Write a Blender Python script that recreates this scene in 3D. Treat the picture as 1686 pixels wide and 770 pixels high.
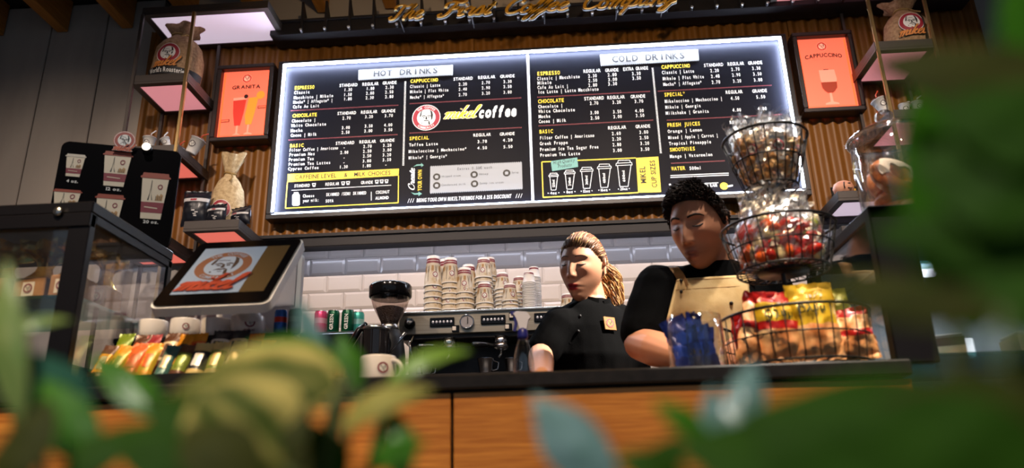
import bpy, bmesh, math, random
from mathutils import Vector, Matrix, Euler, noise
PI = math.pi
scene = bpy.context.scene
for o in list(bpy.data.objects):
    bpy.data.objects.remove(o)
C = scene.collection
rnd = random.Random(7)

# ---------------------------------------------------------------- camera
FPX, PITCH, ROLL, YAW, CZ = 1256.0, 0.336863, -0.0258814, 0.0529898, 0.82
_f = Vector((-math.sin(YAW)*math.cos(PITCH), math.cos(YAW)*math.cos(PITCH), math.sin(PITCH)))
_r = Vector((math.cos(YAW), math.sin(YAW), 0))
_u = _r.cross(_f)
_c, _s = math.cos(ROLL), math.sin(ROLL)
_r, _u = _c*_r + _s*_u, -_s*_r + _c*_u
cam_data = bpy.data.cameras.new('camera')
cam = bpy.data.objects.new('camera', cam_data)
C.objects.link(cam)
cam_data.sensor_width = 36
cam_data.lens = 36*FPX/1686
cam_data.clip_start = 0.02
cam_data.dof.use_dof = True
cam_data.dof.focus_distance = 2.95
cam_data.dof.aperture_fstop = 2.6
M4 = Matrix((_r, _u, -_f)).transposed().to_4x4()
M4.translation = Vector((0, 0, CZ))
cam.matrix_world = M4
scene.camera = cam
scene.cycles.transparent_max_bounces = 32

def at(u, v, Y):
    """point of the room at depth Y seen at picture position (u, v)"""
    d = (u-843)/FPX*_r - (v-385)/FPX*_u + _f
    p = d*(Y/d.y)
    return Vector((p.x, Y, p.z+CZ))

# ---------------------------------------------------------------- light
scene.view_settings.view_transform = 'Standard'
scene.view_settings.look = 'None'
scene.view_settings.gamma = 1
scene.view_settings.exposure = 0.0
scene.view_settings.use_curve_mapping = False
w = bpy.data.worlds.new('world')
scene.world = w
w.use_nodes = True
w.node_tree.nodes['Background'].inputs[0].default_value = (0.60, 0.78, 1.0, 1)
w.node_tree.nodes['Background'].inputs[1].default_value = 0.25

LAMPS = []
def spot(loc, target, power, color, size=60, blend=0.5, radius=0.04):
    d = bpy.data.lights.new('ceiling_or_fill_spot', 'SPOT')
    d.energy = power; d.color = color; d.spot_size = math.radians(size); d.spot_blend = blend
    d.shadow_soft_size = radius
    o = bpy.data.objects.new('ceiling_or_fill_spot', d)
    C.objects.link(o)
    o.location = loc
    v = Vector(target) - Vector(loc)
    o.rotation_euler = v.to_track_quat('-Z', 'Y').to_euler()
    LAMPS.append((Vector(loc), v.normalized(), o))
    return o
WARM = (1.0, 0.72, 0.42)
NEUT = (1.0, 0.90, 0.78)
# row of warm ceiling spots in front of the counter, washing bar back and shelves
for lx in (-2.6, -1.5, -0.5, 0.6, 1.6):
    spot((lx, 1.5, 3.33), (lx*1.1, 4.0, 1.8), 160 if lx > -2 else 60, (1.0, 0.80, 0.64), 70, 0.8)
# spots on the counter front
for lx in (-1.2, 0.1, 1.2):
    spot((lx, 0.15, 3.3), (lx, 1.45, 0.55), 330, WARM, 40, 0.6)
# spot above the till side that hits the two people from their left
spot((1.35, 2.0, 2.75), (0.14, 2.32, 1.47), 800, NEUT, 17, 0.4, 0.03)
# added downlight brightening the bags on the basket stand
spot((0.80, 1.30, 3.2), (0.60, 1.70, 1.45), 260, NEUT, 26, 0.6, 0.04)
# steep spot over the barista in the apron
spot((0.66, 1.62, 3.25), (0.47, 1.98, 1.35), 170, NEUT, 24, 0.5, 0.03)
# added fill spot brightening the cup sign, till and left display case
spot((-0.95, 0.35, 3.2), (-1.0, 1.7, 1.45), 95, NEUT, 44, 0.7, 0.04)
# two small unseen spots added to brighten the gold sign
for lx in (-0.75, 0.45):
    spot((lx, 2.25, 3.12), (lx, 3.6, 3.40), 26, WARM, 95, 0.9, 0.03)
# added spot behind the camera, brightening the left leaves
spot((-0.9, -0.6, 3.0), (-0.25, 0.3, 0.85), 220, (1.0, 0.93, 0.8), 50, 0.8, 0.05)

# ---------------------------------------------------------------- helpers
class MB:
    def __init__(s):
        s.v = []; s.f = []; s.m = []; s.sm = []
    def add(s, vs, fs, m=0, smooth=False, M=None):
        b = len(s.v)
        if M is not None: vs = [M @ Vector(p) for p in vs]
        s.v.extend([tuple(p) for p in vs])
        for k, f in enumerate(fs):
            s.f.append([b+i for i in f]); s.m.append(m[k] if isinstance(m, list) else m); s.sm.append(smooth)
        return s
    def bm(s, bm, m=0, smooth=False, M=None):
        bm.verts.index_update()
        vs = [p.co.copy() for p in bm.verts]; fs = [[q.index for q in f.verts] for f in bm.faces]
        bm.free()
        return s.add(vs, fs, m, smooth, M)
    def box(s, c, d, m=0, bev=0, M=None, seg=1):
        bm = bmesh.new(); bmesh.ops.create_cube(bm, size=1)
        for p in bm.verts: p.co = Vector((p.co.x*d[0], p.co.y*d[1], p.co.z*d[2]))
        if bev: bmesh.ops.bevel(bm, geom=bm.edges[:], offset=bev, segments=seg, affect='EDGES', profile=0.5)
        for p in bm.verts: p.co += Vector(c)
        return s.bm(bm, m, False, M)
    def span(s, a, b, m=0, bev=0, M=None):
        a = Vector(a); b = Vector(b)
        return s.box((a+b)/2, [abs(x) for x in (b-a)], m, bev, M)
    def lathe(s, prof, n=24, M=None, m=0, smooth=True, cap=True, arc=None):
        """prof: list of (r, z); m may be a list, one per segment"""
        vs = []; fs = []; ms = []
        full = arc is None
        a0, a1 = (0, 2*PI) if full else arc
        cols = n if full else n+1
        for (r, z) in prof:
            for i in range(cols):
                a = a0+(a1-a0)*i/n
                vs.append((r*math.cos(a), r*math.sin(a), z))
        for k in range(len(prof)-1):
            for i in range(n):
                j = (i+1) % cols
                fs.append([k*cols+i, k*cols+j, (k+1)*cols+j, (k+1)*cols+i])
                ms.append(m[k] if isinstance(m, list) else m)
        if cap and full:
            if prof[0][0] > 1e-5: fs.append(list(range(cols))[::-1]); ms.append(m[0] if isinstance(m, list) else m)
            if prof[-1][0] > 1e-5: fs.append([(len(prof)-1)*cols+i for i in range(cols)]); ms.append(m[-1] if isinstance(m, list) else m)
        return s.add(vs, fs, ms, smooth, M)
    def tube(s, pts, r, n=8, m=0, closed=False, cap=True, M=None, smooth=True, flat=1.0):
        pts = [Vector(p) for p in pts]
        N = len(pts); vs = []; fs = []
        rr = r if isinstance(r, (list, tuple)) else [r]*N
        prev = None
        for k, p in enumerate(pts):
            if closed: t = pts[(k+1) % N]-pts[k-1]
            else: t = pts[min(k+1, N-1)]-pts[max(k-1, 0)]
            if t.length < 1e-9: t = Vector((0, 0, 1))
            t.normalize()
            if prev is None:
                a = Vector((0, 0, 1)) if abs(t.z) < 0.9 else Vector((1, 0, 0))
                n1 = t.cross(a).normalized()
            else:
                n1 = prev - t*prev.dot(t)
                if n1.length < 1e-6: n1 = t.orthogonal()
                n1.normalize()
            prev = n1; n2 = t.cross(n1)
            for i in range(n):
                a = 2*PI*i/n
                vs.append(p+(n1*math.cos(a)+n2*math.sin(a)*flat)*rr[k])
        K = N if closed else N-1
        for k in range(K):
            k2 = (k+1) % N
            for i in range(n):
                j = (i+1) % n
                fs.append([k*n+i, k*n+j, k2*n+j, k2*n+i])
        if cap and not closed:
            fs.append(list(range(n))[::-1]); fs.append([(N-1)*n+i for i in range(n)])
        return s.add(vs, fs, m, smooth, M)
    def ball(s, c, r, m=0, n=12, M=None, sub=None):
        bm = bmesh.new(); bmesh.ops.create_uvsphere(bm, u_segments=n, v_segments=max(6, n*2//3), radius=1)
        rr = r if isinstance(r, (tuple, list)) else (r, r, r)
        for p in bm.verts: p.co = Vector((p.co.x*rr[0]+c[0], p.co.y*rr[1]+c[1], p.co.z*rr[2]+c[2]))
        return s.bm(bm, m, True, M)
    def prism(s, pts, y0, y1, m=0, M=None):
        """polygon in the x-z plane, thickness from y0 to y1"""
        n = len(pts)
        vs = [(x, y0, z) for x, z in pts]+[(x, y1, z) for x, z in pts]
        fs = [list(range(n)), [n+i for i in range(n)][::-1]]
        for i in range(n):
            j = (i+1) % n
            fs.append([i, n+i, n+j, j])
        return s.add(vs, fs, m, False, M)
    def flat(s, pts, m=0):
        return s.add(pts, [list(range(len(pts)))], m)
    def sheet(s, fn, nu, nv, m=0, smooth=True, M=None, wrap=False):
        """fn(i/nu, j/nv) -> point; m may be a function of (a, b)"""
        vs = [fn(i/nu, j/nv) for j in range(nv+1) for i in range(nu+(0 if wrap else 1))]
        w_ = nu if wrap else nu+1
        fs = []; ms = []
        for j in range(nv):
            for i in range(nu):
                i2 = (i+1) % w_
                fs.append([j*w_+i, j*w_+i2, (j+1)*w_+i2, (j+1)*w_+i])
                ms.append(m((i+.5)/nu, (j+.5)/nv) if callable(m) else m)
        return s.add(vs, fs, ms, smooth, M)
    def mesh(s, name, mats, recalc=True):
        me = bpy.data.meshes.new(name)
        me.from_pydata(s.v, [], s.f)
        for mt in (mats if isinstance(mats, (list, tuple)) else [mats]): me.materials.append(mt)
        me.polygons.foreach_set('material_index', s.m)
        me.polygons.foreach_set('use_smooth', s.sm)
        if recalc:
            bm = bmesh.new(); bm.from_mesh(me)
            bmesh.ops.recalc_face_normals(bm, faces=bm.faces)
            bm.to_mesh(me); bm.free()
        me.update()
        return me
    def obj(s, name, mats, parent=None, recalc=True, label=None, cat=None, group=None, kind=None, loc=None):
        o = bpy.data.objects.new(name, s.mesh(name, mats, recalc))
        C.objects.link(o)
        if loc is not None: o.location = loc
        return tag(o, label, cat, group, kind, parent)

def tag(o, label=None, cat=None, group=None, kind=None, parent=None):
    if parent is not None: o.parent = parent
    if label: o['label'] = label
    if cat: o['category'] = cat
    if group: o['group'] = group
    if kind: o['kind'] = kind
    return o
def thing(name, label, cat, loc=(0, 0, 0), rot=(0, 0, 0), group=None):
    o = bpy.data.objects.new(name, None); C.objects.link(o)
    o.empty_display_size = 0.05
    o.location = loc; o.rotation_euler = rot
    return tag(o, label, cat, group)
def place(name, me, parent=None, loc=None, rot=None, scale=None, **k):
    o = bpy.data.objects.new(name, me); C.objects.link(o)
    if loc is not None: o.location = loc
    if rot is not None: o.rotation_euler = rot
    if scale is not None: o.scale = scale
    return tag(o, parent=parent, **k)
def copy_tree(o, parent=None):
    c = o.copy(); C.objects.link(c); c.parent = parent
    for ch in o.children: copy_tree(ch, c)
    return c
def struct(mb, name, mats, parent=None):
    return mb.obj(name, mats, parent, kind='structure' if parent is None else None)

# ---------------------------------------------------------------- materials
def srgb(*c):
    return tuple((x/12.92 if x <= .04045 else ((x+.055)/1.055)**2.4) for x in [k/255 for k in c])
MATS = {}
def mat(name, col, rough=0.5, metal=0.0, emit=None, es=1.0, spec=0.5, noise_=None, bump=None, col2=None, trans=0, alpha=None, sheen=0, coat=0, stretch=(1, 1, 1), attr=None, contrast=(0.35, 0.65)):
    """procedural principled material; noise_ = scale of the col/col2 variation; bump = (scale, strength)"""
    if name in MATS: return MATS[name]
    mt = bpy.data.materials.new(name); mt.use_nodes = True
    nt = mt.node_tree; b = nt.nodes['Principled BSDF']; L = nt.links.new
    c4 = tuple(col)+(1,)
    b.inputs['Base Color'].default_value = c4
    b.inputs['Roughness'].default_value = rough
    b.inputs['Metallic'].default_value = metal
    b.inputs['Specular IOR Level'].default_value = spec
    b.inputs['Transmission Weight'].default_value = trans
    b.inputs['Coat Weight'].default_value = coat
    b.inputs['Sheen Weight'].default_value = sheen
    mt.diffuse_color = c4
    tc = None
    if noise_ or bump:
        tc = nt.nodes.new('ShaderNodeTexCoord'); mp = nt.nodes.new('ShaderNodeMapping')
        mp.inputs['Scale'].default_value = stretch
        L(tc.outputs['Object'], mp.inputs['Vector'])
    if noise_:
        n = nt.nodes.new('ShaderNodeTexNoise'); n.inputs['Scale'].default_value = noise_; n.inputs['Detail'].default_value = 4
        L(mp.outputs[0], n.inputs['Vector'])
        r = nt.nodes.new('ShaderNodeValToRGB')
        r.color_ramp.elements[0].position = contrast[0]; r.color_ramp.elements[1].position = contrast[1]
        r.color_ramp.elements[0].color = c4
        r.color_ramp.elements[1].color = tuple(col2 if col2 else [min(1, k*1.4) for k in col])+(1,)
        L(n.outputs['Fac'], r.inputs[0]); L(r.outputs[0], b.inputs['Base Color'])
    if attr:
        a = nt.nodes.new('ShaderNodeAttribute'); a.attribute_name = attr
        L(a.outputs['Color'], b.inputs['Base Color'])
    if bump:
        n2 = nt.nodes.new('ShaderNodeTexNoise'); n2.inputs['Scale'].default_value = bump[0]; n2.inputs['Detail'].default_value = 3
        L(mp.outputs[0], n2.inputs['Vector'])
        bp = nt.nodes.new('ShaderNodeBump'); bp.inputs['Strength'].default_value = bump[1]; bp.inputs['Distance'].default_value = 0.01
        L(n2.outputs['Fac'], bp.inputs['Height']); L(bp.outputs[0], b.inputs['Normal'])
    if emit:
        b.inputs['Emission Color'].default_value = tuple(emit)+(1,); b.inputs['Emission Strength'].default_value = es
    MATS[name] = mt
    return mt
def film(name, col=(1, 1, 1), gloss=0.22, rough=0.12, tint=None):
    """thin clear film / pane: mostly see-through, with a reflective share"""
    if name in MATS: return MATS[name]
    mt = bpy.data.materials.new(name); mt.use_nodes = True
    nt = mt.node_tree; nt.nodes.clear(); L = nt.links.new
    out = nt.nodes.new('ShaderNodeOutputMaterial'); mx = nt.nodes.new('ShaderNodeMixShader')
    t = nt.nodes.new('ShaderNodeBsdfTransparent'); g = nt.nodes.new('ShaderNodeBsdfGlossy')
    t.inputs[0].default_value = tuple(tint or col)+(1,); g.inputs[0].default_value = tuple(col)+(1,)
    g.inputs['Roughness'].default_value = rough
    lw = nt.nodes.new('ShaderNodeLayerWeight'); lw.inputs['Blend'].default_value = gloss
    mul = nt.nodes.new('ShaderNodeMath'); mul.operation = 'MULTIPLY_ADD'
    mul.inputs[1].default_value = 0.75; mul.inputs[2].default_value = gloss*0.25
    L(lw.outputs['Facing'], mul.inputs[0]); L(mul.outputs[0], mx.inputs[0])
    L(t.outputs[0], mx.inputs[1]); L(g.outputs[0], mx.inputs[2]); L(mx.outputs[0], out.inputs[0])
    MATS[name] = mt
    return mt
def wood(name, dark, light, scale=1.0, rough=0.45, axis='X', coat=0.0):
    if name in MATS: return MATS[name]
    mt = bpy.data.materials.new(name); mt.use_nodes = True
    nt = mt.node_tree; b = nt.nodes['Principled BSDF']; L = nt.links.new
    tc = nt.nodes.new('ShaderNodeTexCoord'); mp = nt.nodes.new('ShaderNodeMapping')
    s = {'X': (0.6, 9, 9), 'Z': (9, 9, 0.5), 'Y': (9, 0.5, 9)}[axis]
    mp.inputs['Scale'].default_value = [k*scale for k in s]
    L(tc.outputs['Object'], mp.inputs['Vector'])
    n = nt.nodes.new('ShaderNodeTexNoise'); n.inputs['Scale'].default_value = 2.2; n.inputs['Detail'].default_value = 6; n.inputs['Distortion'].default_value = 0.9
    L(mp.outputs[0], n.inputs['Vector'])
    wv = nt.nodes.new('ShaderNodeMath'); wv.operation = 'MULTIPLY'; wv.inputs[1].default_value = 9.0
    sn = nt.nodes.new('ShaderNodeMath'); sn.operation = 'SINE'
    L(n.outputs['Fac'], wv.inputs[0]); L(wv.outputs[0], sn.inputs[0])
    n3 = nt.nodes.new('ShaderNodeTexNoise'); n3.inputs['Scale'].default_value = 14; n3.inputs['Detail'].default_value = 3
    L(mp.outputs[0], n3.inputs['Vector'])
    ad = nt.nodes.new('ShaderNodeMath'); ad.operation = 'MULTIPLY_ADD'; ad.inputs[1].default_value = 0.28
    L(sn.outputs[0], ad.inputs[0]); L(n3.outputs['Fac'], ad.inputs[2])
    r = nt.nodes.new('ShaderNodeValToRGB')
    r.color_ramp.elements[0].position = 0.1; r.color_ramp.elements[1].position = 0.85
    r.color_ramp.elements[0].color = tuple(dark)+(1,); r.color_ramp.elements[1].color = tuple(light)+(1,)
    L(ad.outputs[0], r.inputs[0]); L(r.outputs[0], b.inputs['Base Color'])
    b.inputs['Roughness'].default_value = rough; b.inputs['Coat Weight'].default_value = coat
    bp = nt.nodes.new('ShaderNodeBump'); bp.inputs['Strength'].default_value = 0.15; bp.inputs['Distance'].default_value = 0.003
    L(n3.outputs['Fac'], bp.inputs['Height']); L(bp.outputs[0], b.inputs['Normal'])
    mt.diffuse_color = tuple(light)+(1,)
    MATS[name] = mt
    return mt

BLACK = mat('black_paint', srgb(18, 17, 19), 0.5, spec=.25)
BLACKG = mat('black_gloss', srgb(12, 11, 13), 0.15, spec=.4)
CHAR = mat('charcoal_metal', srgb(34, 32, 36), 0.5, 0.2, spec=.3)
STEEL = mat('steel', srgb(190, 186, 180), 0.25, 1.0)
CHROME = mat('chrome', srgb(225, 225, 228), 0.08, 1.0)
BRASS = mat('brass_metal', srgb(150, 125, 85), 0.35, 0.9)
WHITE = mat('white_plastic', srgb(228, 226, 226), 0.35)
CREAM = mat('cream_paper', srgb(216, 204, 184), 0.6)
MAROON = mat('maroon_print', srgb(118, 28, 44), 0.5)
INK = mat('ink', srgb(24, 22, 26), 0.6)
GOLD = mat('gold_print', srgb(200, 150, 40), 0.35, 0.3)

# ---------------------------------------------------------------- lettering
_gl = {}
def glyph(ch, bold=0.0, shear=0.0):
    k = (ch, bold, shear)
    if k in _gl: return _gl[k]
    cu = bpy.data.curves.new('glyph', 'FONT'); cu.body = ch; cu.size = 1.0; cu.resolution_u = 2
    cu.offset = bold; cu.shear = shear; cu.fill_mode = 'FRONT'
    ob = bpy.data.objects.new('glyph', cu); C.objects.link(ob)
    me = bpy.data.meshes.new_from_object(ob)
    vs = [(v.co.x, v.co.y) for v in me.vertices]; fs = [list(p.vertices) for p in me.polygons]
    bpy.data.objects.remove(ob); bpy.data.meshes.remove(me); bpy.data.curves.remove(cu)
    if vs:
        x0 = min(v[0] for v in vs); x1 = max(v[0] for v in vs)
    else: x0 = x1 = 0
    _gl[k] = (vs, fs, x0, x1)
    return _gl[k]
CAPH = 0.69
def text_flat(s, mono=True, bold=0.0, shear=0.0):
    """unit lettering: cap height 1, returns verts(x, y), faces, width"""
    V = []; F = []; x = 0.0
    for ch in s:
        vs, fs, x0, x1 = glyph(ch, bold, shear)
        wd = x1-x0
        if mono:
            cell = 0.62; sx = min(1.0, 0.56/wd) if wd > 0 else 1
            ox = x+(cell-wd*sx)/2
        else:
            cell = (wd+0.09) if wd > 0 else 0.3; sx = 1; ox = x+0.045
        b = len(V)
        V += [(((p[0]-x0)*sx+ox)/CAPH, p[1]/CAPH) for p in vs]
        F += [[b+i for i in f] for f in fs]
        x += cell
    return V, F, x/CAPH
def text_to(mb, s, fn, h, width=None, m=0, mono=True, bold=0.0, shear=0.0, align='l'):
    """letters through fn(x, y) -> point; h cap height, width fits the line"""
    V, F, wd = text_flat(s, mono, bold, shear)
    sx = (width/wd) if width else h
    tot = wd*sx
    off = {'l': 0, 'c': -tot/2, 'r': -tot}[align]
    mb.add([fn(x*sx+off, y*h) for x, y in V], F, m)
    return tot

# emblem: red ring, white field, ink portrait strokes; fn maps the unit disc
RINGRED = mat('emblem_red', srgb(150, 36, 52), 0.5)
EMW = mat('emblem_white', srgb(226, 224, 222), 0.5)
FACE = [
    [(-.46, .30), (-.40, .52), (-.24, .62), (-.34, .44), (-.36, .22), (-.42, .05), (-.50, .10)],
    [(.24, .62), (.42, .50), (.50, .20), (.46, -.10), (.36, -.30), (.34, .0), (.33, .30), (.30, .46)],
    [(-.34, .14), (-.18, .20), (-.04, .14), (-.05, .08), (-.18, .12), (-.33, .07)],
    [(.06, .14), (.20, .20), (.33, .14), (.32, .08), (.20, .12), (.06, .08)],
    [(-.26, .05), (-.10, .04), (-.12, -.03), (-.24, -.02)],
    [(.10, .04), (.26, .05), (.24, -.02), (.12, -.03)],
    [(-.04, .10), (.03, .10), (.08, -.14), (.0, -.18), (-.07, -.14)],
    [(-.30, -.32), (-.10, -.20), (.0, -.24), (.12, -.20), (.28, -.32), (.10, -.29), (.0, -.31), (-.10, -.29)],
    [(-.10, -.40), (.10, -.40), (.06, -.44), (-.06, -.44)],
    [(.14, -.36), (.24, -.30), (.30, -.58), (.18, -.62)],
    [(-.36, -.42), (-.30, -.40), (-.28, -.48), (-.36, -.50)],
    [(-.30, .36), (-.10, .40), (.16, .36), (.14, .33), (-.10, .36), (-.28, .33)],
]
def emblem(mb, fn, lift=0.0006, ring=0, white=1, ink=2, words=True, n=32, face=True, gold=None):
    """fn(x, y, off) maps unit-disc coordinates to the carrier surface"""
    def annulus(r0, r1, m, z, k=2):
        def g(a, b):
            t = 2*PI*a; r = r0+(r1-r0)*b
            return fn(r*math.cos(t), r*math.sin(t), z)
        mb.sheet(g, n, k, m, False)
    annulus(0.68, 1.0, ring, lift)
    annulus(1.0, 1.05, white, lift)
    annulus(0.0, 0.68, white, lift, 3)
    if face:
        for P in FACE:
            mb.add([fn(x, y, lift*2) for x, y in P], [list(range(len(P)))], ink)
    if words:
        for s, a0, up in (('THE COFFEE', PI/2, 1), ('COMMUNITY', -PI/2, -1)):
            h = 0.17; rr = 0.76 if up > 0 else 0.93
            V, F, wd = text_flat(s, True, 0.012)
            pts = []
            for x, y in V:
                ang = a0-up*(x-wd/2)*h*0.95/0.84
                r = rr+up*y*h
                pts.append(fn(r*math.cos(ang), r*math.sin(ang), lift*2))
            mb.add(pts, F, white)
# rounded running-hand strokes for the wordmark (x to the right, y up, x-height 1)
def bez(p0, p1, p2, p3, n=8):
    return [tuple((1-t)**3*a+3*(1-t)**2*t*b+3*(1-t)*t*t*c+t**3*d for a, b, c, d in zip(p0, p1, p2, p3)) for t in [i/n for i in range(n+1)]]
def path(*pts, n=6):
    """Catmull-Rom through the points"""
    P = [pts[0]]+list(pts)+[pts[-1]]; out = []
    for k in range(1, len(P)-2):
        for i in range(n):
            t = i/n
            out.append(tuple(0.5*((2*b)+(-a+c)*t+(2*a-5*b+4*c-d)*t*t+(-a+3*b-3*c+d)*t**3) for a, b, c, d in zip(P[k-1], P[k], P[k+1], P[k+2])))
    out.append(pts[-1])
    return out
SCRIPT = {
 'm': ([path((0, .7), (.18, 1), (.2, .5), (.1, 0)), path((.15, .4), (.4, .95), (.55, .9), (.5, .4), (.42, 0)), path((.5, .4), (.75, .95), (.9, .9), (.82, .35), (.9, .05), (1.12, .25))], 1.08),
 'n': ([path((0, .7), (.18, 1), (.2, .5), (.1, 0)), path((.15, .4), (.42, .95), (.58, .9), (.5, .35), (.58, .05), (.8, .25))], .76),
 'i': ([path((0, .6), (.18, .95), (.12, .3), (.2, .03), (.42, .25)), path((.26, 1.35), (.32, 1.45))], .4),
 'k': ([path((0, .3), (.35, 1.5), (.42, 1.9), (.25, 1.2), (.08, 0)), path((.14, .45), (.5, .95), (.5, .7), (.2, .5)), path((.25, .5), (.45, .05), (.72, .25))], .68),
 'e': ([path((0, .3), (.35, .55), (.5, .85), (.3, 1), (.1, .6), (.12, .15), (.35, 0), (.62, .25))], .6),
 'l': ([path((0, .25), (.35, 1.3), (.42, 1.85), (.25, 1.6), (.12, .4), (.2, .02), (.45, .25))], .42),
 'h': ([path((0, .3), (.35, 1.4), (.42, 1.9), (.25, 1.3), (.05, 0)), path((.12, .4), (.4, .95), (.55, .85), (.47, .3), (.55, .03), (.78, .25))], .74),
 'r': ([path((0, .6), (.2, 1.1), (.25, .9), (.48, .9), (.38, .3), (.48, .03), (.68, .25))], .64),
 's': ([path((0, .25), (.3, 1.1), (.42, .6), (.38, .1), (.12, .05)), path((.38, .1), (.6, .25))], .56),
 't': ([path((0, .25), (.3, 1.2), (.32, 1.45), (.15, .4), (.22, .02), (.45, .25)), path((.05, 1.05), (.48, 1.12))], .42),
 'o': ([path((.4, .95), (.12, .7), (.1, .15), (.35, 0), (.55, .4), (.45, .92), (.35, .85), (.75, .75))], .68),
 'f': ([path((0, .2), (.4, 1.2), (.5, 1.8), (.35, 1.85), (.2, .8), (-.05, -.6), (-.18, -.85), (-.05, -.45), (.25, .05), (.5, .3))], .46),
 'p': ([path((0, .6), (.2, 1.0), (.15, .3), (-.08, -.85)), path((.1, .2), (.35, .95), (.58, .8), (.5, .2), (.25, .02), (.5, .05), (.78, .28))], .74),
 'a': ([path((.5, .85), (.25, 1), (.08, .5), (.18, .03), (.42, .35), (.55, .95), (.48, .3), (.55, .02), (.78, .25))], .74),
 'y': ([path((0, .6), (.18, .95), (.12, .3), (.28, .05), (.5, .5), (.6, .95), (.5, .1), (.25, -.75), (0, -.7), (.2, -.25), (.8, .3))], .72),
 'c': ([path((.5, .75), (.35, 1), (.1, .6), (.12, .12), (.35, 0), (.62, .25))], .58),
 'T': ([path((.55, 1.75), (.45, .9), (.3, .2), (.05, .0), (-.1, .25), (.05, .4)), path((0, 1.3), (.02, 1.7), (.35, 1.85), (.8, 1.65), (1.1, 1.9))], .92),
 'F': ([path((.6, 1.75), (.48, .9), (.3, .2), (.02, -.02), (-.12, .25), (.05, .4)), path((0, 1.3), (.05, 1.7), (.4, 1.85), (.85, 1.65), (1.15, 1.9)), path((.3, .9), (.75, .95), (.82, 1.15))], .98),
 'C': ([path((.75, 1.3), (.85, 1.65), (.6, 1.9), (.2, 1.5), (.02, .7), (.18, .08), (.55, .02), (.9, .35))], .9),
 ' ': ([], .45),
}
def script_to(mb, s, fn, h, pen=0.15, m=0, width=None, slant=0.25, outline=None, thick=0.0, om=1):
    """broad-pen running hand as flat ribbons (thick>0: solid letters)"""
    tot = sum(SCRIPT[c][1] for c in s)
    sx = width/tot if width else h
    def ribbon(st, x0, pw, mm, z0, z1):
        n = len(st); L_ = []; R_ = []
        for k, p in enumerate(st):
            a = st[max(k-1, 0)]; b = st[min(k+1, n-1)]
            d = Vector((b[0]-a[0], b[1]-a[1]))
            if d.length < 1e-6: d = Vector((1, 0))
            d.normalize()
            nr = Vector((-d.y, d.x))
            wd = pw*(0.55+0.45*abs(d.y))
            for sgn, lst in ((1, L_), (-1, R_)):
                x = p[0]+nr.x*wd*sgn; y = p[1]+nr.y*wd*sgn
                lst.append(((x0+x+slant*y), y))
        loop = L_+R_[::-1]
        vs = [fn(x*sx, y*h, z1) for x, y in loop]; N = len(loop)
        fs = [[i, i+1, N-2-i, N-1-i] for i in range(n-1)]
        if z1 != z0:
            vs += [fn(x*sx, y*h, z0) for x, y in loop]
            for i in range(N):
                j = (i+1) % N
                fs.append([i, j, N+j, N+i])
        mb.add(vs, fs, mm)
    x = 0.0; k = 0
    for c in s:
        for st in SCRIPT[c][0]:
            k += 1; e = k*(0.00012 if thick == 0 else 0.0004)
            if outline: ribbon(st, x, pen+outline, om, e*.3 if thick == 0 else 0, e*.3 if thick == 0 else thick*0.5+e*.5)
            ribbon(st, x, pen, m, 0.0012+e if thick == 0 else 0, (0.0012+e if thick == 0 else thick+e))
        x += SCRIPT[c][1]
    return tot*sx
# ================================================================ THE SETTING
YW = 4.0          # tiled wall
YB = 3.8          # face of the menu board
YC = 1.5          # front edge of the counter
CORR = wood('panel_wood', srgb(116, 72, 18), srgb(130, 82, 22), 1.0, 0.5, 'Z')
OAK = wood('oak_front', srgb(172, 104, 36), srgb(220, 148, 62), 1.2, 0.42, 'X')
BEAMW = wood('beam_wood', srgb(176, 112, 40), srgb(214, 150, 66), 1.0, 0.6, 'Y')
PLANK = mat('pale_plank', srgb(150, 140, 132), 0.8, noise_=3.0, col2=srgb(176, 166, 156), stretch=(1, 1, 0.2), bump=(30, 0.1))
CEIL = mat('dark_ceiling', srgb(24, 20, 24), 0.9)
FLOORM = mat('floor_tile', srgb(92, 84, 78), 0.5, noise_=2.0, col2=srgb(110, 102, 94))
TILE = mat('glazed_tile', srgb(214, 204, 200), 0.12, coat=0.4)
GROUT = mat('grout', srgb(170, 164, 160), 0.9)

XL, XR = -3.6, 3.4
ZC = at(100, 33, 4.1).z           # ceiling underside
struct(MB().box((0, 1.2, -0.03), (7.4, 6.4, 0.06)), 'floor', FLOORM)
struct(MB().box((0, 1.2, ZC+0.05), (7.4, 6.4, 0.1)), 'ceiling', CEIL)
wb = struct(MB().span((XL, YW+0.012, 0), (XR, YW+0.1, ZC)), 'wall_back', GROUT)
struct(MB().span((XL-.1, -1.9, 0), (XL, YW+0.1, ZC)), 'wall_left', PLANK)
struct(MB().span((XR, -1.9, 0), (XR+.1, YW+0.1, ZC)), 'wall_right', PLANK)
# glazed bevelled wall tiles, each one a piece of the back wall
tw, th = 0.199, 0.0985
def tile_mesh():
    b = MB(); a, c = tw/2-.0012, th/2-.0012; i = 0.014
    b.add([(-a, 0, -c), (a, 0, -c), (a, 0, c), (-a, 0, c), (-a, -.004, -c), (a, -.004, -c), (a, -.004, c), (-a, -.004, c),
           (-a+i, -.011, -c+i), (a-i, -.011, -c+i), (a-i, -.011, c-i), (-a+i, -.011, c-i)],
          [[0, 1, 5, 4], [1, 2, 6, 5], [2, 3, 7, 6], [3, 0, 4, 7], [4, 5, 9, 8], [5, 6, 10, 9], [6, 7, 11, 10], [7, 4, 8, 11], [8, 9, 10, 11]])
    return b.mesh('tile', TILE)
tm = tile_mesh()
x0 = at(540, 415, YW).x; z0 = at(568, 424, YW).z
for r in range(-10, 3):
    off = 0 if r % 2 == 0 else tw/2
    for k in range(-3, 14):
        x = x0+off+k*tw+tw/2; z = z0+r*th+th/2
        if x-tw/2 < -1.75 or x+tw/2 > 1.9: continue
        place('tile', tm, wb, (x, YW+.012, z))
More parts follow.
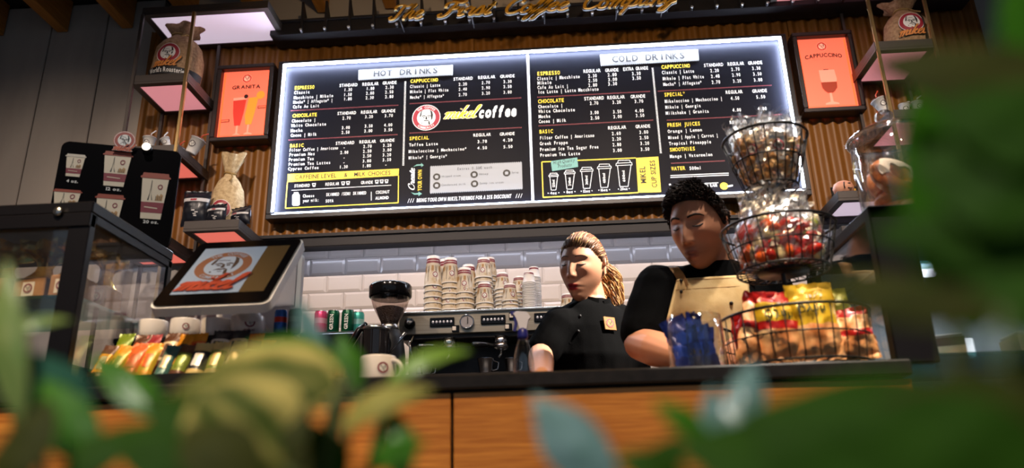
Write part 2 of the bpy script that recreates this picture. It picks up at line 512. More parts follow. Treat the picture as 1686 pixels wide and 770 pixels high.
# pale planked wall at the left, joined boards
zt = ZC-0.02
pw = 0.36; xs = at(255, 200, 4.0).x
k = 0; x = xs
while x > XL+.05:
    xa = max(x-pw, XL)
    b = MB().span((xa+.004, 3.93, 0), (x-.004, 4.01, zt), 0, 0.004)
    b.obj('plank', PLANK, wb)
    x -= pw
# corrugated wooden panels carrying the board
zb = at(600, 385, YB).z; zp = at(440, 58, 3.85).z
def corr(xa, xb, name):
    n = int((xb-xa)/0.0068)
    def f(a, b_):
        x = xa+(xb-xa)*a
        return (x, 3.86-0.010*math.cos(2*PI*x/0.0685), zb-.02+(zp+.1-zb)*b_)
    b = MB().sheet(f, n, 1, 0)
    b.span((xa, 3.885, zb-.02), (xb, 3.93, zp+.08))
    return b.obj(name, CORR, wb)
xe = [xs-.02, -1.30, -0.40, 0.50, 1.42, 2.5]
for a, c in zip(xe[:-1], xe[1:]): corr(a+.0015, c-.0015, 'corrugated_panel')
# dark bulkhead under the panels
zbb = at(600, 402, YB).z
bxl_ = at(462, 410, YB).x-.35
b = MB().span((bxl_, YB, zbb), (2.5, YB+.022, zb), 0, .003).span((bxl_, YB+.02, zb-.02), (2.5, YW, zb)).span((bxl_, YB+.02, zbb), (bxl_+.02, YW, zb-.02)).span((-1.75, YB-.012, zb-.006), (2.5, YB+.01, zb+.012), 0)
struct(b, 'trim_1', CHAR)
# cool strip lamp under the bulkhead, above the tiles
MB().span((-1.4, 3.835, zb-.034), (1.9, 3.86, zb-.0205)).obj('strip_lamp', mat('bulkhead_led', (1, 1, 1), emit=(.74, .80, 1.0), es=7), None, True, 'long cool white strip lamp under the dark bulkhead above the tiles', 'lamp')
# dark beam above the panels, with bolted angle brackets
zt0, zt1 = at(450, 58, 3.7).z, at(460, 38, 3.7).z
beam = struct(MB().span((at(450, 50, 3.7).x-.02, 3.70, zt0), (2.4, 3.84, zt1), 0, .003).span((at(450, 50, 3.7).x-.02, 3.685, zt1-.004), (2.4, 3.84, zt1+.012), 0, .002), 'trim_2', CHAR)
bx0 = at(498, 48, 3.69).x; dx = at(537, 46, 3.69).x-bx0
zz = at(498, 48, 3.69).z
bb = MB()
bb.box((0, -.012, .065), (.012, .02, .19)).prism([(0, 0), (.001, 0), (.001, 0), (0, 0)], 0, 0)
bb = MB().box((0, -.012, .07), (.013, .022, .20), 0, .002)
bb.add([(-.004, 0, .06), (.004, 0, .06), (.004, .10, .06), (-.004, .10, .06), (-.004, 0, .165), (.004, 0, .165)], [[0, 1, 2, 3], [0, 3, 4], [1, 5, 2], [3, 2, 5, 4], [0, 4, 5, 1]])
bme = bb.mesh('bracket', CHAR)
bolt = MB().lathe([(0, -.006), (.0065, -.006), (.008, 0), (.008, .004)], 8, Matrix.Rotation(PI/2, 4, 'X')).mesh('bolt', mat('bolt_zinc', srgb(215, 215, 220), .3, .6))
k = 0
while bx0+k*dx < 2.35:
    x = bx0+k*dx
    br = place('bracket', bme, beam, (x, 3.688, zz))
    place('bolt', bolt, br, (0, -.026, -.022))
    k += 1
# plain wall above the beam and the roof beams running out over the room
struct(MB().span((-2.25, 3.9, zp+.08), (2.5, 3.99, ZC)), 'wall_upper', mat('upper_plaster', srgb(150, 138, 126), .8))
be = at(104, 54, 3.93); be2 = at(211, 45, 3.93)
bw = be2.x-be.x
for i in range(-2, 12):
    x = be.x+i*bw
    if x < XL+.1 or x > XR-.1: continue
    zlow = be.z
    struct(MB().span((x-.035, -1.5, zlow), (x+.035, 3.925 if i < 3 else 3.88, ZC+.0), 0, .004), 'roof_beam', BEAMW)

# ---------------------------------------------------------------- counter
ct = at(843, 612, YC).z            # top of the counter
xl, xr = -2.2, at(1500, 588, YC).x
CT = mat('dark_counter_stone', srgb(24, 22, 24), 0.4, noise_=40, col2=srgb(33, 30, 32), spec=.25)
cnt = thing('bar_counter', 'long oak-fronted bar counter with a dark stone top', 'counter', ((xl+xr)/2, YC, 0))
ox = Vector((-(xl+xr)/2, -YC, 0))
MB().span(Vector((xl, YC, ct-.03))+ox, Vector((xr, YC+.44, ct))+ox, 0, .004).obj('worktop', CT, cnt)
MB().span(Vector((xl, YC+.028, 0))+ox, Vector((xr-.01, YC+.42, ct-.03))+ox).obj('carcass', BLACK, cnt)
seam = at(745, 700, YC+.02).x
for a, c in ((xl, seam-1.25), (seam-1.248, seam-.002), (seam+.002, xr)):
    MB().span(Vector((a+.001, YC+.012, .1))+ox, Vector((c-.001, YC+.028, ct-.035))+ox, 0, .0015).obj('front_panel', OAK, cnt)
MB().span(Vector((xl, YC+.03, 0))+ox, Vector((xr, YC+.05, .098))+ox).obj('kickboard', BLACK, cnt)
# back counter under the tiled wall
zbc = at(700, 610, 3.45).z-0.115
bc = thing('back_counter', 'low black back counter under the tiled wall, behind the baristas', 'counter', (0.1, 3.1, 0))
MB().span((-1.8, 0, zbc-.03), (1.53, .88, zbc), 0, .004).obj('worktop', CT, bc)
for i in range(5):
    xa = -1.8+i*.666
    bd = MB().span((xa, .03, .08), (xa+.664, .88, zbc-.03)).obj('cabinet_body', BLACK, bc)
    dr = MB().span((xa+.006, .012, .1), (xa+.658, .03, zbc-.04), 0, .002).obj('cabinet_door', CHAR, bc)
    MB().span((xa+.3, -.006, zbc-.08), (xa+.44, .012, zbc-.068)).obj('handle', STEEL, dr)

# ---------------------------------------------------------------- menu board
BT, BB_ = at(470, 110, YB).z, at(447, 355, YB).z-.004
BX0, BX1 = at(470, 110, YB).x, at(1283, 65, YB).x
BXM = at(873, 210, YB).x
board = thing('menu_board', 'wide edge-lit black menu board listing hot and cold drinks', 'menu board', ((BX0+BX1)/2, YB, BB_))
bo = Vector((-(BX0+BX1)/2, -YB, -BB_))
FR = mat('board_frame', srgb(38, 37, 42), 0.4, 0.3)
f = MB(); t = .028; d0, d1 = YB-.035, YB+.045
for a, c in (((BX0-t, d0, BB_-t), (BX1+t, d1, BB_)), ((BX0-t, d0, BT), (BX1+t, d1, BT+t*.6)), ((BX0-t, d0, BB_), (BX0, d1, BT)), ((BX1, d0, BB_), (BX1+t, d1, BT))):
    f.span(Vector(a)+bo, Vector(c)+bo, 0, .003)
f.obj('frame', FR, board)
PANEL = mat('menu_panel_black', srgb(22, 23, 33), 0.4, spec=.06)
for a, c in ((BX0, BXM-.008), (BXM+.008, BX1)):
    MB().span(Vector((a, YB+.001, BB_))+bo, Vector((c, YB+.04, BT))+bo).obj('menu_panel', PANEL, board)
LED = mat('led_strip', (1, 1, 1), emit=(0.74, 0.84, 1.0), es=170)
LEDB = mat('led_strip_bottom', (1, 1, 1), emit=(0.62, 0.76, 1.0), es=24)
LEDM = mat('led_divider', (1, 1, 1), emit=(0.85, 0.9, 1.0), es=1.3)
yl0, yl1 = YB-.030, YB-.018
def strip(a, c, m): MB().span(Vector(a)+bo, Vector(c)+bo).obj('led_strip', m, board)
strip((BX0, yl0, BT-.010), (BX1, yl1, BT-.001), LED)
strip((BX0+.001, yl0, BB_+.02), (BX0+.010, yl1, BT-.012), LED)
strip((BX1-.010, yl0, BB_+.02), (BX1-.001, yl1, BT-.012), LED)
strip((BX0+.02, yl0, BB_+.001), (BX1-.02, yl1, BB_+.008), LEDB)
MB().span(Vector((BXM-.0065, YB-.006, BB_))+bo, Vector((BXM+.0065, YB+.03, BT-.012))+bo, 0, .002).obj('divider', LEDM, board)

# lettering of the board, crop frames of the picture
FA = lambda x, y: (440+x/3.5, 60+y/3.5)
FB = lambda x, y: (440+x/3.5, 200+y/3.5)
FC = lambda x, y: (860+x/3.2083, 60+y/3.2083)
FD = lambda x, y: (860+x/3.2083, 180+y/3.2083)
TW = mat('menu_white', (.8, .8, .8), emit=(.92, .93, .95), es=.8)
TY = mat('menu_yellow', srgb(235, 205, 60), emit=srgb(240, 212, 70), es=.8)
TR = mat('menu_red', srgb(150, 70, 80), emit=srgb(170, 80, 90), es=.4)
TG = mat('menu_grey', srgb(48, 50, 56), .6)
TLT = mat('menu_label_white', srgb(158, 163, 172), emit=(.9, .93, 1), es=.22)  # header labels and extras card are not backlit; faint glow added
TK = mat('menu_black', srgb(16, 16, 18), .5)
TT = mat('menu_teal', srgb(110, 170, 165), emit=srgb(120, 178, 172), es=.45)
def bp(fr, x, y, lift=.0):
    p = at(*fr(x, y), YB); return Vector((p.x, YB-lift, p.z))+bo
def mtext(mb, fr, s, x0, x1, y, h=18, m=0, mono=True, bold=.012, lift=.0015, shear=0):
    p = bp(fr, x0, y); q = bp(fr, x1, y)
    hh = (bp(fr, x0, y-h)-p).z
    text_to(mb, s, lambda a, b_: (p.x+a, -lift, p.z+b_), hh, q.x-p.x, m, mono, bold, shear)
def quad(mb, fr, pts, m, lift):
    mb.flat([tuple(bp(fr, x, y, lift)) for x, y in pts], m)
def dots(mb, fr, a, c, n, m, along='h', ln=.0035, wd=.006):
    p, q = bp(fr, *a), bp(fr, *c)
    for i in range(n):
        t_ = (i+.5)/n; x = p.x+(q.x-p.x)*t_
        z = (p.z+q.z)/2 if along == 'h' else p.z+(q.z-p.z)*t_
        if along == 'v': x = (p.x+q.x)/2
        sx, sz = (ln/2, wd/2) if along == 'h' else (wd/2, ln/2)
        mb.flat([(x-sx, -.0015, z-sz), (x+sx, -.0015, z-sz), (x+sx, -.0015, z+sz), (x-sx, -.0015, z+sz)], m)
body = MB(); rule = MB()
for fr, rows in ((FA, [
    ('ESPRESSO', 157, 272, 307), ('CHOCOLATE', 145, 287, 467), ('BASIC', 130, 210, 640), ('CAPPUCCINO', 825, 985, 268)]),
    (FB, [('SPECIAL', 818, 933, 108)]),
    (FC, [('ESPRESSO', 78, 200, 207), ('CHOCOLATE', 83, 222, 353), ('BASIC', 90, 163, 513), ('CAPPUCCINO', 735, 888, 172), ('SPECIAL*', 750, 862, 318), ('FRESH JUICES', 765, 942, 478), ('SMOOTHIES', 778, 915, 608), ('WATER', 787, 863, 708)])):
    for s, a, c, y in rows:
        head = MB(); mtext(head, fr, s, a, c, y, 19, 0, True, .022); head.obj('section_heading', TY, board)
ROWS = [(FA, [
    ('STANDARD', 415, 520, 292), ('REGULAR', 548, 642, 285), ('GRANDE', 665, 747, 278),
    ('Classic', 155, 245, 333), ('1.30', 442, 490, 317), ('1.80', 570, 618, 310), ('2.30', 680, 730, 303),
    ('Macchiato | Mikelo', 153, 380, 362), ('1.50', 440, 488, 345), ('2.00', 568, 617, 337), ('2.50', 678, 728, 330),
    ('Mocha* | Affogato* |', 150, 378, 388), ('1.80', 440, 488, 370), ('2.30', 566, 615, 363), ('2.80', 678, 728, 357), ('Cafe Au Lait', 148, 300, 415),
    ('STANDARD', 403, 512, 453), ('REGULAR', 540, 635, 446), ('GRANDE', 658, 740, 440),
    ('Chocolate |', 142, 280, 496), ('2.70', 432, 482, 480), ('3.20', 562, 610, 472), ('3.70', 675, 725, 466), ('White Chocolate', 137, 340, 523),
    ('Mocha', 135, 205, 552), ('3.00', 428, 477, 535), ('3.50', 560, 608, 526), ('4.00', 672, 722, 520), ('Cocoa | Milk', 135, 285, 579), ('2.50', 427, 475, 562), ('3.00', 557, 607, 554), ('3.50', 672, 722, 548),
    ('STANDARD', 393, 502, 625), ('REGULAR', 531, 627, 617), ('GRANDE', 650, 735, 610),
    ('Filter Coffee | Americano', 128, 408, 664), ('-', 438, 450, 648), ('2.70', 552, 603, 643), ('3.20', 665, 717, 637),
    ('Premium Nes', 126, 275, 691), ('2.00', 420, 468, 678), ('2.50', 550, 602, 671), ('3.00', 665, 717, 664),
    ('Premium Tea', 123, 270, 719), ('-', 437, 449, 706), ('2.50', 550, 600, 698), ('3.20', 663, 715, 692),
    ('Premium Tea Lattes', 122, 365, 746), ('-', 436, 448, 734), ('3.00', 548, 600, 727), ('3.50', 663, 715, 720),
    ('Cyprus Coffee', 120, 297, 772), ('1.30', 415, 465, 761), ('1.80', 547, 598, 755), ('-', 677, 690, 747),
    ('STANDARD', 1072, 1185, 255), ('REGULAR', 1215, 1315, 246), ('GRANDE', 1342, 1428, 240),
    ('Classic | Latte', 823, 998, 298), ('2.20', 1102, 1152, 285), ('2.70', 1235, 1285, 276), ('3.30', 1360, 1410, 270),
    ('Mikelo | Flat White', 823, 1045, 328), ('2.40', 1102, 1152, 314), ('2.90', 1235, 1285, 306), ('3.50', 1360, 1410, 299),
    ('Mocha* | Affogato*', 823, 1020, 360), ('2.70', 1102, 1152, 345), ('3.20', 1235, 1285, 337), ('3.80', 1360, 1410, 331)]),
  (FB, [('REGULAR', 1188, 1290, 88), ('GRANDE', 1340, 1428, 82), ('Toffee Latte', 817, 985, 144), ('3.70', 1210, 1268, 125), ('4.20', 1357, 1415, 117),
    ('Mikeloccino | Mochaccino*', 815, 1150, 182), ('4.50', 1210, 1268, 162), ('5.50', 1360, 1415, 155), ('Mikelo* | Georgia*', 815, 1037, 218),
    ('STANDARD', 155, 245, 380), ('REGULAR', 335, 415, 370), ('GRANDE', 540, 610, 361), ('Choose', 205, 272, 438), ('your milk:', 205, 298, 465), ('SKIMMED /SEMI SKIMMED', 338, 570, 430), ('SOYA', 335, 382, 467), ('COCONUT', 625, 705, 417), ('ALMOND', 623, 700, 450)]),
  (FC, [('REGULAR', 323, 415, 193), ('GRANDE', 438, 510, 188), ('EXTRA GRANDE', 532, 667, 182),
    ('Classic | Macchiato', 78, 305, 232), ('2.30', 347, 395, 218), ('2.80', 450, 500, 212), ('3.30', 578, 627, 206),
    ('Mikelo', 80, 155, 255), ('2.50', 348, 397, 242), ('3.00', 452, 502, 237), ('3.50', 580, 628, 230),
    ('Cafe Au Lait |', 80, 245, 279), ('2.80', 348, 397, 267), ('3.30', 452, 502, 260), ('Ice Latte | Latte Macchiato', 82, 405, 303),
    ('STANDARD', 326, 432, 338), ('REGULAR', 449, 543, 332), ('GRANDE', 572, 652, 327),
    ('Chocolate |', 84, 215, 380), ('2.70', 356, 403, 362), ('3.20', 475, 522, 357), ('3.70', 592, 640, 352), ('White Chocolate', 85, 280, 405),
    ('3.00', 358, 405, 412), ('3.50', 478, 525, 407), ('4.00', 595, 643, 402), ('Mocha', 86, 150, 432), ('2.50', 360, 408, 440), ('3.00', 480, 527, 433), ('3.50', 598, 646, 427), ('Cocoa | Milk', 87, 232, 458),
    ('REGULAR', 453, 550, 492), ('GRANDE', 598, 678, 485), ('Filter Coffee | Americano', 92, 382, 545), ('2.60', 472, 522, 522), ('3.00', 617, 667, 515),
    ('Greek Frappe', 92, 242, 575), ('2.20', 474, 523, 551), ('2.50', 619, 668, 544), ('Premium Ice Tea Sugar Free', 93, 405, 606), ('2.80', 476, 524, 581), ('3.20', 622, 672, 574),
    ('Premium Tea Latte', 94, 307, 636), ('3.00', 478, 527, 611), ('3.50', 624, 673, 605),
    ('STANDARD', 958, 1063, 162), ('REGULAR', 1085, 1173, 155), ('GRANDE', 1193, 1270, 150),
    ('Classic | Latte', 738, 910, 200), ('2.20', 992, 1040, 190), ('2.70', 1103, 1150, 183), ('3.30', 1213, 1260, 178),
    ('Mikelo | Flat White', 742, 962, 232), ('2.40', 996, 1044, 220), ('2.90', 1107, 1154, 213), ('3.50', 1218, 1266, 208),
    ('Mocha* | Affogato*', 745, 950, 262), ('2.70', 1000, 1047, 251), ('3.20', 1112, 1158, 245), ('3.80', 1222, 1270, 239),
    ('REGULAR', 1075, 1165, 304), ('GRANDE', 1215, 1295, 298), ('Mikeloccino | Mochaccino |', 753, 1060, 352), ('4.50', 1100, 1148, 336), ('5.50', 1235, 1285, 329),
    ('Mikelo | Georgia', 756, 945, 383), ('Milkshake | Granita', 758, 988, 414), ('4.00', 1110, 1157, 398), ('4.80', 1243, 1293, 391),
    ('REGULAR', 1096, 1187, 463), ('GRANDE', 1238, 1315, 457), ('Orange | Lemon', 768, 952, 510), ('3.00', 1120, 1170, 496), ('3.50', 1253, 1303, 490),
    ('Mixed | Apple | Carrot |', 771, 1037, 543), ('3.00', 1125, 1173, 528), ('3.50', 1258, 1308, 522), ('Tropical Pineapple', 775, 1000, 575), ('Mango | Watermelon', 780, 1007, 642), ('500ml', 882, 947, 705)]),
  (FD, [('*', 772, 790, 410), ('Contains', 800, 890, 424), ('ICE CREAM', 912, 1030, 414)])]
for fr, rows in ROWS:
    for s, a, c, y in rows: mtext(body, fr, s, a, c, y, 17, 0, True, .014)
for fr, a, c, n, m in ((FA, (135, 432), (757, 393), 90, 1), (FA, (122, 600), (752, 563), 90, 1), (FA, (820, 390), (1465, 352), 92, 1), (FA, (820, 560), (1468, 522), 92, 1),
                       (FC, (78, 322), (675, 290), 92, 1), (FC, (85, 475), (692, 440), 92, 1), (FC, (715, 290), (1318, 258), 92, 1), (FC, (762, 445), (1372, 410), 92, 1), (FC, (785, 670), (1070, 657), 46, 1)):
    dots(rule, fr, a, c, n, m)
dots(rule, FA, (797, 258), (783, 745), 62, 0, 'v', .0045, .010)
dots(rule, FC, (687, 165), (732, 618), 62, 0, 'v', .0045, .010)
for y in (352, 362): quad(rule, FD, [(782, y), (1090, y-13), (1090, y-17), (782, y-4)], 0, .0015)
quad(rule, FD, [(905, 392), (1035, 386), (1035, 389), (905, 395)], 0, .0015)
p = bp(FD, 1065, 405); rule.flat([(p.x+.021*math.cos(i*PI/8), -.0015, p.z+.021*math.sin(i*PI/8)) for i in range(16)], 2)
quad(rule, FD, [(1080, 402), (1112, 398), (1112, 406), (1080, 412)], 0, .0015)
body.obj('drink_list', TW, board, kind='stuff'); rule.obj('ruling', [TW, TR, TY], board, kind='stuff')
# white header labels with a saw-tooth lower edge
for fr, q, s, ta, tb, ty in ((FA, [(528, 190), (1070, 172), (1070, 222), (528, 248)], 'HOT DRINKS', 612, 988, 236), (FC, [(410, 97), (927, 72), (927, 128), (412, 152)], 'COLD DRINKS', 473, 865, 142)):
    g = MB(); P = [bp(fr, *k) for k in q]
    z_t = (P[0].z+P[1].z)/2; z_b = (P[2].z+P[3].z)/2; xa, xb = P[0].x, P[1].x
    n = 48; loop = [(xa, z_t)]
    for i in range(n): loop += [(xa+(xb-xa)*i/n, z_b), (xa+(xb-xa)*(i+.5)/n, z_b-.006)]
    loop += [(xb, z_b), (xb, z_t)]
    g.prism(loop[::-1], -.004, 0)
    lab = g.obj('header_label', TLT, board)
    pa, pb = bp(fr, ta, ty), bp(fr, tb, ty); cw = (pb.x-pa.x)/len(s); k0 = 0
    for wd_ in s.split():
        g = MB(); xw_ = pa.x+cw*s.index(wd_)
        text_to(g, wd_, lambda a, b_: (xw_+a, -.006, z_b+.014+b_), (z_t-z_b)*.58, cw*len(wd_), 0, True, .03)
        g.obj('header_lettering', TG, lab)
# caffeine and milk panel
g = MB()
quad(g, FB, [(120, 303), (760, 272), (757, 312), (117, 350)], 0, .002)
def frame_line(mb, fr, pts, m, wd=.005):
    P = [bp(fr, *k) for k in pts]
    for a, c in zip(P, P[1:]):
        d = (c-a).normalized(); nr = Vector((-d.z, 0, d.x))*wd/2
        mb.flat([tuple(k+Vector((0, -.002, 0))) for k in (a-nr, c-nr, c+nr, a+nr)], m)
frame_line(g, FB, [(117, 350), (105, 500), (755, 468), (757, 312)], 0)
mtext(g, FB, 'CAFFEINE LEVEL', 158, 400, 335, 24, 1, False, .02, .004); mtext(g, FB, '&', 442, 465, 321, 24, 1, False, .02, .004); mtext(g, FB, 'MILK CHOICES', 500, 712, 318, 24, 1, False, .02, .004)
frame_line(g, FB, [(140, 397), (715, 367)], 2, .003); frame_line(g, FB, [(600, 405), (600, 455)], 2, .003)
for cx_, cy_ in ((270, 366), (438, 357), (466, 355), (632, 348), (660, 346), (688, 345)):
    quad(g, FB, [(cx_-11, cy_-10), (cx_+11, cy_-11), (cx_+7, cy_+10), (cx_-7, cy_+10)], 2, .002)
    quad(g, FB, [(cx_-7, cy_-6), (cx_+7, cy_-7), (cx_+5, cy_+2), (cx_-5, cy_+2)], 1, .0028)
quad(g, FB, [(145, 425), (155, 415), (155, 408), (180, 407), (180, 414), (188, 424), (188, 478), (180, 485), (153, 486), (145, 480)], 2, .002)
g.obj('caffeine_panel', [TY, TK, TW], board)
# emblem and wordmark
g = MB(); c0 = bp(FA, 917, 468); rx = (bp(FA, 995, 468)-c0).x
emblem(g, lambda x, y, o: (c0.x+x*rx, -.002-o, c0.z+y*rx))
g.obj('emblem', [mat('board_red', srgb(170, 40, 62), emit=srgb(190, 48, 70), es=.4), TW, TK], board)
g = MB(); p0 = bp(FA, 1015, 482); p1 = bp(FA, 1200, 482)
hx = .042
script_to(g, 'mikel', lambda x, y, z: (p0.x+x, -.003-z, p0.z+.004+y), hx, .10, 0, p1.x-p0.x, .3, .05)
p0 = bp(FA, 1218, 478); p1 = bp(FA, 1440, 478)
text_to(g, 'coffee', lambda a, b_: (p0.x+a, -.003, p0.z+.010+b_), .066, p1.x-p0.x, 1, False, .05, .25)
g.obj('wordmark', [TY, TW], board)
# extras card and slogans
g = MB(); P = [bp(FB, *k) for k in ((940, 262), (1467, 236), (1470, 385), (940, 412))]
za, zb2 = (P[0].z+P[1].z)/2, (P[2].z+P[3].z)/2; xa, xb = P[0].x, P[1].x; n = 44; loop = []
for i in range(n): loop += [(xa+(xb-xa)*i/n, zb2), (xa+(xb-xa)*(i+.5)/n, zb2-.006)]
loop += [(xb, zb2)]
for i in range(n): loop += [(xb-(xb-xa)*i/n, za), (xb-(xb-xa)*(i+.5)/n, za+.006)]
loop += [(xa, za)]
g.prism(loop, -.003, 0)
card = g.obj('extras_card', TLT, board)
g = MB()
mtext(g, FB, 'Extras 0.50€ each', 1095, 1298, 282, 15, 1, True, .0, .005)
for cx_, cy_, s, wd in ((977, 320, 'Whipped cream', 110), (1193, 307, 'Honey', 55), (1380, 298, 'Syrup', 42), (977, 370, 'Condensed milk', 140), (1195, 360, 'Scoop ice cream', 140)):
    c = bp(FB, cx_, cy_)
    g.flat([(c.x+.0205*math.cos(i*PI/10), -.0045, c.z+.0205*math.sin(i*PI/10)) for i in range(20)], 0)
    g.flat([(c.x-.008, -.0055, c.z-.010), (c.x+.008, -.0055, c.z-.010), (c.x+.010, -.0055, c.z+.004), (c.x+.004, -.0055, c.z+.009), (c.x-.004, -.0055, c.z+.009), (c.x-.010, -.0055, c.z+.004)], 2)
    mtext(g, FB, s, cx_+28, cx_+28+wd, cy_+3, 11, 1, True, 0, .005)
g.obj('card_print', [TK, TG, TLT], card)
g = MB()
mtext(g, FB, '///', 808, 848, 468, 22, 1, False, .02, .002, .3); mtext(g, FB, '///', 1430, 1472, 440, 22, 1, False, .02, .002, .3)
mtext(g, FB, 'BRING YOUR OWN MIKEL THERMOS FOR A 25% DISCOUNT', 860, 1410, 465, 21, 1, False, .02, .002, .25)
p0 = bp(FB, 850, 395); sw = (bp(FB, 840, 272)-p0).z
script_to(g, 'Create', lambda x, y, z: (p0.x-y-.002, -.002, p0.z+x), .018, .10, 1, sw, .2) if 'C' in SCRIPT else None
p0 = bp(FB, 890, 400); sw = (bp(FB, 890, 278)-p0).z
text_to(g, 'YOUR OWN', lambda a, b_: (p0.x-b_, -.002, p0.z+a), .022, sw, 0, False, .015)
for pts in ([(840, 262), (862, 248), (888, 246), (886, 238), (902, 252), (888, 263), (888, 254), (862, 256)], [(828, 408), (850, 414), (872, 412), (872, 404), (892, 416), (872, 430), (872, 421), (848, 422)]):
    quad(g, FB, pts, 2, .002)
g.obj('slogan', [TY, TW, TT], board)
# cup size panel
g = MB()
frame_line(g, FD, [(600, 257), (103, 278), (110, 465), (612, 440)], 0, .006)
quad(g, FD, [(600, 257), (718, 250), (733, 437), (612, 440)], 0, .002)
for s, x_, ya, yb_, h_ in (('MIKEL', 655, 392, 300, .044), ('CUP SIZES', 712, 415, 268, .040)):
    p0 = bp(FD, x_, ya); q0 = bp(FD, x_, yb_)
    text_to(g, s, lambda a, b_: (p0.x-b_, -.004, p0.z+a), h_*.66, q0.z-p0.z, 1, False, .025)
for cx_, tp, bt, wd, s in ((165, 338, 427, 50, '4oz'), (250, 322, 422, 58, '8oz'), (340, 307, 418, 68, '12oz'), (433, 290, 413, 74, '16oz'), (537, 270, 408, 86, '20oz')):
    h_ = bt-tp; w2 = wd/2
    frame_line(g, FD, [(cx_-w2*.8, tp+h_*.2), (cx_-w2*.5, bt), (cx_+w2*.5, bt-1), (cx_+w2*.85, tp+h_*.19)], 2, .0032)
    frame_line(g, FD, [(cx_-w2, tp+h_*.2), (cx_+w2, tp+h_*.17), (cx_+w2*.95, tp+h_*.08), (cx_-w2*.95, tp+h_*.11), (cx_-w2, tp+h_*.2)], 2, .0032)
    frame_line(g, FD, [(cx_-w2*.8, tp+h_*.1), (cx_-w2*.7, tp), (cx_+w2*.7, tp-1), (cx_+w2*.8, tp+h_*.08)], 2, .0032)
    mtext(g, FD, '• '+s+' •', cx_-32, cx_+32, bt+(23-(cx_-165)*.008), 14, 2, False, .015)
    p0 = bp(FD, cx_+7, bt-h_*.18); q0 = bp(FD, cx_+7, bt-h_*.62)
    text_to(g, {'4oz': '120ml', '8oz': '240ml', '12oz': '360ml', '16oz': '480ml', '20oz': '600ml'}[s], lambda a, b_: (p0.x-b_, -.002, p0.z+a), .013, q0.z-p0.z, 2, False, .02)
quad(g, FD, [(150, 275), (290, 255), (295, 305), (158, 328)], 3, .004)
for s, a, c, y in (('High Quality', 162, 280, 293), ('Products', 188, 262, 312)):
    p = bp(FD, a, y); q = bp(FD, c, y)
    text_to(g, s, lambda a_, b_: (p.x+a_, -.006, p.z+b_+a_*.10), .020, q.x-p.x, 1, False, 0, .25)
g.obj('cup_size_panel', [TY, TK, TW, TT], board)
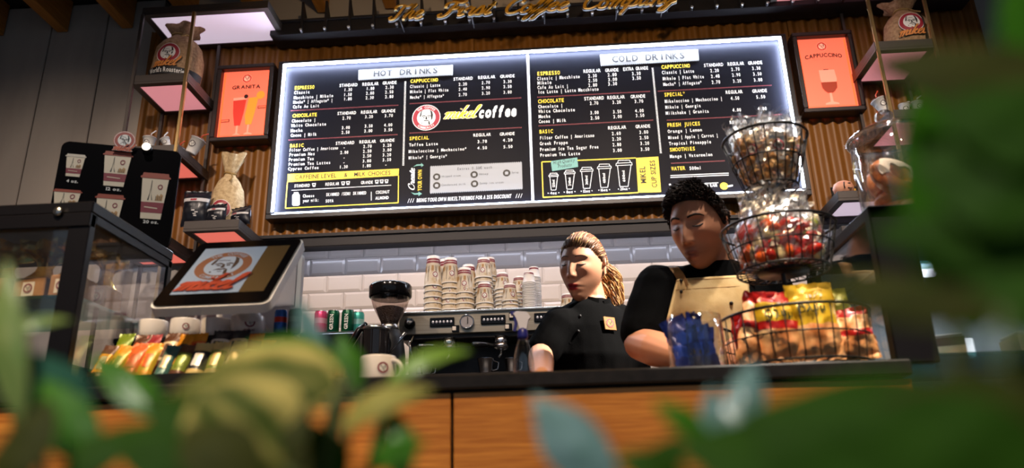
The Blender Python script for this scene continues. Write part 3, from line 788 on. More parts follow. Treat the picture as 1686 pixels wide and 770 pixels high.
# ================================================================ WALL FITTINGS
# ---------------------------------------------------------------- lit posters
def glow(name, c, s): return mat(name, c, .4, emit=c, es=s)
def poster(px, label, title, kind):
    TL, TR_, BL, BR = [at(u, v, YB) for u, v in px]
    xa, xb = (TL.x+BL.x)/2, (TR_.x+BR.x)/2; zb_, zt_ = (BL.z+BR.z)/2, (TL.z+TR_.z)/2
    T = thing('poster_light_box', label, 'poster', ((xa+xb)/2, YB, zb_), group='lit posters beside the menu board')
    W, H = xb-xa, zt_-zb_; f = MB(); t = .026
    for a, c in (((-W/2, -.04, 0), (W/2, .05, t)), ((-W/2, -.04, H-t), (W/2, .05, H)), ((-W/2, -.04, t), (-W/2+t, .05, H-t)), ((W/2-t, -.04, t), (W/2, .05, H-t))):
        f.span(a, c, 0, .004)
    f.obj('frame', mat('poster_frame', srgb(46, 38, 38), .45, .2), T)
    w2, h2 = W-2*t, H-2*t
    MB().span((-w2/2, -.002, t), (w2/2, .045, H-t)).obj('backlit_sheet', glow('poster_glow', srgb(252, 112, 84), .85), T)
    e = MB()
    for sx in (-1, 1): e.span((sx*(w2/2-.010)-.004, -.006, t+.01), (sx*(w2/2-.010)+.004, -.002, H-t-.01))
    e.span((-w2/2+.01, -.006, t+.004), (w2/2-.01, -.002, t+.009))
    e.obj('edge_tube', glow('poster_edge', srgb(255, 92, 44), 1.5), T)
    g = MB()
    P = lambda a, b_, o=0: ((a-.5)*w2, -.004-o, t+b_*h2)
    er = .095
    emblem(g, lambda x, y, o: P(.5+x*er, .885+y*er*w2/h2, o), .0006, 0, 1, 2, False)
    s = title
    V, F, wd = text_flat(s, False, .03)
    tw_ = .60 if kind == 'granita' else .74
    pts = []
    for x, y in V:
        q = (x/wd-.5)
        pts.append(P(.5+q*tw_, .735+y*.052-(q*q*.10 if kind != 'granita' else q*q*.02)+ (0 if kind != 'granita' else .0)))
    g.add(pts, F, 2)
    text_to(g, 'cold and fresh' if kind == 'granita' else 'hot or cold', lambda a, b_: P(.30+a, .690+b_), .018, .40, 3, False)
    def poly(pts, m, o=0): g.flat([P(a, b_, o) for a, b_ in pts], m)
    if kind == 'granita':
        poly([(.26, .56), (.53, .57), (.50, .38), (.45, .19), (.33, .19), (.28, .38)], 4, .0005)
        poly([(.26, .60), (.54, .61), (.53, .57), (.26, .56)], 6, .0005)
        poly([(.37, .19), (.41, .19), (.41, .08), (.47, .06), (.47, .05), (.31, .05), (.31, .06), (.37, .08)], 6)
        poly([(.58, .59), (.78, .60), (.73, .38), (.68, .20), (.56, .20), (.53, .33)], 5, .001)
        poly([(.60, .20), (.64, .20), (.63, .09), (.71, .07), (.71, .055), (.54, .055), (.54, .07), (.60, .09)], 6)
        g.flat([P(.82+.085*math.cos(i*PI/9), .625+.060*math.sin(i*PI/9), .0015) for i in range(18)], 5)
        g.flat([P(.52+.045*math.cos(i*PI/5), .615+.032*math.sin(i*PI/5), .0015) for i in range(10)], 2)
        for xx, yy in ((.13, .26), (.87, .44)):
            poly([(xx-.09, yy-.015), (xx+.09, yy-.01), (xx+.09, yy+.03), (xx-.09, yy+.025)], 2)
            poly([(xx-.075, yy-.006), (xx+.075, yy-.002), (xx+.075, yy+.022), (xx-.075, yy+.018)], 7, .0006)
    else:
        poly([(.36, .55), (.66, .55), (.68, .42), (.66, .36), (.38, .36), (.36, .42)], 6)
        poly([(.36, .38), (.67, .38), (.66, .30), (.60, .25), (.56, .23), (.46, .23), (.41, .26), (.37, .30)], 8, .0006)
        poly([(.49, .23), (.53, .23), (.54, .11), (.64, .09), (.64, .07), (.38, .07), (.38, .09), (.48, .11)], 6)
        poly([(.45, .56), (.55, .56), (.55, .55), (.45, .55)], 2, .001)
    poly([(0.02, .02), (.98, .02), (.98, .055), (.02, .06)], 7)
    g.obj('print', [glow('print_red', srgb(196, 58, 42), .8), glow('print_pale', srgb(255, 168, 140), .85), mat('print_ink', srgb(62, 20, 18), .5), glow('print_fade', srgb(214, 104, 80), .8),
                    glow('print_cherry', srgb(206, 52, 40), .8), glow('print_orange', srgb(246, 140, 44), .85), glow('print_glass', srgb(240, 150, 124), .75), glow('print_table', srgb(244, 104, 70), .9), glow('print_coffee', srgb(150, 48, 26), .8)], T)
poster([(362, 114), (458, 108), (350, 239), (442, 232)], 'red lit poster of two glasses titled GRANITA', 'GRANITA', 'granita')
poster([(1300, 61), (1400, 54), (1322, 192), (1421, 184)], 'red lit poster of one stemmed glass titled CAPPUCCINO', 'CAPPUCCINO', 'cappuccino')

# ---------------------------------------------------------------- gold script sign
sg = at(643, 36, 3.55)
sign = thing('script_sign', 'gold script lettering sign mounted over the menu board', 'sign', sg)
GL = mat('gold_letter', srgb(178, 128, 30), .5, .15, spec=.3)
GE = mat('letter_edge', srgb(34, 22, 12), .5)
for wd, ua, ub in (('The', 643, 694), ('First', 724, 806), ('Coffee', 830, 932), ('Company', 958, 1108)):
    a = at(ua, 36-(ua-643)*.0615, 3.55).x-sg.x; c = at(ub, 36-(ub-643)*.0615, 3.55).x-sg.x
    g = MB()
    script_to(g, wd, lambda x, y, z: (a+x, -z, y), .050, .085, 0, c-a, .30, .06, .022)
    g.obj('lettering', [GL, GE], sign)
for x in (.05, .45, .85, 1.25, 1.5): MB().tube([(x, .003, .02), (x, .13, .02)], .004, 6).obj('standoff', CHAR, sign)

# ---------------------------------------------------------------- shelving units
YF, YK = 3.48, 3.83
PANEL_T = glow('light_panel_lilac', srgb(214, 196, 214), .78)
PANEL_M = glow('light_panel_pink', srgb(216, 138, 144), .80)
PANEL_L = glow('light_panel_salmon', srgb(232, 112, 96), .85)
SHM = mat('shelf_metal', srgb(70, 64, 62), .45, .4)
def shelf_box(unit, o, x0, x1, z0, h, pm, yf=YF, yk=YK, rim=.034):
    b = MB()
    a = Vector((x0, yf, z0))-o; c = Vector((x1, yk, z0+h))-o
    b.span((a.x, a.y, a.z+.012), c, 0, .002)
    for q, r_ in (((a.x, a.y, a.z), (c.x, a.y+rim, a.z+.012)), ((a.x, c.y-rim, a.z), (c.x, c.y, a.z+.012)), ((a.x, a.y+rim, a.z), (a.x+rim, c.y-rim, a.z+.012)), ((c.x-rim, a.y+rim, a.z), (c.x, c.y-rim, a.z+.012))):
        b.span(q, r_)
    s = b.obj('shelf', SHM, unit)
    MB().span((a.x+rim, a.y+rim, a.z+.006), (c.x-rim, c.y-rim, a.z+.0125)).obj('light_panel', pm, s)
    return z0+h
xa = at(221, 118, YF).x; xb = at(307, 118, YF).x
o = Vector(((xa+xb)/2, YF, 0))
lu = thing('shelving_unit', 'tall dark metal shelving unit with pink lit shelf undersides, left of the menu board', 'shelving', o, group='lit shelving units')
zTop = at(250, 24, YF).z; xT = at(441, 12, YF).x
for x, y in ((xa, YF), (xb, YF), (xa, YK-.02), (xb, YK-.02)):
    MB().span(Vector((x-.009, y-.009, 0))-o, Vector((x+.009, y+.009, zTop))-o, 0, .002).obj('post', BRASS if (x == xb and y == YF) else SHM, lu)
shelf_box(lu, o, xa-.01, xT, zTop, .05, PANEL_T)
zM = at(307, 121, YF).z+.012
zS1 = shelf_box(lu, o, xa-.012, xb+.012, zM-.06, .055, PANEL_M)
zS2 = at(294, 237, YF).z
shelf_box(lu, o, xa-.012, xb+.012, zS2-.055, .055, PANEL_L)
xc, xd = at(303, 365, YF).x, at(394, 360, YF).x
zS3 = at(393, 360, YF).z
shelf_box(lu, o, xc, xd, zS3-.055, .055, PANEL_L)
zS4 = at(285, 385, YF).z
shelf_box(lu, o, xa-.012, xb+.012, zS4-.055, .055, PANEL_L)
MB().span(Vector((xd-.02, YK-.02, zbc+.003))-o, Vector((xd, YK, zS3-.05))-o).obj('post', SHM, lu)
# the unit on the right of the board
xa2 = at(1441, 60, YF).x; wR = at(1537, 66, YF).x-xa2
o2 = Vector((xa2+wR/2, YF, 0))
ru = thing('shelving_unit', 'tall dark metal shelving unit right of the menu board, half hidden by leaves', 'shelving', o2, group='lit shelving units')
for x, y in ((xa2, YF), (xa2+wR, YF), (xa2, YK-.02), (xa2+wR, YK-.02)):
    MB().span(Vector((x-.008, y-.008, 0))-o2, Vector((x+.008, y+.008, zTop))-o2, 0, .002).obj('post', BRASS if y == YF else SHM, ru)
xq = at(1285, -2, YF).x
shelf_box(ru, o2, xq+.02, xa2+wR+.01, zTop, .05, PANEL_M)
zR1 = at(1455, 66, YF).z
shelf_box(ru, o2, xa2-.012, xa2+wR+.012, zR1-.06, .055, PANEL_M)
zR2 = at(1490, 178, YF).z
shelf_box(ru, o2, xa2-.012, xa2+wR+.012, zR2-.06, .055, PANEL_M)
zR3 = at(1360, 362, YK).z+.05
yL = YK*(zR3-.05-CZ)/(at(1384, 330, YK).z-CZ)
pk = [at(1388, 330, yL), at(1436, 330, yL)]
shelf_box(ru, o2, pk[0].x-.02, pk[1].x+.25, zR3-.05, .05, PANEL_T, yL, YK)
zR4 = at(1372, 372, yL).z
shelf_box(ru, o2, pk[0].x-.03, pk[1].x+.25, zR4-.05, .05, PANEL_T, yL, YK)

# ---------------------------------------------------------------- burlap sacks and bags
BURL = mat('burlap', srgb(140, 108, 78), .95, noise_=60, col2=srgb(176, 142, 106), bump=(220, .5))
BURL2 = mat('pale_burlap', srgb(176, 150, 112), .95, noise_=60, col2=srgb(206, 182, 142), bump=(220, .4))
ROPE = mat('rope', srgb(150, 120, 70), .9)
def on_round(prof_r, cz, R0):
    """map for emblems on a round body: angle around, height"""
    def fn(x, y, o_):
        z = cz+y; r = prof_r(z)+.003+o_
        a = -PI/2+x/max(prof_r(cz), .02)
        return (r*math.cos(a), r*math.sin(a), z)
    return fn
def sack(name, label, loc, R, H, material, er, ez, neck=.55, seed=1, band=False, rotz=0, tall_tuft=.05, script=True, grp=None, squash=.8):
    T = thing(name, label, 'sack', loc, (0, 0, rotz), grp)
    prof = [(0, 0), (R*.82, 0), (R*.95, H*.08), (R, H*.25), (R*.99, H*.5), (R*.88, H*.72), (R*.62, H*.88), (R*neck*.6, H*.97), (R*neck*.62, H)]
    def pr(z):
        zz = max(0, min(H, z))
        for (r1, z1), (r2, z2) in zip(prof[1:], prof[2:]):
            if z1 <= zz <= z2: return r1+(r2-r1)*(zz-z1)/(z2-z1+1e-9)
        return prof[-1][0]
    def f(a, b_):
        t_ = 2*PI*a; z = H*b_; r = pr(z)
        n_ = noise.noise(Vector((math.cos(t_)*2.2+seed, math.sin(t_)*2.2, z*9)))
        r *= 1+.05*n_+.03*math.sin(t_*7+seed)*max(0, b_-.6)*2
        return (r*math.cos(t_), r*math.sin(t_)*squash, z)
    b = MB().sheet(f, 40, 22, 0, True, None, True)
    b.add([f(i/40, 0) for i in range(40)], [list(range(40))])
    b.obj('sack_body', material, T)
    def tf(a, b_):
        t_ = 2*PI*a; r = R*neck*(.58+1.0*b_*(1-.25*b_))*(1+.22*math.sin(t_*5+seed)*b_)
        return (r*math.cos(t_)+.2*R*b_*math.sin(seed), r*math.sin(t_)*squash, H+tall_tuft*b_+.012*math.sin(t_*3+seed)*b_)
    g = MB().sheet(tf, 30, 6, 0, True, None, True)
    g.sheet(lambda a, b_: tuple(Vector(tf(a, 1))*(1-.75*b_)+Vector((0, 0, H+tall_tuft*.35))*.75*b_), 30, 3, 0, True, None, True)
    g.obj('gathered_top', material, T)
    g = MB().tube([(R*neck*.66*math.cos(t_), R*neck*.66*math.sin(t_)*squash, H+.004*math.sin(t_*2)) for t_ in [i*2*PI/20 for i in range(20)]], .006, 6, 0, True)
    g.tube([(R*neck*.3, -R*neck*.6*squash, H), (R*neck*.7, -R*neck*.9*squash, H-.03), (R*neck*.8, -R*1.02*squash, H-.07)], .004, 5)
    g.obj('tie_cord', ROPE, T)
    g = MB()
    fn = lambda x, y, o_: (lambda a, r: (r*math.cos(a), (r*math.sin(a))*squash-.004-o_, ez+y*er))(-PI/2+x*er/R, pr(ez+y*er)*1.03+.002)
    emblem(g, fn, .0008, 0, 1, 2, False)
    if script:
        script_to(g, 'mikel', lambda x, y, z_: fn(-1.25+x/er, -1.38+y/er, .002+z_), er*.52, .11, 3, er*2.1, .3, .06, 0, 2)
    g.obj('printed_emblem', [RINGRED, EMW, INK, mat('print_orange_script', srgb(206, 128, 60), .7)], T)
    if band:
        def bf(a, b_):
            t_ = PI+PI*a; z = H*.10+.045*b_-.03*math.sin(PI*a)*0; r = pr(z)*1.04+.003
            return (r*math.cos(t_), r*math.sin(t_)*squash, z+.03*(a-.5)*-1)
        MB().sheet(bf, 24, 2).obj('ribbon', INK, T)
        g = MB()
        text_to(g, "World's Roasteries", lambda x, y: tuple(Vector(bf(.25+x, .2+y*1))+Vector((0, -.004, 0))), .6, .5, 0, False, .02)
        g.obj('ribbon_lettering', EMW, T)
    return T
p = at(289, 128, YF+.16)
sack('burlap_sack', 'fat burlap coffee sack with emblem and black ribbon, high on the left shelves', (p.x, YF+.165, zM-.005), .142, at(289, 60, YF+.16).z-zM, BURL, .062, .165, .55, 1, True, 0, .05, True, 'burlap coffee sacks')
p = at(368, 340, YF+.16)
sack('burlap_sack', 'pale burlap coffee bag tied at the neck on the lower shelf, under the GRANITA poster', (p.x, YF+.2, zS3), .088, at(362, 283, YF+.16).z-zS3, BURL2, .052, .105, .5, 2.3, False, 0, .11, False, 'burlap coffee sacks', .85)
p = at(1492, 50, YF+.16)
sack('burlap_sack', 'burlap coffee sack high at the right edge of the room, above the glass jar', (p.x, YF+.16, zR1-.005), .12, .27, BURL, .060, .150, .55, 4, False, -.15, .05, True, 'burlap coffee sacks')

# ---------------------------------------------------------------- foil bags (pillow packs)
def pillow(mb, w, h, d, M=None, seed=0, wr=.004, seam=.10, nu=14, nv=18, band=None, taper=0.0, crimp=.006, side_mat=None):
    """upright pillow pack, base at z = 0, faces -y; band(u, v, side) -> material index; returns front surface map"""
    def th(u, v):
        e = max(0.0, 1-u*u)**.5
        vv = min(1, max(0, (v-seam*.6)/(1-1.6*seam))) if seam else v
        return d/2*e*(max(0, math.sin(PI*vv))**.55 if seam else (1-.55*v))
    def pt(u, v, side, off=0):
        x = u*w/2*(1-taper*v)*(1-.06*math.sin(PI*v)); z = v*h
        n_ = noise.noise(Vector((u*2.6+seed*3.1, v*4.1*h/w+side*7, seed)))*wr
        n2 = noise.noise(Vector((u*6+seed, v*9, seed+3+side)))*wr*.6
        edge = crimp*math.sin(u*14+seed) if (seam and (v < seam*.4 or v > 1-seam*.5)) else 0
        y = -side*(th(u, v)+abs(n_)*0+off)+n_+n2+edge
        q = Vector((x+n2, y, z+n_*.6))
        return q
    for side in (1, -1):
        mb.sheet(lambda a, b_: pt(a*2-1, b_, side), nu, nv, (lambda a, b_: band(a*2-1, b_, side)) if band else 0, True, M)
    def front(u, v, off=.001):
        q = pt(u, v, 1, off)
        return M @ q if M is not None else q
    return front
FOIL_K = mat('foil_black', srgb(24, 26, 36), .32, .25, spec=.6)
KRAFT_L = mat('bag_label', srgb(190, 188, 190), .5)
def coffee_bag(label, px, Y, wpx, z0, rotz, seed, hpx, grp='black coffee bags'):
    p = at(px[0], px[1], Y); s = Y/FPX*1.06
    T = thing('coffee_bag', label, 'coffee bag', (p.x, Y, z0), (0, 0, rotz), grp)
    w_, h_ = wpx*s, hpx*s
    b = MB(); fr = pillow(b, w_, h_, w_*.55, None, seed, .004, .08)
    b.obj('foil_pouch', FOIL_K, T)
    g = MB()
    v0 = .66 if seed < 5.5 else .5
    g.sheet(lambda a, b_: fr(-.96+1.92*a, v0+.10*b_, .0015), 12, 2, 0)
    g.sheet(lambda a, b_: fr(-.35+.45*a, v0+.02+.06*b_, .0025), 4, 1, 1)
    c = (.1, .25)
    for k in range(4):
        g.sheet(lambda a, b_: fr(c[0]-.12+.24*a+.05*k*(-1)**k, c[1]+.045*k+.03*b_, .002), 3, 1, 0)
    g.obj('bag_print', [KRAFT_L, RINGRED], T)
coffee_bag('tallest black foil coffee bag with a pale band on the lower left shelf', (321, 362), YF+.09, 46, zS3, .15, 3, 66)
coffee_bag('black foil coffee bag standing between the other two on the lower left shelf', (356, 362), YF+.09, 36, zS3, -.1, 4, 40)
coffee_bag('black foil coffee bag lying against the shelf end, nearest the menu board', (396, 362), YF+.10, 42, zS3, -.35, 6, 34)

# ---------------------------------------------------------------- tilted paper cups with straws
PAPER = mat('cup_paper', srgb(208, 206, 204), .55)
LIDB = mat('lid_brown', srgb(92, 44, 30), .4)
STRAW_R = mat('straw_red', srgb(190, 70, 44), .4); STRAW_W = mat('straw_white', srgb(200, 200, 205), .4)
def shelf_cup(label, px, Y, z0, hpx, tilt, roll, straw, seed):
    s = Y/FPX*1.05; p = at(px[0], px[1], Y); h = hpx*s; r0 = h*.30; r1 = h*.42
    T = thing('paper_cup', label, 'paper cup', (p.x, Y, z0+.004), (0, roll, seed*1.3), 'white paper cups on the side shelves')
    # stand the tilted cup on its lowest rim
    zmin = min((math.cos(roll)*0-math.sin(roll)*x) for x in (-r0, r0))
    T.location.z = z0-zmin+.001
    MB().lathe([(0, 0), (r0, 0), (r0, .003), (r1, h*.92), (r1+.003, h*.92), (r1+.003, h*.95), (r1, h*.96)], 24).obj('cup_wall', PAPER, T)
    MB().lathe([(r1+.002, h*.95), (r1+.003, h*1.0), (r1*.7, h*1.06), (0, h*1.07)], 20, cap=False).obj('lid', LIDB, T)
    MB().tube([(0, 0, h*.9), (.008, 0, h*1.3), (.03, 0, h*1.5)], .0035, 6).obj('straw', straw, T)
    g = MB(); er = h*.2
    fa = -PI/2-seed*1.3
    emblem(g, lambda x, y, o_: (lambda r, a: (r*math.cos(a), r*math.sin(a), h*.5+y*er))(r0+(r1-r0)*(h*.5+y*er)/h+.001+o_, fa+x*er/(r0*1.15)), .0008, 0, 1, 2, False)
    g.obj('cup_emblem', [mat('emblem_ink_ring', srgb(70, 60, 64), .5), EMW, INK], T)
shelf_cup('upright white paper cup at the left end of the cup shelf', (245, 238), YF+.06, zS2, 26, 0, 0, STRAW_W, .0)
shelf_cup('small white paper cup leaning to the left, mid cup shelf', (278, 238), YF+.05, zS2, 19, 0, -.5, STRAW_W, .2)
shelf_cup('white paper cup standing behind the small leaning cup', (293, 236), YF+.2, zS2, 25, 0, .12, STRAW_R, -.15)
shelf_cup('white paper cup tipped to the right beside the post, red straw', (314, 246), YF+.14, zS2, 31, 0, .42, STRAW_R, .1)
shelf_cup('white paper cup with a red straw tipped left on the right shelving unit', (1458, 180), YF+.05, zR2, 27, 0, -.4, STRAW_R, -.1)
shelf_cup('white paper cup standing above the knob of the glass jar', (1486, 180), YF+.1, zR2, 22, 0, .25, STRAW_W, .2)
shelf_cup('white paper cup nearest the leaves on the right shelving unit', (1512, 180), YF+.08, zR2, 24, 0, 0, STRAW_W, .0)
# small framed picture and painted round pot on the low right shelf
p = at(1388, 300, YK-.03)
T = thing('picture_frame', 'small framed yellow picture propped on the low right shelf', 'picture', (p.x, YK-.05, zR3), (-.12, 0, 0))
b = MB()
for a, c in (((-.07, 0, 0), (.07, .012, .012)), ((-.07, 0, .108), (.07, .012, .12)), ((-.07, 0, .012), (-.058, .012, .108)), ((.058, 0, .012), (.07, .012, .108))): b.span(a, c, 0, .002)
b.obj('frame', BLACK, T)
g = MB().span((-.058, .004, .012), (.058, .01, .108), 0)
g.flat([(.02+.028*math.cos(i*PI/8), .002, .06+.034*math.sin(i*PI/8)) for i in range(16)], 1)
g.obj('picture_sheet', [mat('picture_yellow', srgb(190, 140, 30), .6), mat('picture_brown', srgb(70, 36, 24), .6)], T)
p = at(1386, 304, yL+.07)
T = thing('round_pot', 'small round painted clay pot on the low right shelf in front of the picture', 'pot', (p.x, yL+.06, zR3))
MB().lathe([(0, 0), (.03, 0), (.045, .015), (.05, .036), (.043, .058), (.028, .068), (.022, .066), (0, .06)], 24).obj('clay_body', mat('clay_pink', srgb(190, 130, 104), .6, noise_=20, col2=srgb(206, 150, 120)), T)
g = MB()
g.tube([(-.012, -.049, .02), (-.014, -.051, .036), (-.01, -.046, .052)], .003, 6)
g.ball((.014, -.047, .046), (.008, .003, .003)); g.tube([(.004, -.05, .022), (.016, -.049, .018), (.026, -.044, .022)], .002, 6)
g.obj('painted_face', INK, T)
# ================================================================ ON THE COUNTER
zc = ct+.0005
GLASS = film('clear_pane', (1, 1, 1), .10, .03)
CELLO = film('cellophane', (1, 1, 1), .34, .30)
CELLOG = film('gold_cellophane', srgb(255, 225, 150), .42, .2, srgb(250, 225, 165))
KRAFT = mat('kraft_card', srgb(150, 106, 66), .8, noise_=30, col2=srgb(170, 124, 80))
# ---------------------------------------------------------------- display case with sign, left end
s_ = YC/1.7
yc0 = YC+.05; tl = at(155, 330, yc0); zk = tl.z; xk = tl.x
yc1 = yc0*(zk-CZ)/(at(290, 410, yc0).z-CZ)+.02
xk0 = -1.95
case = thing('display_case', 'black framed glass display case with gift boxes at the left end of the counter', 'display case', ((xk0+xk)/2, yc0, zc))
oc = Vector((-(xk0+xk)/2, -yc0, -zc))
H = zk-zc; t = .045; W2 = (xk-xk0)/2; D = yc1-yc0
FRK = mat('case_black', srgb(15, 13, 17), .35, spec=.25)
for nm, a, c in (('base', (-W2, 0, 0), (W2, D, .03)), ('top_panel', (-W2, 0, H-.028), (W2, D, H))):
    MB().span(a, c, 0, .003).obj(nm, FRK, case)
b = MB().span((-W2, -.004, H-.062), (W2, .02, H-.028), 0, .002).span((W2-.02, .02, H-.05), (W2, D, H-.028), 0, .002)
b.obj('top_rail', FRK, case)
for x, y, w_ in ((W2-.05, 0, .05), (W2-.02, D-.02, .02), (-W2, 0, .05), (-W2, D-.02, .02), (-.08, 0, .05)):
    MB().span((x, y, .03), (x+w_, y+.022, H-.03), 0, .002).obj('post', FRK, case)
MB().span((-W2+.05, .006, .03), (-.08, .011, H-.06)).obj('front_pane', GLASS, case)
MB().span((-.03, .006, .03), (W2-.05, .011, H-.06)).obj('front_pane', GLASS, case)
MB().span((W2-.012, .024, .03), (W2-.007, D*.36, H-.05)).obj('side_pane', GLASS, case)
MB().span((W2-.009, D*.37, .03), (W2-.004, D-.022, H-.05)).obj('side_pane', GLASS, case)
zs1 = at(60, 500, yc0+.1).z-zc
for zz_ in (zs1, zs1-.15):
    MB().span((-W2+.05, .03, zz_-.008), (W2-.03, D-.03, zz_), 0).obj('glass_shelf', film('shelf_glass', srgb(190, 220, 220), .2, .05, srgb(150, 190, 190)), case)
MB().lathe([(0, 0), (.010, 0), (.012, .004), (.008, .008), (0, .009)], 14, Matrix.Translation((W2-.075, -.005, H-.026)) @ Matrix.Rotation(PI/2, 4, 'X')).obj('lock', STEEL, case)
# gift boxes in gold cellophane inside the case
def gift(label, px, w_, h_, z0, seed, Y):
    p = at(px[0], px[1], Y)
    T = thing('gift_box', label, 'gift box', (p.x, Y, z0), (0, 0, .08*math.sin(seed*5)), 'gift boxes in the display case')
    MB().span((-w_/2, 0, 0), (w_/2, .08, h_), 0, .003).obj('carton', KRAFT, T)
    g = MB(); e = h_*.27
    g.flat([(-e, -.0008, h_*.5-e*1.1), (e, -.0008, h_*.5-e*1.1), (e, -.0008, h_*.5+e*1.1), (-e, -.0008, h_*.5+e*1.1)], 1)
    emblem(g, lambda x, y, o_: (x*e*.75, -.0014-o_, h_*.52+y*e*.75), .0006, 0, 1, 2, False, 20)
    g.obj('carton_emblem', [MAROON, CREAM, INK], T)
    r_ = random.Random(seed)
    def f(a, b_):
        t_ = 2*PI*a; rr = 1+.25*b_*math.sin(t_*6+seed)+.16*r_.random()*b_
        k = (1-.62*math.sin(PI*min(1, b_*1.3)))*(1 if b_ < .72 else 1.25)
        return (w_*.45*math.cos(t_)*rr*k, .04+.044*math.sin(t_)*rr*k, h_+.085*b_)
    MB().sheet(f, 26, 8, 0, False, None, True).obj('gold_wrap', CELLOG, T)
gift('kraft gift box with a square emblem under gold film, second from the case post', (42, 498), .078, .055, zc+zs1+.0005, 1, yc0+.07)
gift('kraft gift box under gold film, right against the case post', (96, 494), .06, .055, zc+zs1+.0005, 2, yc0+.055)
gift('kraft gift box under gold film at the far left of the case', (-20, 500), .07, .055, zc+zs1+.0005, 3, yc0+.06)
gift('gift box with gold wrap seen through the side pane of the case', (160, 470), .05, .06, zc+zs1+.0005, 4, yc0+.17)
# black cup-size sign standing on the case
yl_ = yc0+.25
zt_ = at(103, 232, yl_).z
yr_ = yl_*(zt_-CZ)/(at(299, 250, yl_).z-CZ)
pl, pr_ = at(103, 232, yl_), at(299, 250, yr_)
ax = Vector((pr_.x-pl.x, pr_.y-pl.y, 0)); SW = ax.length; ang = math.atan2(ax.y, ax.x)
SH = zt_-zk
cup_sign = thing('cup_size_sign', 'black sign with printed cups marked in ounces, standing on the display case', 'sign', (pl.x+.0, pl.y, zk+.001), (0, 0, ang))
loop = []
def rr_loop(x0, x1, z0, z1, r, n=5):
    L_ = []
    for cx_, cz_, a0 in ((x1-r, z1-r, 0), (x0+r, z1-r, PI/2), (x0+r, z0+r, PI), (x1-r, z0+r, 1.5*PI)):
        for i in range(n+1):
            a = a0+PI/2*i/n; L_.append((cx_+r*math.cos(a), cz_+r*math.sin(a)))
    return L_
MB().prism(rr_loop(0, SW, 0, SH, .02)[::-1], 0, .012).obj('board', mat('sign_black', srgb(7, 6, 9), .6, spec=.03), cup_sign)
def on_sign(u, v):
    """picture position to sign coordinates"""
    d = (u-843)/FPX*_r-(v-385)/FPX*_u+_f
    nrm = Vector((-math.sin(ang), math.cos(ang), 0)); P0 = Vector((pl.x, pl.y, CZ)); k = (P0-Vector((0, 0, CZ))).dot(nrm)/d.dot(nrm)
    q = d*k+Vector((0, 0, CZ))
    return ((q.x-pl.x)*math.cos(ang)+(q.y-pl.y)*math.sin(ang), q.z-zk-.001)
def printed_cup(u, v0, v1, wpx, lidm, label, side=1):
    x, zt2 = on_sign(u+ (v1-v0)*-.06, v0); x2, zb2_ = on_sign(u, v1); xx = (x+x2)/2
    wl = on_sign(u+wpx/2, (v0+v1)/2)[0]-on_sign(u-wpx/2, (v0+v1)/2)[0]
    h_ = zt2-zb2_
    zb2_ = max(zb2_, .004); h_ = zt2-zb2_
    g = MB()
    def q(a, b_, o_=0): return (xx+a*wl/2*(.72+.28*b_), -.0015-o_, zb2_+b_*h_)
    def pg(pts, m, o_=0): g.flat([q(a, b_, o_) for a, b_ in pts], m)
    pg([(-1, 0), (1, 0), (1, .90), (-1, .90)], 0)
    pg([(-1, .13), (1, .13), (1, .36), (-1, .36)], 1, .0005)
    pg([(-.7, .24), (.5, .22), (.5, .24), (-.7, .26)], 0, .001)
    pg([(-.5, .40), (-.38, .40), (-.28, .62), (-.26, .80), (-.24, .62), (-.14, .40), (-.05, .40), (-.2, .56), (-.22, .84), (-.26, .84), (-.34, .56)], 2, .0005)
    pg([(.15, .40), (.8, .40), (.8, .52), (.6, .56), (.5, .50), (.3, .54)], 3, .0005)
    for k_ in range(4): pg([(.2+.15*k_, .40), (.25+.15*k_, .40), (.25+.15*k_, .50), (.2+.15*k_, .50)], 2, .001)
    pg([(-1.12, .88), (1.12, .88), (1.12, .92), (1.0, .93), (.92, 1.0), (-.92, 1.0), (-1.0, .93), (-1.12, .92)], 4, .001)
    rr_ = .2
    g.add([q(.45+rr_*math.cos(i*PI/8)*r2, .70+rr_*1.1*wl/h_*math.sin(i*PI/8)*r2*.5, .001) for r2 in (1, .62) for i in range(16)], [[i, (i+1) % 16, 16+(i+1) % 16, 16+i] for i in range(16)], 1)
    g.obj('printed_cup', [mat('print_cream', srgb(214, 200, 178), .5), mat('print_maroon', srgb(128, 36, 52), .5), mat('print_dark', srgb(50, 44, 44), .5), mat('print_tan', srgb(180, 140, 90), .5), lidm], cup_sign)
LIDR = mat('print_lid_red', srgb(150, 66, 46), .4); LIDW = mat('print_lid_white', srgb(208, 196, 180), .4)
printed_cup(124, 254, 291, 32, LIDW, '4')
printed_cup(193, 250, 307, 46, LIDR, '12')
printed_cup(255, 285, 361, 46, LIDR, '20')
printed_cup(110, 312, 350, 46, LIDR, '8')
printed_cup(180, 320, 380, 46, LIDR, '16')
g = MB()
for s, u, v, wpx in (('4 oz.', 109, 300, 20), ('12 oz.', 174, 313, 26), ('20 oz.', 235, 367, 26)):
    x, z = on_sign(u, v); x2 = on_sign(u+wpx, v)[0]
    text_to(g, s, lambda a, b_: (x+a, -.002, z+b_), .0085, x2-x, 0, False, .02)
g.obj('size_lettering', EMW, cup_sign)
x, z = on_sign(206, 233); bd = MB(); er = .025
bd.lathe([(0, 0), (er*1.12, 0), (er*1.12, .006), (0, .006)], 32, Matrix.Translation((x, -.002, z)) @ Matrix.Rotation(PI/2, 4, 'X'), 3, False)
emblem(bd, lambda a, c, o_: (x+a*er, -.0085-o_, z+c*er), .0006, 0, 1, 2, False)
script_to(bd, 'mikel', lambda a, c, o_: (x-er*1.05+a, -.011-o_, z-er*1.35+c), er*.45, .12, 4, er*1.9, .3, .08, 0, 1)
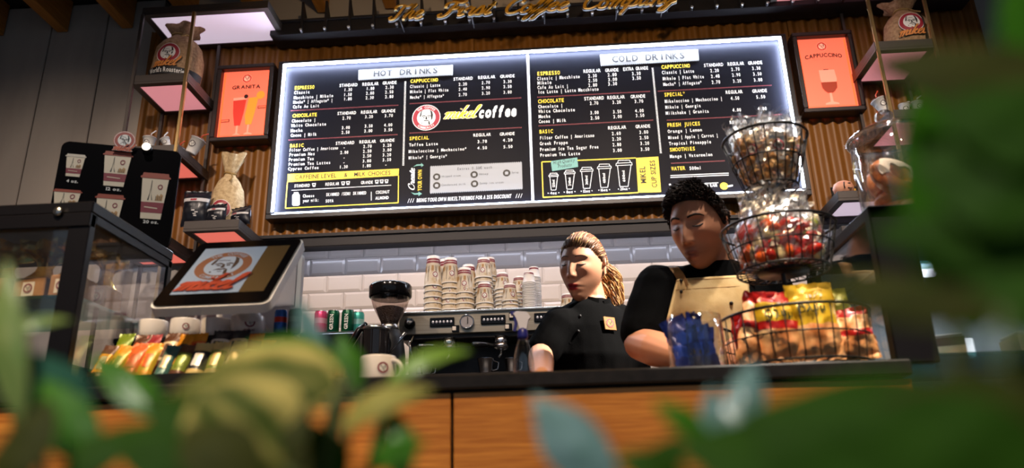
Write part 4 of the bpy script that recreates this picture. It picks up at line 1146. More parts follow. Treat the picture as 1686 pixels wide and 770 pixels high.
bd.obj('round_badge', [mat('badge_red', srgb(150, 54, 44), .4), EMW, INK, mat('badge_rim', srgb(176, 92, 70), .4), mat('badge_script', srgb(196, 92, 58), .4)], cup_sign)
x, z = on_sign(243, 247)
MB().lathe([(0, .02), (.006, .02), (.013, .006), (.013, 0), (0, 0)], 16, Matrix.Translation((x, -.003, z)) @ Matrix.Rotation(PI/2, 4, 'X')).obj('lamp_housing', CHAR, cup_sign)
MB().ball((x, -.024, z), (.011, .004, .011)).obj('lamp_lens', mat('lamp_lens', (1, 1, 1), emit=(1, .9, .7), es=3), cup_sign)

# ---------------------------------------------------------------- customer screen of the till
yb_, yt_ = 1.54, 1.735
A_, B_, C_, D_ = at(247.6, 502.5, yb_), at(437.5, 497, yb_), at(474, 393, yt_), at(305, 402.7, yt_)
cen = (A_+B_)/2; xdir = (B_-A_+C_-D_).normalized(); up = (D_+C_-A_-B_); LH = up.length/2; ydir = (up-xdir*up.dot(xdir)).normalized()
LW = ((B_-A_).length+(C_-D_).length)/2; nz = xdir.cross(ydir)
MS = Matrix((xdir, ydir, nz)).transposed().to_4x4(); MS.translation = cen
till = thing('till_screen', 'large tilted till screen showing the round coffee emblem, white rim', 'screen', (cen.x, cen.y+.1, zc))
off = Matrix.Translation(-Vector(till.location)) @ MS
lp = rr_loop(-LW/2, LW/2, 0, LH, .018)
def slab(mb, lp_, z0, z1, M, m=0):
    n = len(lp_); vs = [(x, y, z0) for x, y in lp_]+[(x, y, z1) for x, y in lp_]
    mb.add(vs, [list(range(n))[::-1], [n+i for i in range(n)]]+[[i, (i+1) % n, n+(i+1) % n, n+i] for i in range(n)], m, False, M)
b = MB(); slab(b, rr_loop(-LW/2-.004, LW/2+.004, -.004, LH+.004, .02), -.026, -.004, off); b.obj('housing', WHITE, till)
b = MB(); slab(b, lp, -.004, 0, off); b.obj('glass_front', mat('screen_glass', srgb(8, 7, 9), .12), till)
SC = lambda a, c, o_=0: off @ Vector((-LW/2+a*LW, c*LH, .0006+o_))
g = MB()
g.flat([SC(.11, .15), (SC(.64, .15)), SC(.70, .87), SC(.17, .87)] if False else [SC(.10, .15), SC(.70, .15), SC(.70, .88), SC(.10, .88)], 0)
g.flat([SC(.70, .15), SC(.92, .15), SC(.92, .88), SC(.70, .88)], 1)
er = .255*LW; c0 = (.40, .57)
emblem(g, lambda x, y, o_: SC(c0[0]+x*er/LW, c0[1]+y*er/LH, o_), .0006, 2, 3, 4, True)
script_to(g, 'mikel', lambda x, y, o_: SC(.11+x/LW, .185+y/LH, .002+o_), .036, .12, 5, LW*.50, .3, .07, 0, 6)
g.obj('display', [mat('scr_pale', srgb(120, 134, 156), .3, emit=srgb(150, 165, 188), es=.15), mat('scr_olive', srgb(74, 58, 34), .3, emit=srgb(74, 58, 34), es=.15), mat('scr_brown', srgb(112, 76, 58), .3, emit=srgb(112, 76, 58), es=.1),
                mat('scr_light', srgb(126, 138, 158), .3, emit=srgb(160, 172, 192), es=.15), mat('scr_ink', srgb(60, 46, 40), .4), mat('scr_red', srgb(150, 62, 44), .3, emit=srgb(150, 62, 44), es=.1), mat('scr_dark_red', srgb(96, 48, 42), .3)], till)
neck = cen+ydir*LH*.45-nz*.03-Vector(till.location)
fy = 1.897-till.location.y
MB().tube([(neck.x, fy, .02), (neck.x, fy, neck.z*.6), tuple(neck)], [.022, .022, .026], 12).obj('stand_neck', WHITE, till)
MB().box((neck.x, fy, .012), (.16, .044, .024), 0, .006).obj('stand_foot', WHITE, till)
# white back of the operator screen, to its right
yo = 1.86
p0, p1 = at(470, 416, yo), at(495, 560, yo)
T = thing('till_monitor', 'white upright back of a second till monitor beside the tilted screen', 'screen', (at(484, 500, yo).x-.06, yo, zc), (0, 0, 0))
hz = at(484, 414, yo).z-zc; xw = at(497, 440, yo).x-T.location.x
b = MB(); slab(b, rr_loop(-.14, xw, .06, hz, .018), -.02, .0, Matrix(((1, 0, 0, 0), (0, 0, -1, 0), (0, 1, 0, 0), (0, 0, 0, 1)))); b.obj('back_shell', WHITE, T)
b = MB(); slab(b, rr_loop(-.13, xw-.012, .07, hz-.012, .014), .0, .006, Matrix(((1, 0, 0, 0), (0, 0, -1, 0), (0, 1, 0, 0), (0, 0, 0, 1)))); b.obj('raised_back', mat('pale_grey_plastic', srgb(206, 200, 206), .4), T)
MB().lathe([(0, 0), (.004, 0), (.004, .003), (0, .003)], 8, Matrix.Translation((xw-.022, -.008, hz-.022)) @ Matrix.Rotation(PI/2, 4, 'X')).obj('screw', INK, T)
MB().span((-.10, -.02, 0), (.02, .05, .06), 0, .006).obj('foot', WHITE, T)

# ---------------------------------------------------------------- row of white mugs on a riser
ym = 1.80
zmug = at(300, 560, ym).z
rs = thing('wire_riser', 'low black riser carrying the row of white mugs', 'riser', (at(335, 560, ym).x, ym, zc))
MB().span((-.20, -.05, zmug-zc-.012), (.235, .06, zmug-zc), 0, .002).obj('top_board', BLACK, rs)
for x in (-.19, .225):
    for y in (-.045, .05): MB().span((x-.005, y-.005, 0), (x+.005, y+.005, zmug-zc-.012)).obj('leg', BLACK, rs)
MUGW = mat('mug_porcelain', srgb(222, 214, 210), .2, coat=.3)
def mug(label, px, py_top, wpx, Y, z0, emb=None, rot=0, grp='white mugs', handle=True, he=None):
    s = Y/FPX*1.07; p = at(px, py_top, Y); r = wpx*s/2; h = he or max(.05, p.z-z0)
    T = thing('mug', label, 'mug', (p.x, Y, z0+.0005), (0, 0, rot), grp)
    MB().lathe([(0, .004), (r*.8, .0), (r*.92, .004), (r, .02), (r, h-.003), (r-.0015, h), (r-.004, h-.002), (r-.005, .01), (0, .008)], 28).obj('bowl', MUGW, T)
    if handle:
        MB().tube([(r*math.cos(k)*0+r-.002+.026*math.sin(k), 0, h*.5+h*.32*math.cos(k)) for k in [PI*i/10 for i in range(11)]], .005, 8).obj('handle', MUGW, T)
    if emb:
        g = MB(); e = emb
        emblem(g, lambda x, y, o_: (lambda a: ((r+.0006+o_)*math.cos(a), (r+.0006+o_)*math.sin(a), h*.55+y*e))(-PI/2-rot+.5+x*e/r), .0006, 0, 1, 2, False, 20)
        text_to(g, 'mikel', lambda x, y: (lambda a: ((r+.001)*math.cos(a), (r+.001)*math.sin(a), h*.14+y))(-PI/2-rot+.5+(x-e)/r), e*.5, e*2, 0, False, .02)
        g.obj('mug_emblem', [MAROON, EMW, INK], T)
    return T
mug('plain white mug at the left end of the riser', 253, 530, 45, ym, zmug, None, 2.6)
mug('white mug second from the left on the riser', 306, 529, 46, ym, zmug, .008, 2.4)
mug('white mug third from the left on the riser', 357, 528, 46, ym+.01, zmug, None, 2.2)
mug('white mug at the right end of the riser, under the screen edge', 409, 525, 52, ym-.01, zmug, .012, 2.5)

# ---------------------------------------------------------------- snack bars in a counter box
def foil(name, c, r_=.35, m_=.15): return mat('foil_'+name, c, r_, m_, spec=.6)
FO = {k: foil(k, srgb(*c)) for k, c in dict(brown=(92, 52, 30), yellow=(196, 160, 40), orange=(226, 104, 44), amber=(226, 150, 30), teal=(70, 110, 104), green=(130, 140, 50), gold=(206, 176, 110), black=(22, 20, 20), red=(150, 34, 44), cream=(220, 196, 156), white=(220, 214, 206), lime=(120, 140, 30), blue=(34, 66, 160), rust=(190, 90, 40)).items()}
ysn = 1.575
bxl, bxr = at(160, 600, ysn).x, at(455, 600, ysn).x
tray = thing('counter_tray', 'black stepped counter tray holding rows of snack bars', 'tray', ((bxl+bxr)/2, ysn, zc))
wt = (bxr-bxl)/2+.01
MB().span((-wt, -.018, 0), (wt, -.014, .03), 0).span((-wt, -.018, 0), (wt, .115, .004)).span((-wt, -.018, 0), (-wt+.003, .115, .04)).span((wt-.003, -.018, 0), (wt, .115, .04)).obj('tray_body', BLACK, tray)
MB().span((-wt+.003, .055, .004), (wt-.003, .115, .035)).obj('step', BLACK, tray)
def snack(label, u, v_top, Y, wpx, hh, tilt, cols, seed, z0, word=None, rz=0):
    s = Y/FPX*1.06; p = at(u, v_top, Y+.03)
    w_ = wpx*s; hh = (p.z-z0)/math.cos(.42)
    T = thing('snack_bar', label, 'snack bar', (p.x-.012, Y, z0), (-.42+tilt*0, tilt, rz), 'wrapped snack bars on the counter')
    c = [FO[k] for k in cols]
    b = MB()
    fr = pillow(b, w_, hh, w_*.45, None, seed, .0022, .09, 8, 14, lambda u_, v_, sd: 0 if v_ < .36 else (1 if v_ < .80 else 0), 0, .002)
    b.obj('wrapper', c[:2], T)
    g = MB()
    g.sheet(lambda a, b_: fr(-.5+a*1.0, .42+.30*b_, .0012), 3, 3, 0)
    if word: text_to(g, word, lambda x, y: fr(.45-y, .12+x, .002), .35, .6, 1, False, .02)
    for k in range(3): g.sheet(lambda a, b_: fr(-.55+a*1.1, .10+.06*k+.03*b_, .0014), 3, 1, 1)
    g.obj('wrapper_print', [c[2], c[3]], T)
zr1 = zc+.0045; zr2 = zc+.0355
front = [('brown and amber', 180, 566, 22, ('brown', 'amber', 'cream', 'brown')), ('yellow and brown', 204, 566, 23, ('amber', 'yellow', 'green', 'brown')), ('bright orange', 232, 562, 28, ('orange', 'orange', 'rust', 'brown')),
         ('golden yellow', 257, 562, 25, ('amber', 'yellow', 'orange', 'black')), ('teal', 283, 566, 22, ('teal', 'teal', 'cream', 'brown')), ('brown and green', 308, 565, 24, ('brown', 'green', 'lime', 'cream')),
         ('black and white', 338, 562, 28, ('gold', 'black', 'white', 'red')), ('dark green and gold', 366, 560, 25, ('gold', 'green', 'gold', 'black')), ('cream and gold', 392, 558, 24, ('gold', 'cream', 'gold', 'brown')), ('red and cream', 418, 557, 24, ('red', 'cream', 'red', 'brown')), ('amber striped', 443, 556, 22, ('amber', 'brown', 'cream', 'brown'))]
for i, (nm, u, v, wp, cs) in enumerate(front):
    snack(nm+' wrapped snack bar in the front row of the tray', u, v, ysn, wp*1.08, .072+.003*math.sin(i*2.1), .10+.04*math.sin(i*1.7), cs, i+1, zr1, None)
back = [('lime green', 212, 546, 25, ('lime', 'lime', 'yellow', 'brown')), ('brown', 238, 548, 25, ('brown', 'brown', 'rust', 'cream')), ('red', 262, 548, 24, ('red', 'red', 'cream', 'brown')), ('cream and brown', 288, 545, 25, ('brown', 'cream', 'brown', 'red')),
        ('yellow', 312, 547, 25, ('amber', 'amber', 'brown', 'brown')), ('amber and red', 338, 545, 24, ('amber', 'orange', 'red', 'brown')), ('black and white', 368, 541, 30, ('black', 'white', 'black', 'red')), ('black and cream', 402, 540, 30, ('black', 'cream', 'black', 'red')), ('orange', 430, 546, 24, ('orange', 'amber', 'rust', 'brown'))]
for i, (nm, u, v, wp, cs) in enumerate(back):
    snack(nm+' wrapped snack bar in the back row of the tray', u, v, ysn+.07, wp*1.05, .076+.003*math.sin(i*2.7), .05*math.sin(i*2.3), cs, i+31, zr2, None)

# ---------------------------------------------------------------- drinks cans on a black fridge, left of the grinder
yk = 3.47
zcan = at(520, 551, yk).z
fb = thing('small_fridge', 'low black box fridge under the cans, on the back counter', 'fridge', (at(520, 560, yk).x, yk, zbc+.0005))
fw = at(598, 560, yk).x-at(520, 560, yk).x
MB().span((-.32, -.06, .01), (fw, .3, zcan-zbc-.001), 0, .004).obj('fridge_body', BLACK, fb)
MB().span((-.31, -.075, .02), (fw-.01, -.06, zcan-zbc-.012), 0, .003).obj('fridge_door', BLACKG, fb)
MB().span((fw-.04, -.085, .06), (fw-.03, -.075, zcan-zbc-.05)).obj('handle', STEEL, fb)
MB().span((-.3, -.05, 0), (fw-.02, .28, .01)).obj('plinth', BLACK, fb)
def can(label, u, body, band, word=None, dy=0, Y=None, z=None, sc=1):
    Y = Y or yk+dy; p = at(u, 540, Y)
    T = thing('drinks_can', label, 'can', (p.x, Y, z or zcan), (0, 0, 0), 'drinks cans behind the counter')
    T.scale = (sc, sc, sc)
    MB().lathe([(0, 0), (.022, 0), (.029, .008), (.0295, .05), (.0295, .075), (.0295, .1), (.026, .109), (.0265, .111)], 24, None, [0, 1, 1, 1, 2, 2, 2, 0] if False else [0, 0, 0, 1, 0, 0, 2]).obj('can_body', [body, band, STEEL], T)
    MB().lathe([(.0265, .111), (.0255, .112), (.0245, .109), (0, .109)], 24, cap=False).obj('can_lid', STEEL, T)
    if word:
        g = MB()
        text_to(g, word, lambda x, y: (lambda a: (.0302*math.cos(a), .0302*math.sin(a), .015+x))(-PI/2-(y-.008)/.0295), .016, .075, 0, False, .03)
        g.obj('can_lettering', EMW, T)
cm = lambda n, *c: mat('can_'+n, srgb(*c), .25, .4)
can('small blue drinks can with a red band in front of the white monitor', 461, cm('blue', 40, 90, 170), cm('redband', 180, 50, 40), None, 0, 1.77, zmug+.0005, .52)
can('small grey green drinks can next to the blue one', 484, cm('sage', 96, 120, 104), cm('sage2', 130, 150, 130), None, 0, 1.77, zmug+.0005, .52)
can('bright pink drinks can on the black fridge', 527, cm('pink', 214, 70, 120), cm('palepink', 224, 160, 180))
can('dark green drinks can with upright white lettering, beside the pink can', 548, cm('green', 14, 80, 56), cm('green2', 14, 80, 56), 'GREEN')
can('dark green drinks can with upright white lettering, beside the teal can', 572, cm('green', 14, 80, 56), cm('green2', 14, 80, 56), 'GREEN')
can('pale teal drinks can at the right end of the row', 589, cm('teal', 70, 170, 160), cm('teal2', 150, 200, 196), None, .05)
# small basket of breadsticks below the cans, seen past the leaves
p = at(548, 600, 1.80)
T = thing('bread_basket', 'small tan basket of breadsticks on the counter, left of the mug', 'basket', (p.x, 1.80, zc))
BSK = mat('wicker', srgb(150, 110, 60), .8, noise_=60, col2=srgb(176, 134, 80), bump=(160, .5))
b = MB().lathe([(0, 0), (.034, 0), (.042, .045), (.044, .047), (.040, .046), (.032, .004), (0, .004)], 20); b.obj('basket_body', BSK, T)
for i in range(9):
    a = i*.7; MB().tube([(.015*math.cos(a), .015*math.sin(a), .006), (.028*math.cos(a), .028*math.sin(a), .085+.012*math.sin(i*2))], .006, 7).obj('breadstick', mat('breadstick', srgb(206, 150, 80), .7), T)
# ================================================================ BACK BAR: ESPRESSO MACHINE, CUPS, GRINDER
ye = 3.45
p0 = at(657, 517, ye); zt_m = p0.z; zpb = at(657, 552, ye).z
mw = .98
mach = thing('espresso_machine', 'wide stainless espresso machine with three groups on the back counter', 'espresso machine', (p0.x+mw/2, ye, zbc+.0005))
om = Vector((-p0.x-mw/2, -ye, -zbc-.0005))
BR = mat('brushed_steel', srgb(176, 166, 150), .34, .9, noise_=6, col2=srgb(150, 140, 126), stretch=(.3, 8, 30))
DK = mat('machine_dark', srgb(46, 42, 42), .4, .4)
mh = mw/2; zb_m = zpb+om.z; ztm = zt_m+om.z
MB().span((-mh, 0, zb_m), (mh, .02, ztm), 0, .004).obj('control_panel', BR, mach)
MB().span((-mh-.004, -.012, ztm-.004), (mh+.004, .52, ztm+.006), 0, .002).obj('cup_tray', STEEL, mach)
MB().span((-mh+.01, .02, zb_m-.02), (mh-.01, .50, ztm-.004), 0, .004).obj('upper_body', DK, mach)
MB().span((-mh+.04, .22, .06), (mh-.04, .50, zb_m-.02), 0).obj('back_body', DK, mach)
MB().span((-mh, 0, .03), (mh, .5, .10), 0, .004).obj('drip_tray', DK, mach)
for x in (-mh+.04, mh-.08):
    MB().span((x, .05, .10), (x+.04, .24, zb_m-.02), 0, .003).obj('side_column', DK, mach)
for x in (-mh+.08, mh-.08):
    for y in (.06, .44): MB().lathe([(.02, 0), (.016, .05)], 12, Matrix.Translation((x, y, 0))).obj('foot', BLACK, mach)
RX = Matrix.Rotation(PI/2, 4, 'X')
def mpos(u, v):
    p = at(u, v, ye-.005); return Vector((p.x, p.y, p.z))+om
# knob, gauge, key pads, square buttons
q = mpos(675, 533)
kn = MB().lathe([(.026, 0), (.026, .012), (.018, .022), (0, .024)], 20, Matrix.Translation(q) @ RX).obj('steam_knob', BLACKG, mach)
MB().lathe([(.011, .024), (.011, .028), (0, .029)], 16, Matrix.Translation(q) @ RX).obj('knob_cap', STEEL, kn)
q = mpos(769, 530)
ga = MB().lathe([(.032, 0), (.034, .012), (.030, .014), (.028, .010)], 28, Matrix.Translation(q) @ RX, cap=False).obj('pressure_gauge', CHROME, mach)
gg = MB().lathe([(0, .009), (.029, .009)], 24, Matrix.Translation(q) @ RX, 0, cap=False); gg.obj('gauge_dial', mat('dial', srgb(140, 136, 140), .4), ga)
MB().box((q.x+.004, q.y-.012, q.z+.006), (.004, .002, .03)).obj('gauge_needle', INK, ga)
for u, v in ((728, 530), (812, 526), (900, 522)):
    q = mpos(u, v)
    pd = MB().box((q.x, q.y, q.z), (.115, .010, .042), 0, .003).obj('key_pad', BLACKG, mach)
    for k in range(6):
        MB().ball((q.x-.042+k*.0168, q.y-.006, q.z), (.0062, .003, .0075), 0, 10).obj('key', mat('key_metal', srgb(200, 200, 214), .25, .4), pd)
for u, v in ((748, 541), (835, 538), (842, 520)):
    q = mpos(u, v)
    sb = MB().box((q.x+.006, q.y, q.z), (.034, .010, .032), 0, .002).obj('button_plate', BLACKG, mach)
    MB().box((q.x, q.y-.006, q.z), (.018, .006, .020), 0, .002).obj('square_button', mat('button_white', srgb(216, 206, 196), .4), sb)
for i, u in enumerate((738, 824, 910)):
    q = mpos(u, 556); q.z = zb_m-.015
    gh = MB().lathe([(.036, .0), (.036, -.03), (.033, -.035), (.033, -.052), (0, -.052)], 24, Matrix.Translation((q.x, .04, q.z)), 0).obj('group_head', CHROME, mach)
    MB().lathe([(.039, -.034), (.040, -.050), (.030, -.058), (.012, -.066), (0, -.066)], 24, Matrix.Translation((q.x, .04, q.z))).obj('filter_basket', CHROME, gh)
    MB().tube([(q.x-.03, .02, q.z-.045), (q.x-.06, -.03, q.z-.05), (q.x-.115, -.10, q.z-.062)], [.009, .012, .014], 10).obj('portafilter_handle', BLACKG, gh)
    MB().tube([(q.x, .03, q.z-.06), (q.x, .02, q.z-.085), (q.x-.012, .015, q.z-.10)], .006, 8).obj('spout', CHROME, gh)
MB().tube([(-mh+.07, -.01, zb_m-.01), (-mh+.06, -.04, zb_m-.05), (-mh+.075, -.05, .16)], .006, 8).obj('steam_wand', CHROME, mach)
# steel jugs standing on the drip tray
def jug(label, u, Y, z0, r_, h_):
    p = at(u, 590, Y)
    T = thing('steel_jug', label, 'jug', (p.x, Y, z0), (0, 0, 0), 'steel jugs under the machine')
    MB().lathe([(0, 0), (r_*.7, 0), (r_*.72, .004), (r_, h_), (r_+.003, h_+.001), (r_-.002, h_-.001), (r_*.7, .006), (0, .006)], 24).obj('jug_wall', CHROME, T)
    MB().tube([(r_*.95, 0, h_*.85), (r_*1.5, 0, h_*.75), (r_*1.35, 0, h_*.3), (r_*.8, 0, h_*.2)], .004, 6).obj('handle', CHROME, T)
zdt = zbc+.1005
h1 = at(800, 591, ye+.06).z-zdt
jug('steel tapered jug under the second group of the machine', 800, ye+.06, zdt, .040, h1)
jug('steel tapered jug half hidden behind the spray bottle', 842, ye+.09, zdt, .034, h1+.002)
jug('steel tapered jug under the first group, behind the leaves', 702, ye+.07, zdt, .030, h1-.02)

# ---------------------------------------------------------------- paper cups stacked upside down on the machine
ztop = zt_m+.0065
def cup_mesh(r0, r1, h, espresso=False):
    """inverted: rim (r1) at the bottom, base (r0) on top"""
    rr = lambda z: r1+(r0-r1)*z/h
    pr = [(r1-.001, .001), (r1+.002, 0), (r1+.0035, .002), (r1+.002, .0045), (rr(.005), .005), (rr(h*.66), h*.66), (rr(h*.75), h*.75), (rr(h*.765), h*.765), (rr(h*.90), h*.90), (rr(h*.905), h*.905), (r0+.0008, h-.001), (r0-.001, h), (r0-.004, h-.004), (0, h-.004)]
    ms = [2, 2, 2, 2, 0, 0, 1, 2 if not espresso else 1, 1, 2, 2, 2, 0]
    ms = [2, 2, 2, 2, 0, 0, 1, 1, 1, 2, 2, 2, 2]
    return MB().lathe(pr, 22, None, ms).mesh('paper_cup', [mat('cup_cream', srgb(188, 176, 158), .6, noise_=26, col2=srgb(168, 146, 114), contrast=(.52, .64)), MAROON, WHITE] if not espresso else [mat('espresso_cup', srgb(214, 208, 206), .6), MAROON, WHITE])
def sil_mesh(r0, r1, h, seed):
    """city silhouettes and the round emblem printed round the cup"""
    g = MB(); rr = lambda z: r1+(r0-r1)*z/h+.0006
    def q(a, z, o_=0): return ((rr(z)+o_)*math.cos(a), (rr(z)+o_)*math.sin(a), z)
    r_ = random.Random(seed)
    for k in range(6):
        a0 = -PI/2-1.5+k*.52+r_.uniform(-.06, .06); w_ = .16
        if k % 2 == 0:   # tower, upside down with the cup
            P = [(-1, .66), (-.55, .66), (-.15, .5), (-.08, .2), (.0, .16), (.08, .2), (.15, .5), (.55, .66), (1, .66), (.3, .40), (.14, .15), (0, .12), (-.14, .15), (-.3, .40)]
        else:
            P = [(-1, .66), (1, .66), (1, .52), (.4, .44), (0, .50), (-.5, .42), (-1, .52)]
        g.add([q(a0+x*w_, z*h, .0003) for x, z in P], [list(range(len(P)))], 0 if k % 2 == 0 else 1)
    er = r1*.32; ea = -PI/2+r_.uniform(-.2, .5); ez = h*.36
    emblem(g, lambda x, y, o_: q(ea-x*er/r1, ez-y*er, .0005+o_), .0004, 2, 3, 0, False, 16)
    # lettering line on the band
    for k in range(10):
        a = -PI/2-1.1+k*.22
        g.add([q(a, h*.815, .0004), q(a+.14, h*.815, .0004), q(a+.14, h*.835, .0004), q(a, h*.835, .0004)], [[0, 1, 2, 3]], 3)
    return g.mesh('cup_print', [mat('sil_dark', srgb(62, 54, 50), .6), mat('sil_tan', srgb(150, 112, 66), .6), MAROON, EMW])
SIZES = {20: (.031, .0445, .155, .031), 16: (.030, .0445, .132, .029), 12: (.029, .0445, .108, .025), 8: (.027, .0395, .089, .019), 4: (.0225, .031, .058, .0085)}
CM = {k: cup_mesh(*v[:3], espresso=(k == 4)) for k, v in SIZES.items()}
SMs = {(k, s): sil_mesh(*SIZES[k][:3], k+s) for k in (20, 16, 12, 8) for s in range(2)}
ORD = ['very', 'second', 'third', 'fourth', 'fifth', 'sixth', 'seventh', 'eighth', 'ninth', 'tenth', 'eleventh', 'twelfth', 'thirteenth', 'fourteenth', 'fifteenth', 'sixteenth', 'seventeenth', 'eighteenth', 'nineteenth', 'twentieth']+['twenty-'+k for k in ('first', 'second', 'third', 'fourth', 'fifth', 'sixth', 'seventh', 'eighth', 'ninth')]
def stack(u, Y, size, v_top, where, seed, z0=None, word='tall'):
    r0, r1, h, st = SIZES[size]
    p = at(u, 500, Y); z = ztop if z0 is None else z0
    H_ = at(u, v_top, Y).z-z
    n = max(1, round((H_-h)/st)+1)
    step = (H_-h)/(n-1) if n > 1 else 0
    for i in range(n):
        lab = ('top paper cup of the ' if i == n-1 else ORD[i]+' lowest paper cup in the ')+where
        o = thing('paper_cup', lab, 'paper cup', (p.x+.0006*math.sin(i*2+seed), Y+.0006*math.cos(i*3), z+i*step), (0, 0, .1*math.sin(seed+i)), 'stacked paper cups on the machine')
        place('cup_wall', CM[size], o)
        if size != 4: place('cup_print', SMs[(size, (seed+i) % 2)], o)
stack(713, ye+.10, 20, 423, 'tall left-most stack on the machine', 1)
stack(734, ye+.24, 20, 428, 'stack half hidden behind the left-most stack', 2)
stack(741.5, ye+.12, 16, 426, 'second stack from the left on the machine', 3)
stack(765, ye+.11, 16, 442, 'third stack from the left on the machine', 4)
stack(772, ye+.26, 16, 437, 'stack half hidden behind the third stack', 5)
stack(798, ye+.09, 12, 466, 'short stack in front of the tall middle stack', 6)
stack(797, ye+.24, 12, 426, 'tall middle stack behind the short one', 7)
stack(806, ye+.36, 12, 425, 'stack furthest back behind the middle stack', 8)
stack(828, ye+.18, 8, 450, 'medium stack right of the middle stack', 9)
stack(840, ye+.09, 8, 468, 'short front stack of small cups', 10)
stack(856, ye+.22, 8, 456, 'stack between the small cups and the espresso cups', 11)
stack(872, ye+.10, 4, 448, 'front stack of tiny white espresso cups', 12)
stack(881, ye+.22, 4, 440, 'rear stack of tiny white espresso cups', 13)
stack(935, ye+.12, 8, 491, 'low stack beside the woman', 14)
# folded blue cloth
p = at(898, 505, ye+.1)
def cl(a, b_):
    return (-.05+.1*a, -.04+.08*b_, .004+.014*abs(noise.noise(Vector((a*3, b_*3, 2))))+.010*math.sin(PI*a)*math.sin(PI*b_))
MB().sheet(cl, 16, 12).sheet(lambda a, b_: (-.05+.1*a, -.04+.08*b_, 0), 16, 12).obj('cleaning_cloth', mat('blue_cloth', srgb(30, 40, 110), .9), None, True, 'crumpled dark blue cloth lying on the espresso machine', 'cloth', loc=(p.x, ye+.10, ztop))

# ---------------------------------------------------------------- coffee grinder
yg = 3.26
p = at(643, 480, yg)
gr = thing('coffee_grinder', 'black coffee grinder with a clear bean hopper beside the machine', 'coffee grinder', (p.x, yg, zbc+.0005))
zz = lambda v: at(643, v, yg).z-zbc
hw = (at(677, 480, yg).x-at(608, 480, yg).x)/2
zl0, zl1, zn = zz(487), zz(470), zz(538)
MB().lathe([(hw*.93, zl0-.012), (hw, zl0-.006), (hw*1.01, zl1-.01), (hw*.95, zl1), (hw*.6, zl1+.004), (0, zl1+.005)], 36).obj('hopper_lid', BLACKG, gr)
hop = MB().lathe([(hw*.92, zl0-.008), (hw*.80, zl0-.05), (hw*.42, zn+.02), (hw*.36, zn)], 36, cap=False).obj('hopper', film('hopper_clear', srgb(255, 250, 246), .18, .06, srgb(235, 225, 220)), gr)
zm_ = zz(508)
MB().lathe([(0, zm_), (hw*.55, zm_+.003), (hw*.66, zm_-.002), (hw*.40, zn+.02), (hw*.34, zn), (0, zn)], 30).obj('coffee_beans', mat('beans', srgb(38, 22, 16), .4, bump=(160, 1.0)), gr)
MB().lathe([(.035, zn-.02), (.042, zn-.014), (.042, zn), (.034, zn+.012)], 24).obj('collar', STEEL, gr)
MB().lathe([(.07, .03), (.075, .05), (.072, zn*.55), (.062, zn*.8), (.045, zn-.016)], 28).obj('motor_body', BLACK, gr)
MB().span((-.09, -.12, 0), (.09, .11, .03), 0, .008).obj('base', BLACK, gr)
zd0, zd1 = zz(595), zz(549)
dz = at(617, 560, yg-.14); dx_ = dz.x-p.x
ds = MB().lathe([(0, zd0), (.058, zd0), (.058, zd0+.01), (.056, zd1-.01), (.058, zd1), (0, zd1)], 28, Matrix.Translation((dx_, -.12, 0))).obj('doser_chamber', mat('smoked_doser', srgb(30, 26, 26), .12, spec=.8), gr)
MB().lathe([(.059, zd1-.014), (.0595, zd1-.002), (.050, zd1+.004), (0, zd1+.005)], 28, Matrix.Translation((dx_, -.12, 0))).obj('doser_lid', STEEL, gr)
MB().tube([(dx_+.06, -.13, zz(592)), (dx_+.10, -.14, zz(575)), (dx_+.13, -.15, zz(560))], [.005, .005, .009], 8).obj('doser_lever', CHROME, gr)
MB().tube([(dx_-.05, -.10, zz(540)), (dx_-.075, -.11, zz(550)), (dx_-.11, -.12, zz(575)), (dx_-.125, -.12, zz(602))], [.022, .030, .030, .024], 12, flat=.5).obj('side_arm', BLACKG, gr)
# white mug with the emblem on the front counter
mug('white mug with a round emblem on the front counter by the grinder', 623, 588, 56, 1.64, zc, .012, -.45, 'white mugs', True)

# ---------------------------------------------------------------- spray bottle
yb2 = 1.72
p = at(862, 600, yb2)
sb = thing('spray_bottle', 'clear spray bottle with a blue and white trigger head', 'spray bottle', (p.x, yb2, zc), (0, 0, 0))
zz2 = lambda v: at(862, v, yb2).z-zc
r_ = .0235; zn1 = zz2(556)
MB().lathe([(0, .001), (r_*.9, 0), (r_, .006), (r_*1.02, zn1*.45), (r_*.92, zn1*.62), (r_*.55, zn1*.90), (.0095, zn1*.97), (.0095, zn1)], 24, cap=False).obj('bottle', film('bottle_clear', (1, 1, 1), .24, .05), sb)
MB().lathe([(0, .003), (r_*.93, .003), (r_*.95, zn1*.30), (0, zn1*.30)], 24).obj('liquid', film('liquid', srgb(240, 220, 215), .1, .05, srgb(225, 190, 180)), sb)
BLU = mat('trigger_blue', srgb(34, 36, 120), .35)
MB().lathe([(.0115, zn1-.003), (.0125, zn1+.004), (.0115, zn1+.016), (.008, zn1+.022)], 16).obj('collar', BLU, sb)
z1 = zz2(523)
MB().prism([(-.006, zn1+.02), (.010, zn1+.02), (.014, z1-.006), (.020, z1), (.012, z1+.012), (-.012, z1+.016), (-.020, z1+.010), (-.014, z1)], -.007, .007, 0).obj('spray_head', mat('head_white', srgb(206, 206, 226), .4), sb)
MB().prism([(-.020, z1+.002), (-.012, z1+.004), (-.010, z1-.012), (-.016, z1-.032), (-.022, z1-.030), (-.018, z1-.014)], -.004, .004).obj('trigger', BLU, sb)
MB().prism([(-.026, z1+.008), (-.012, z1+.004), (-.012, z1+.015), (-.026, z1+.016)], -.006, .006).obj('nozzle', BLU, sb)

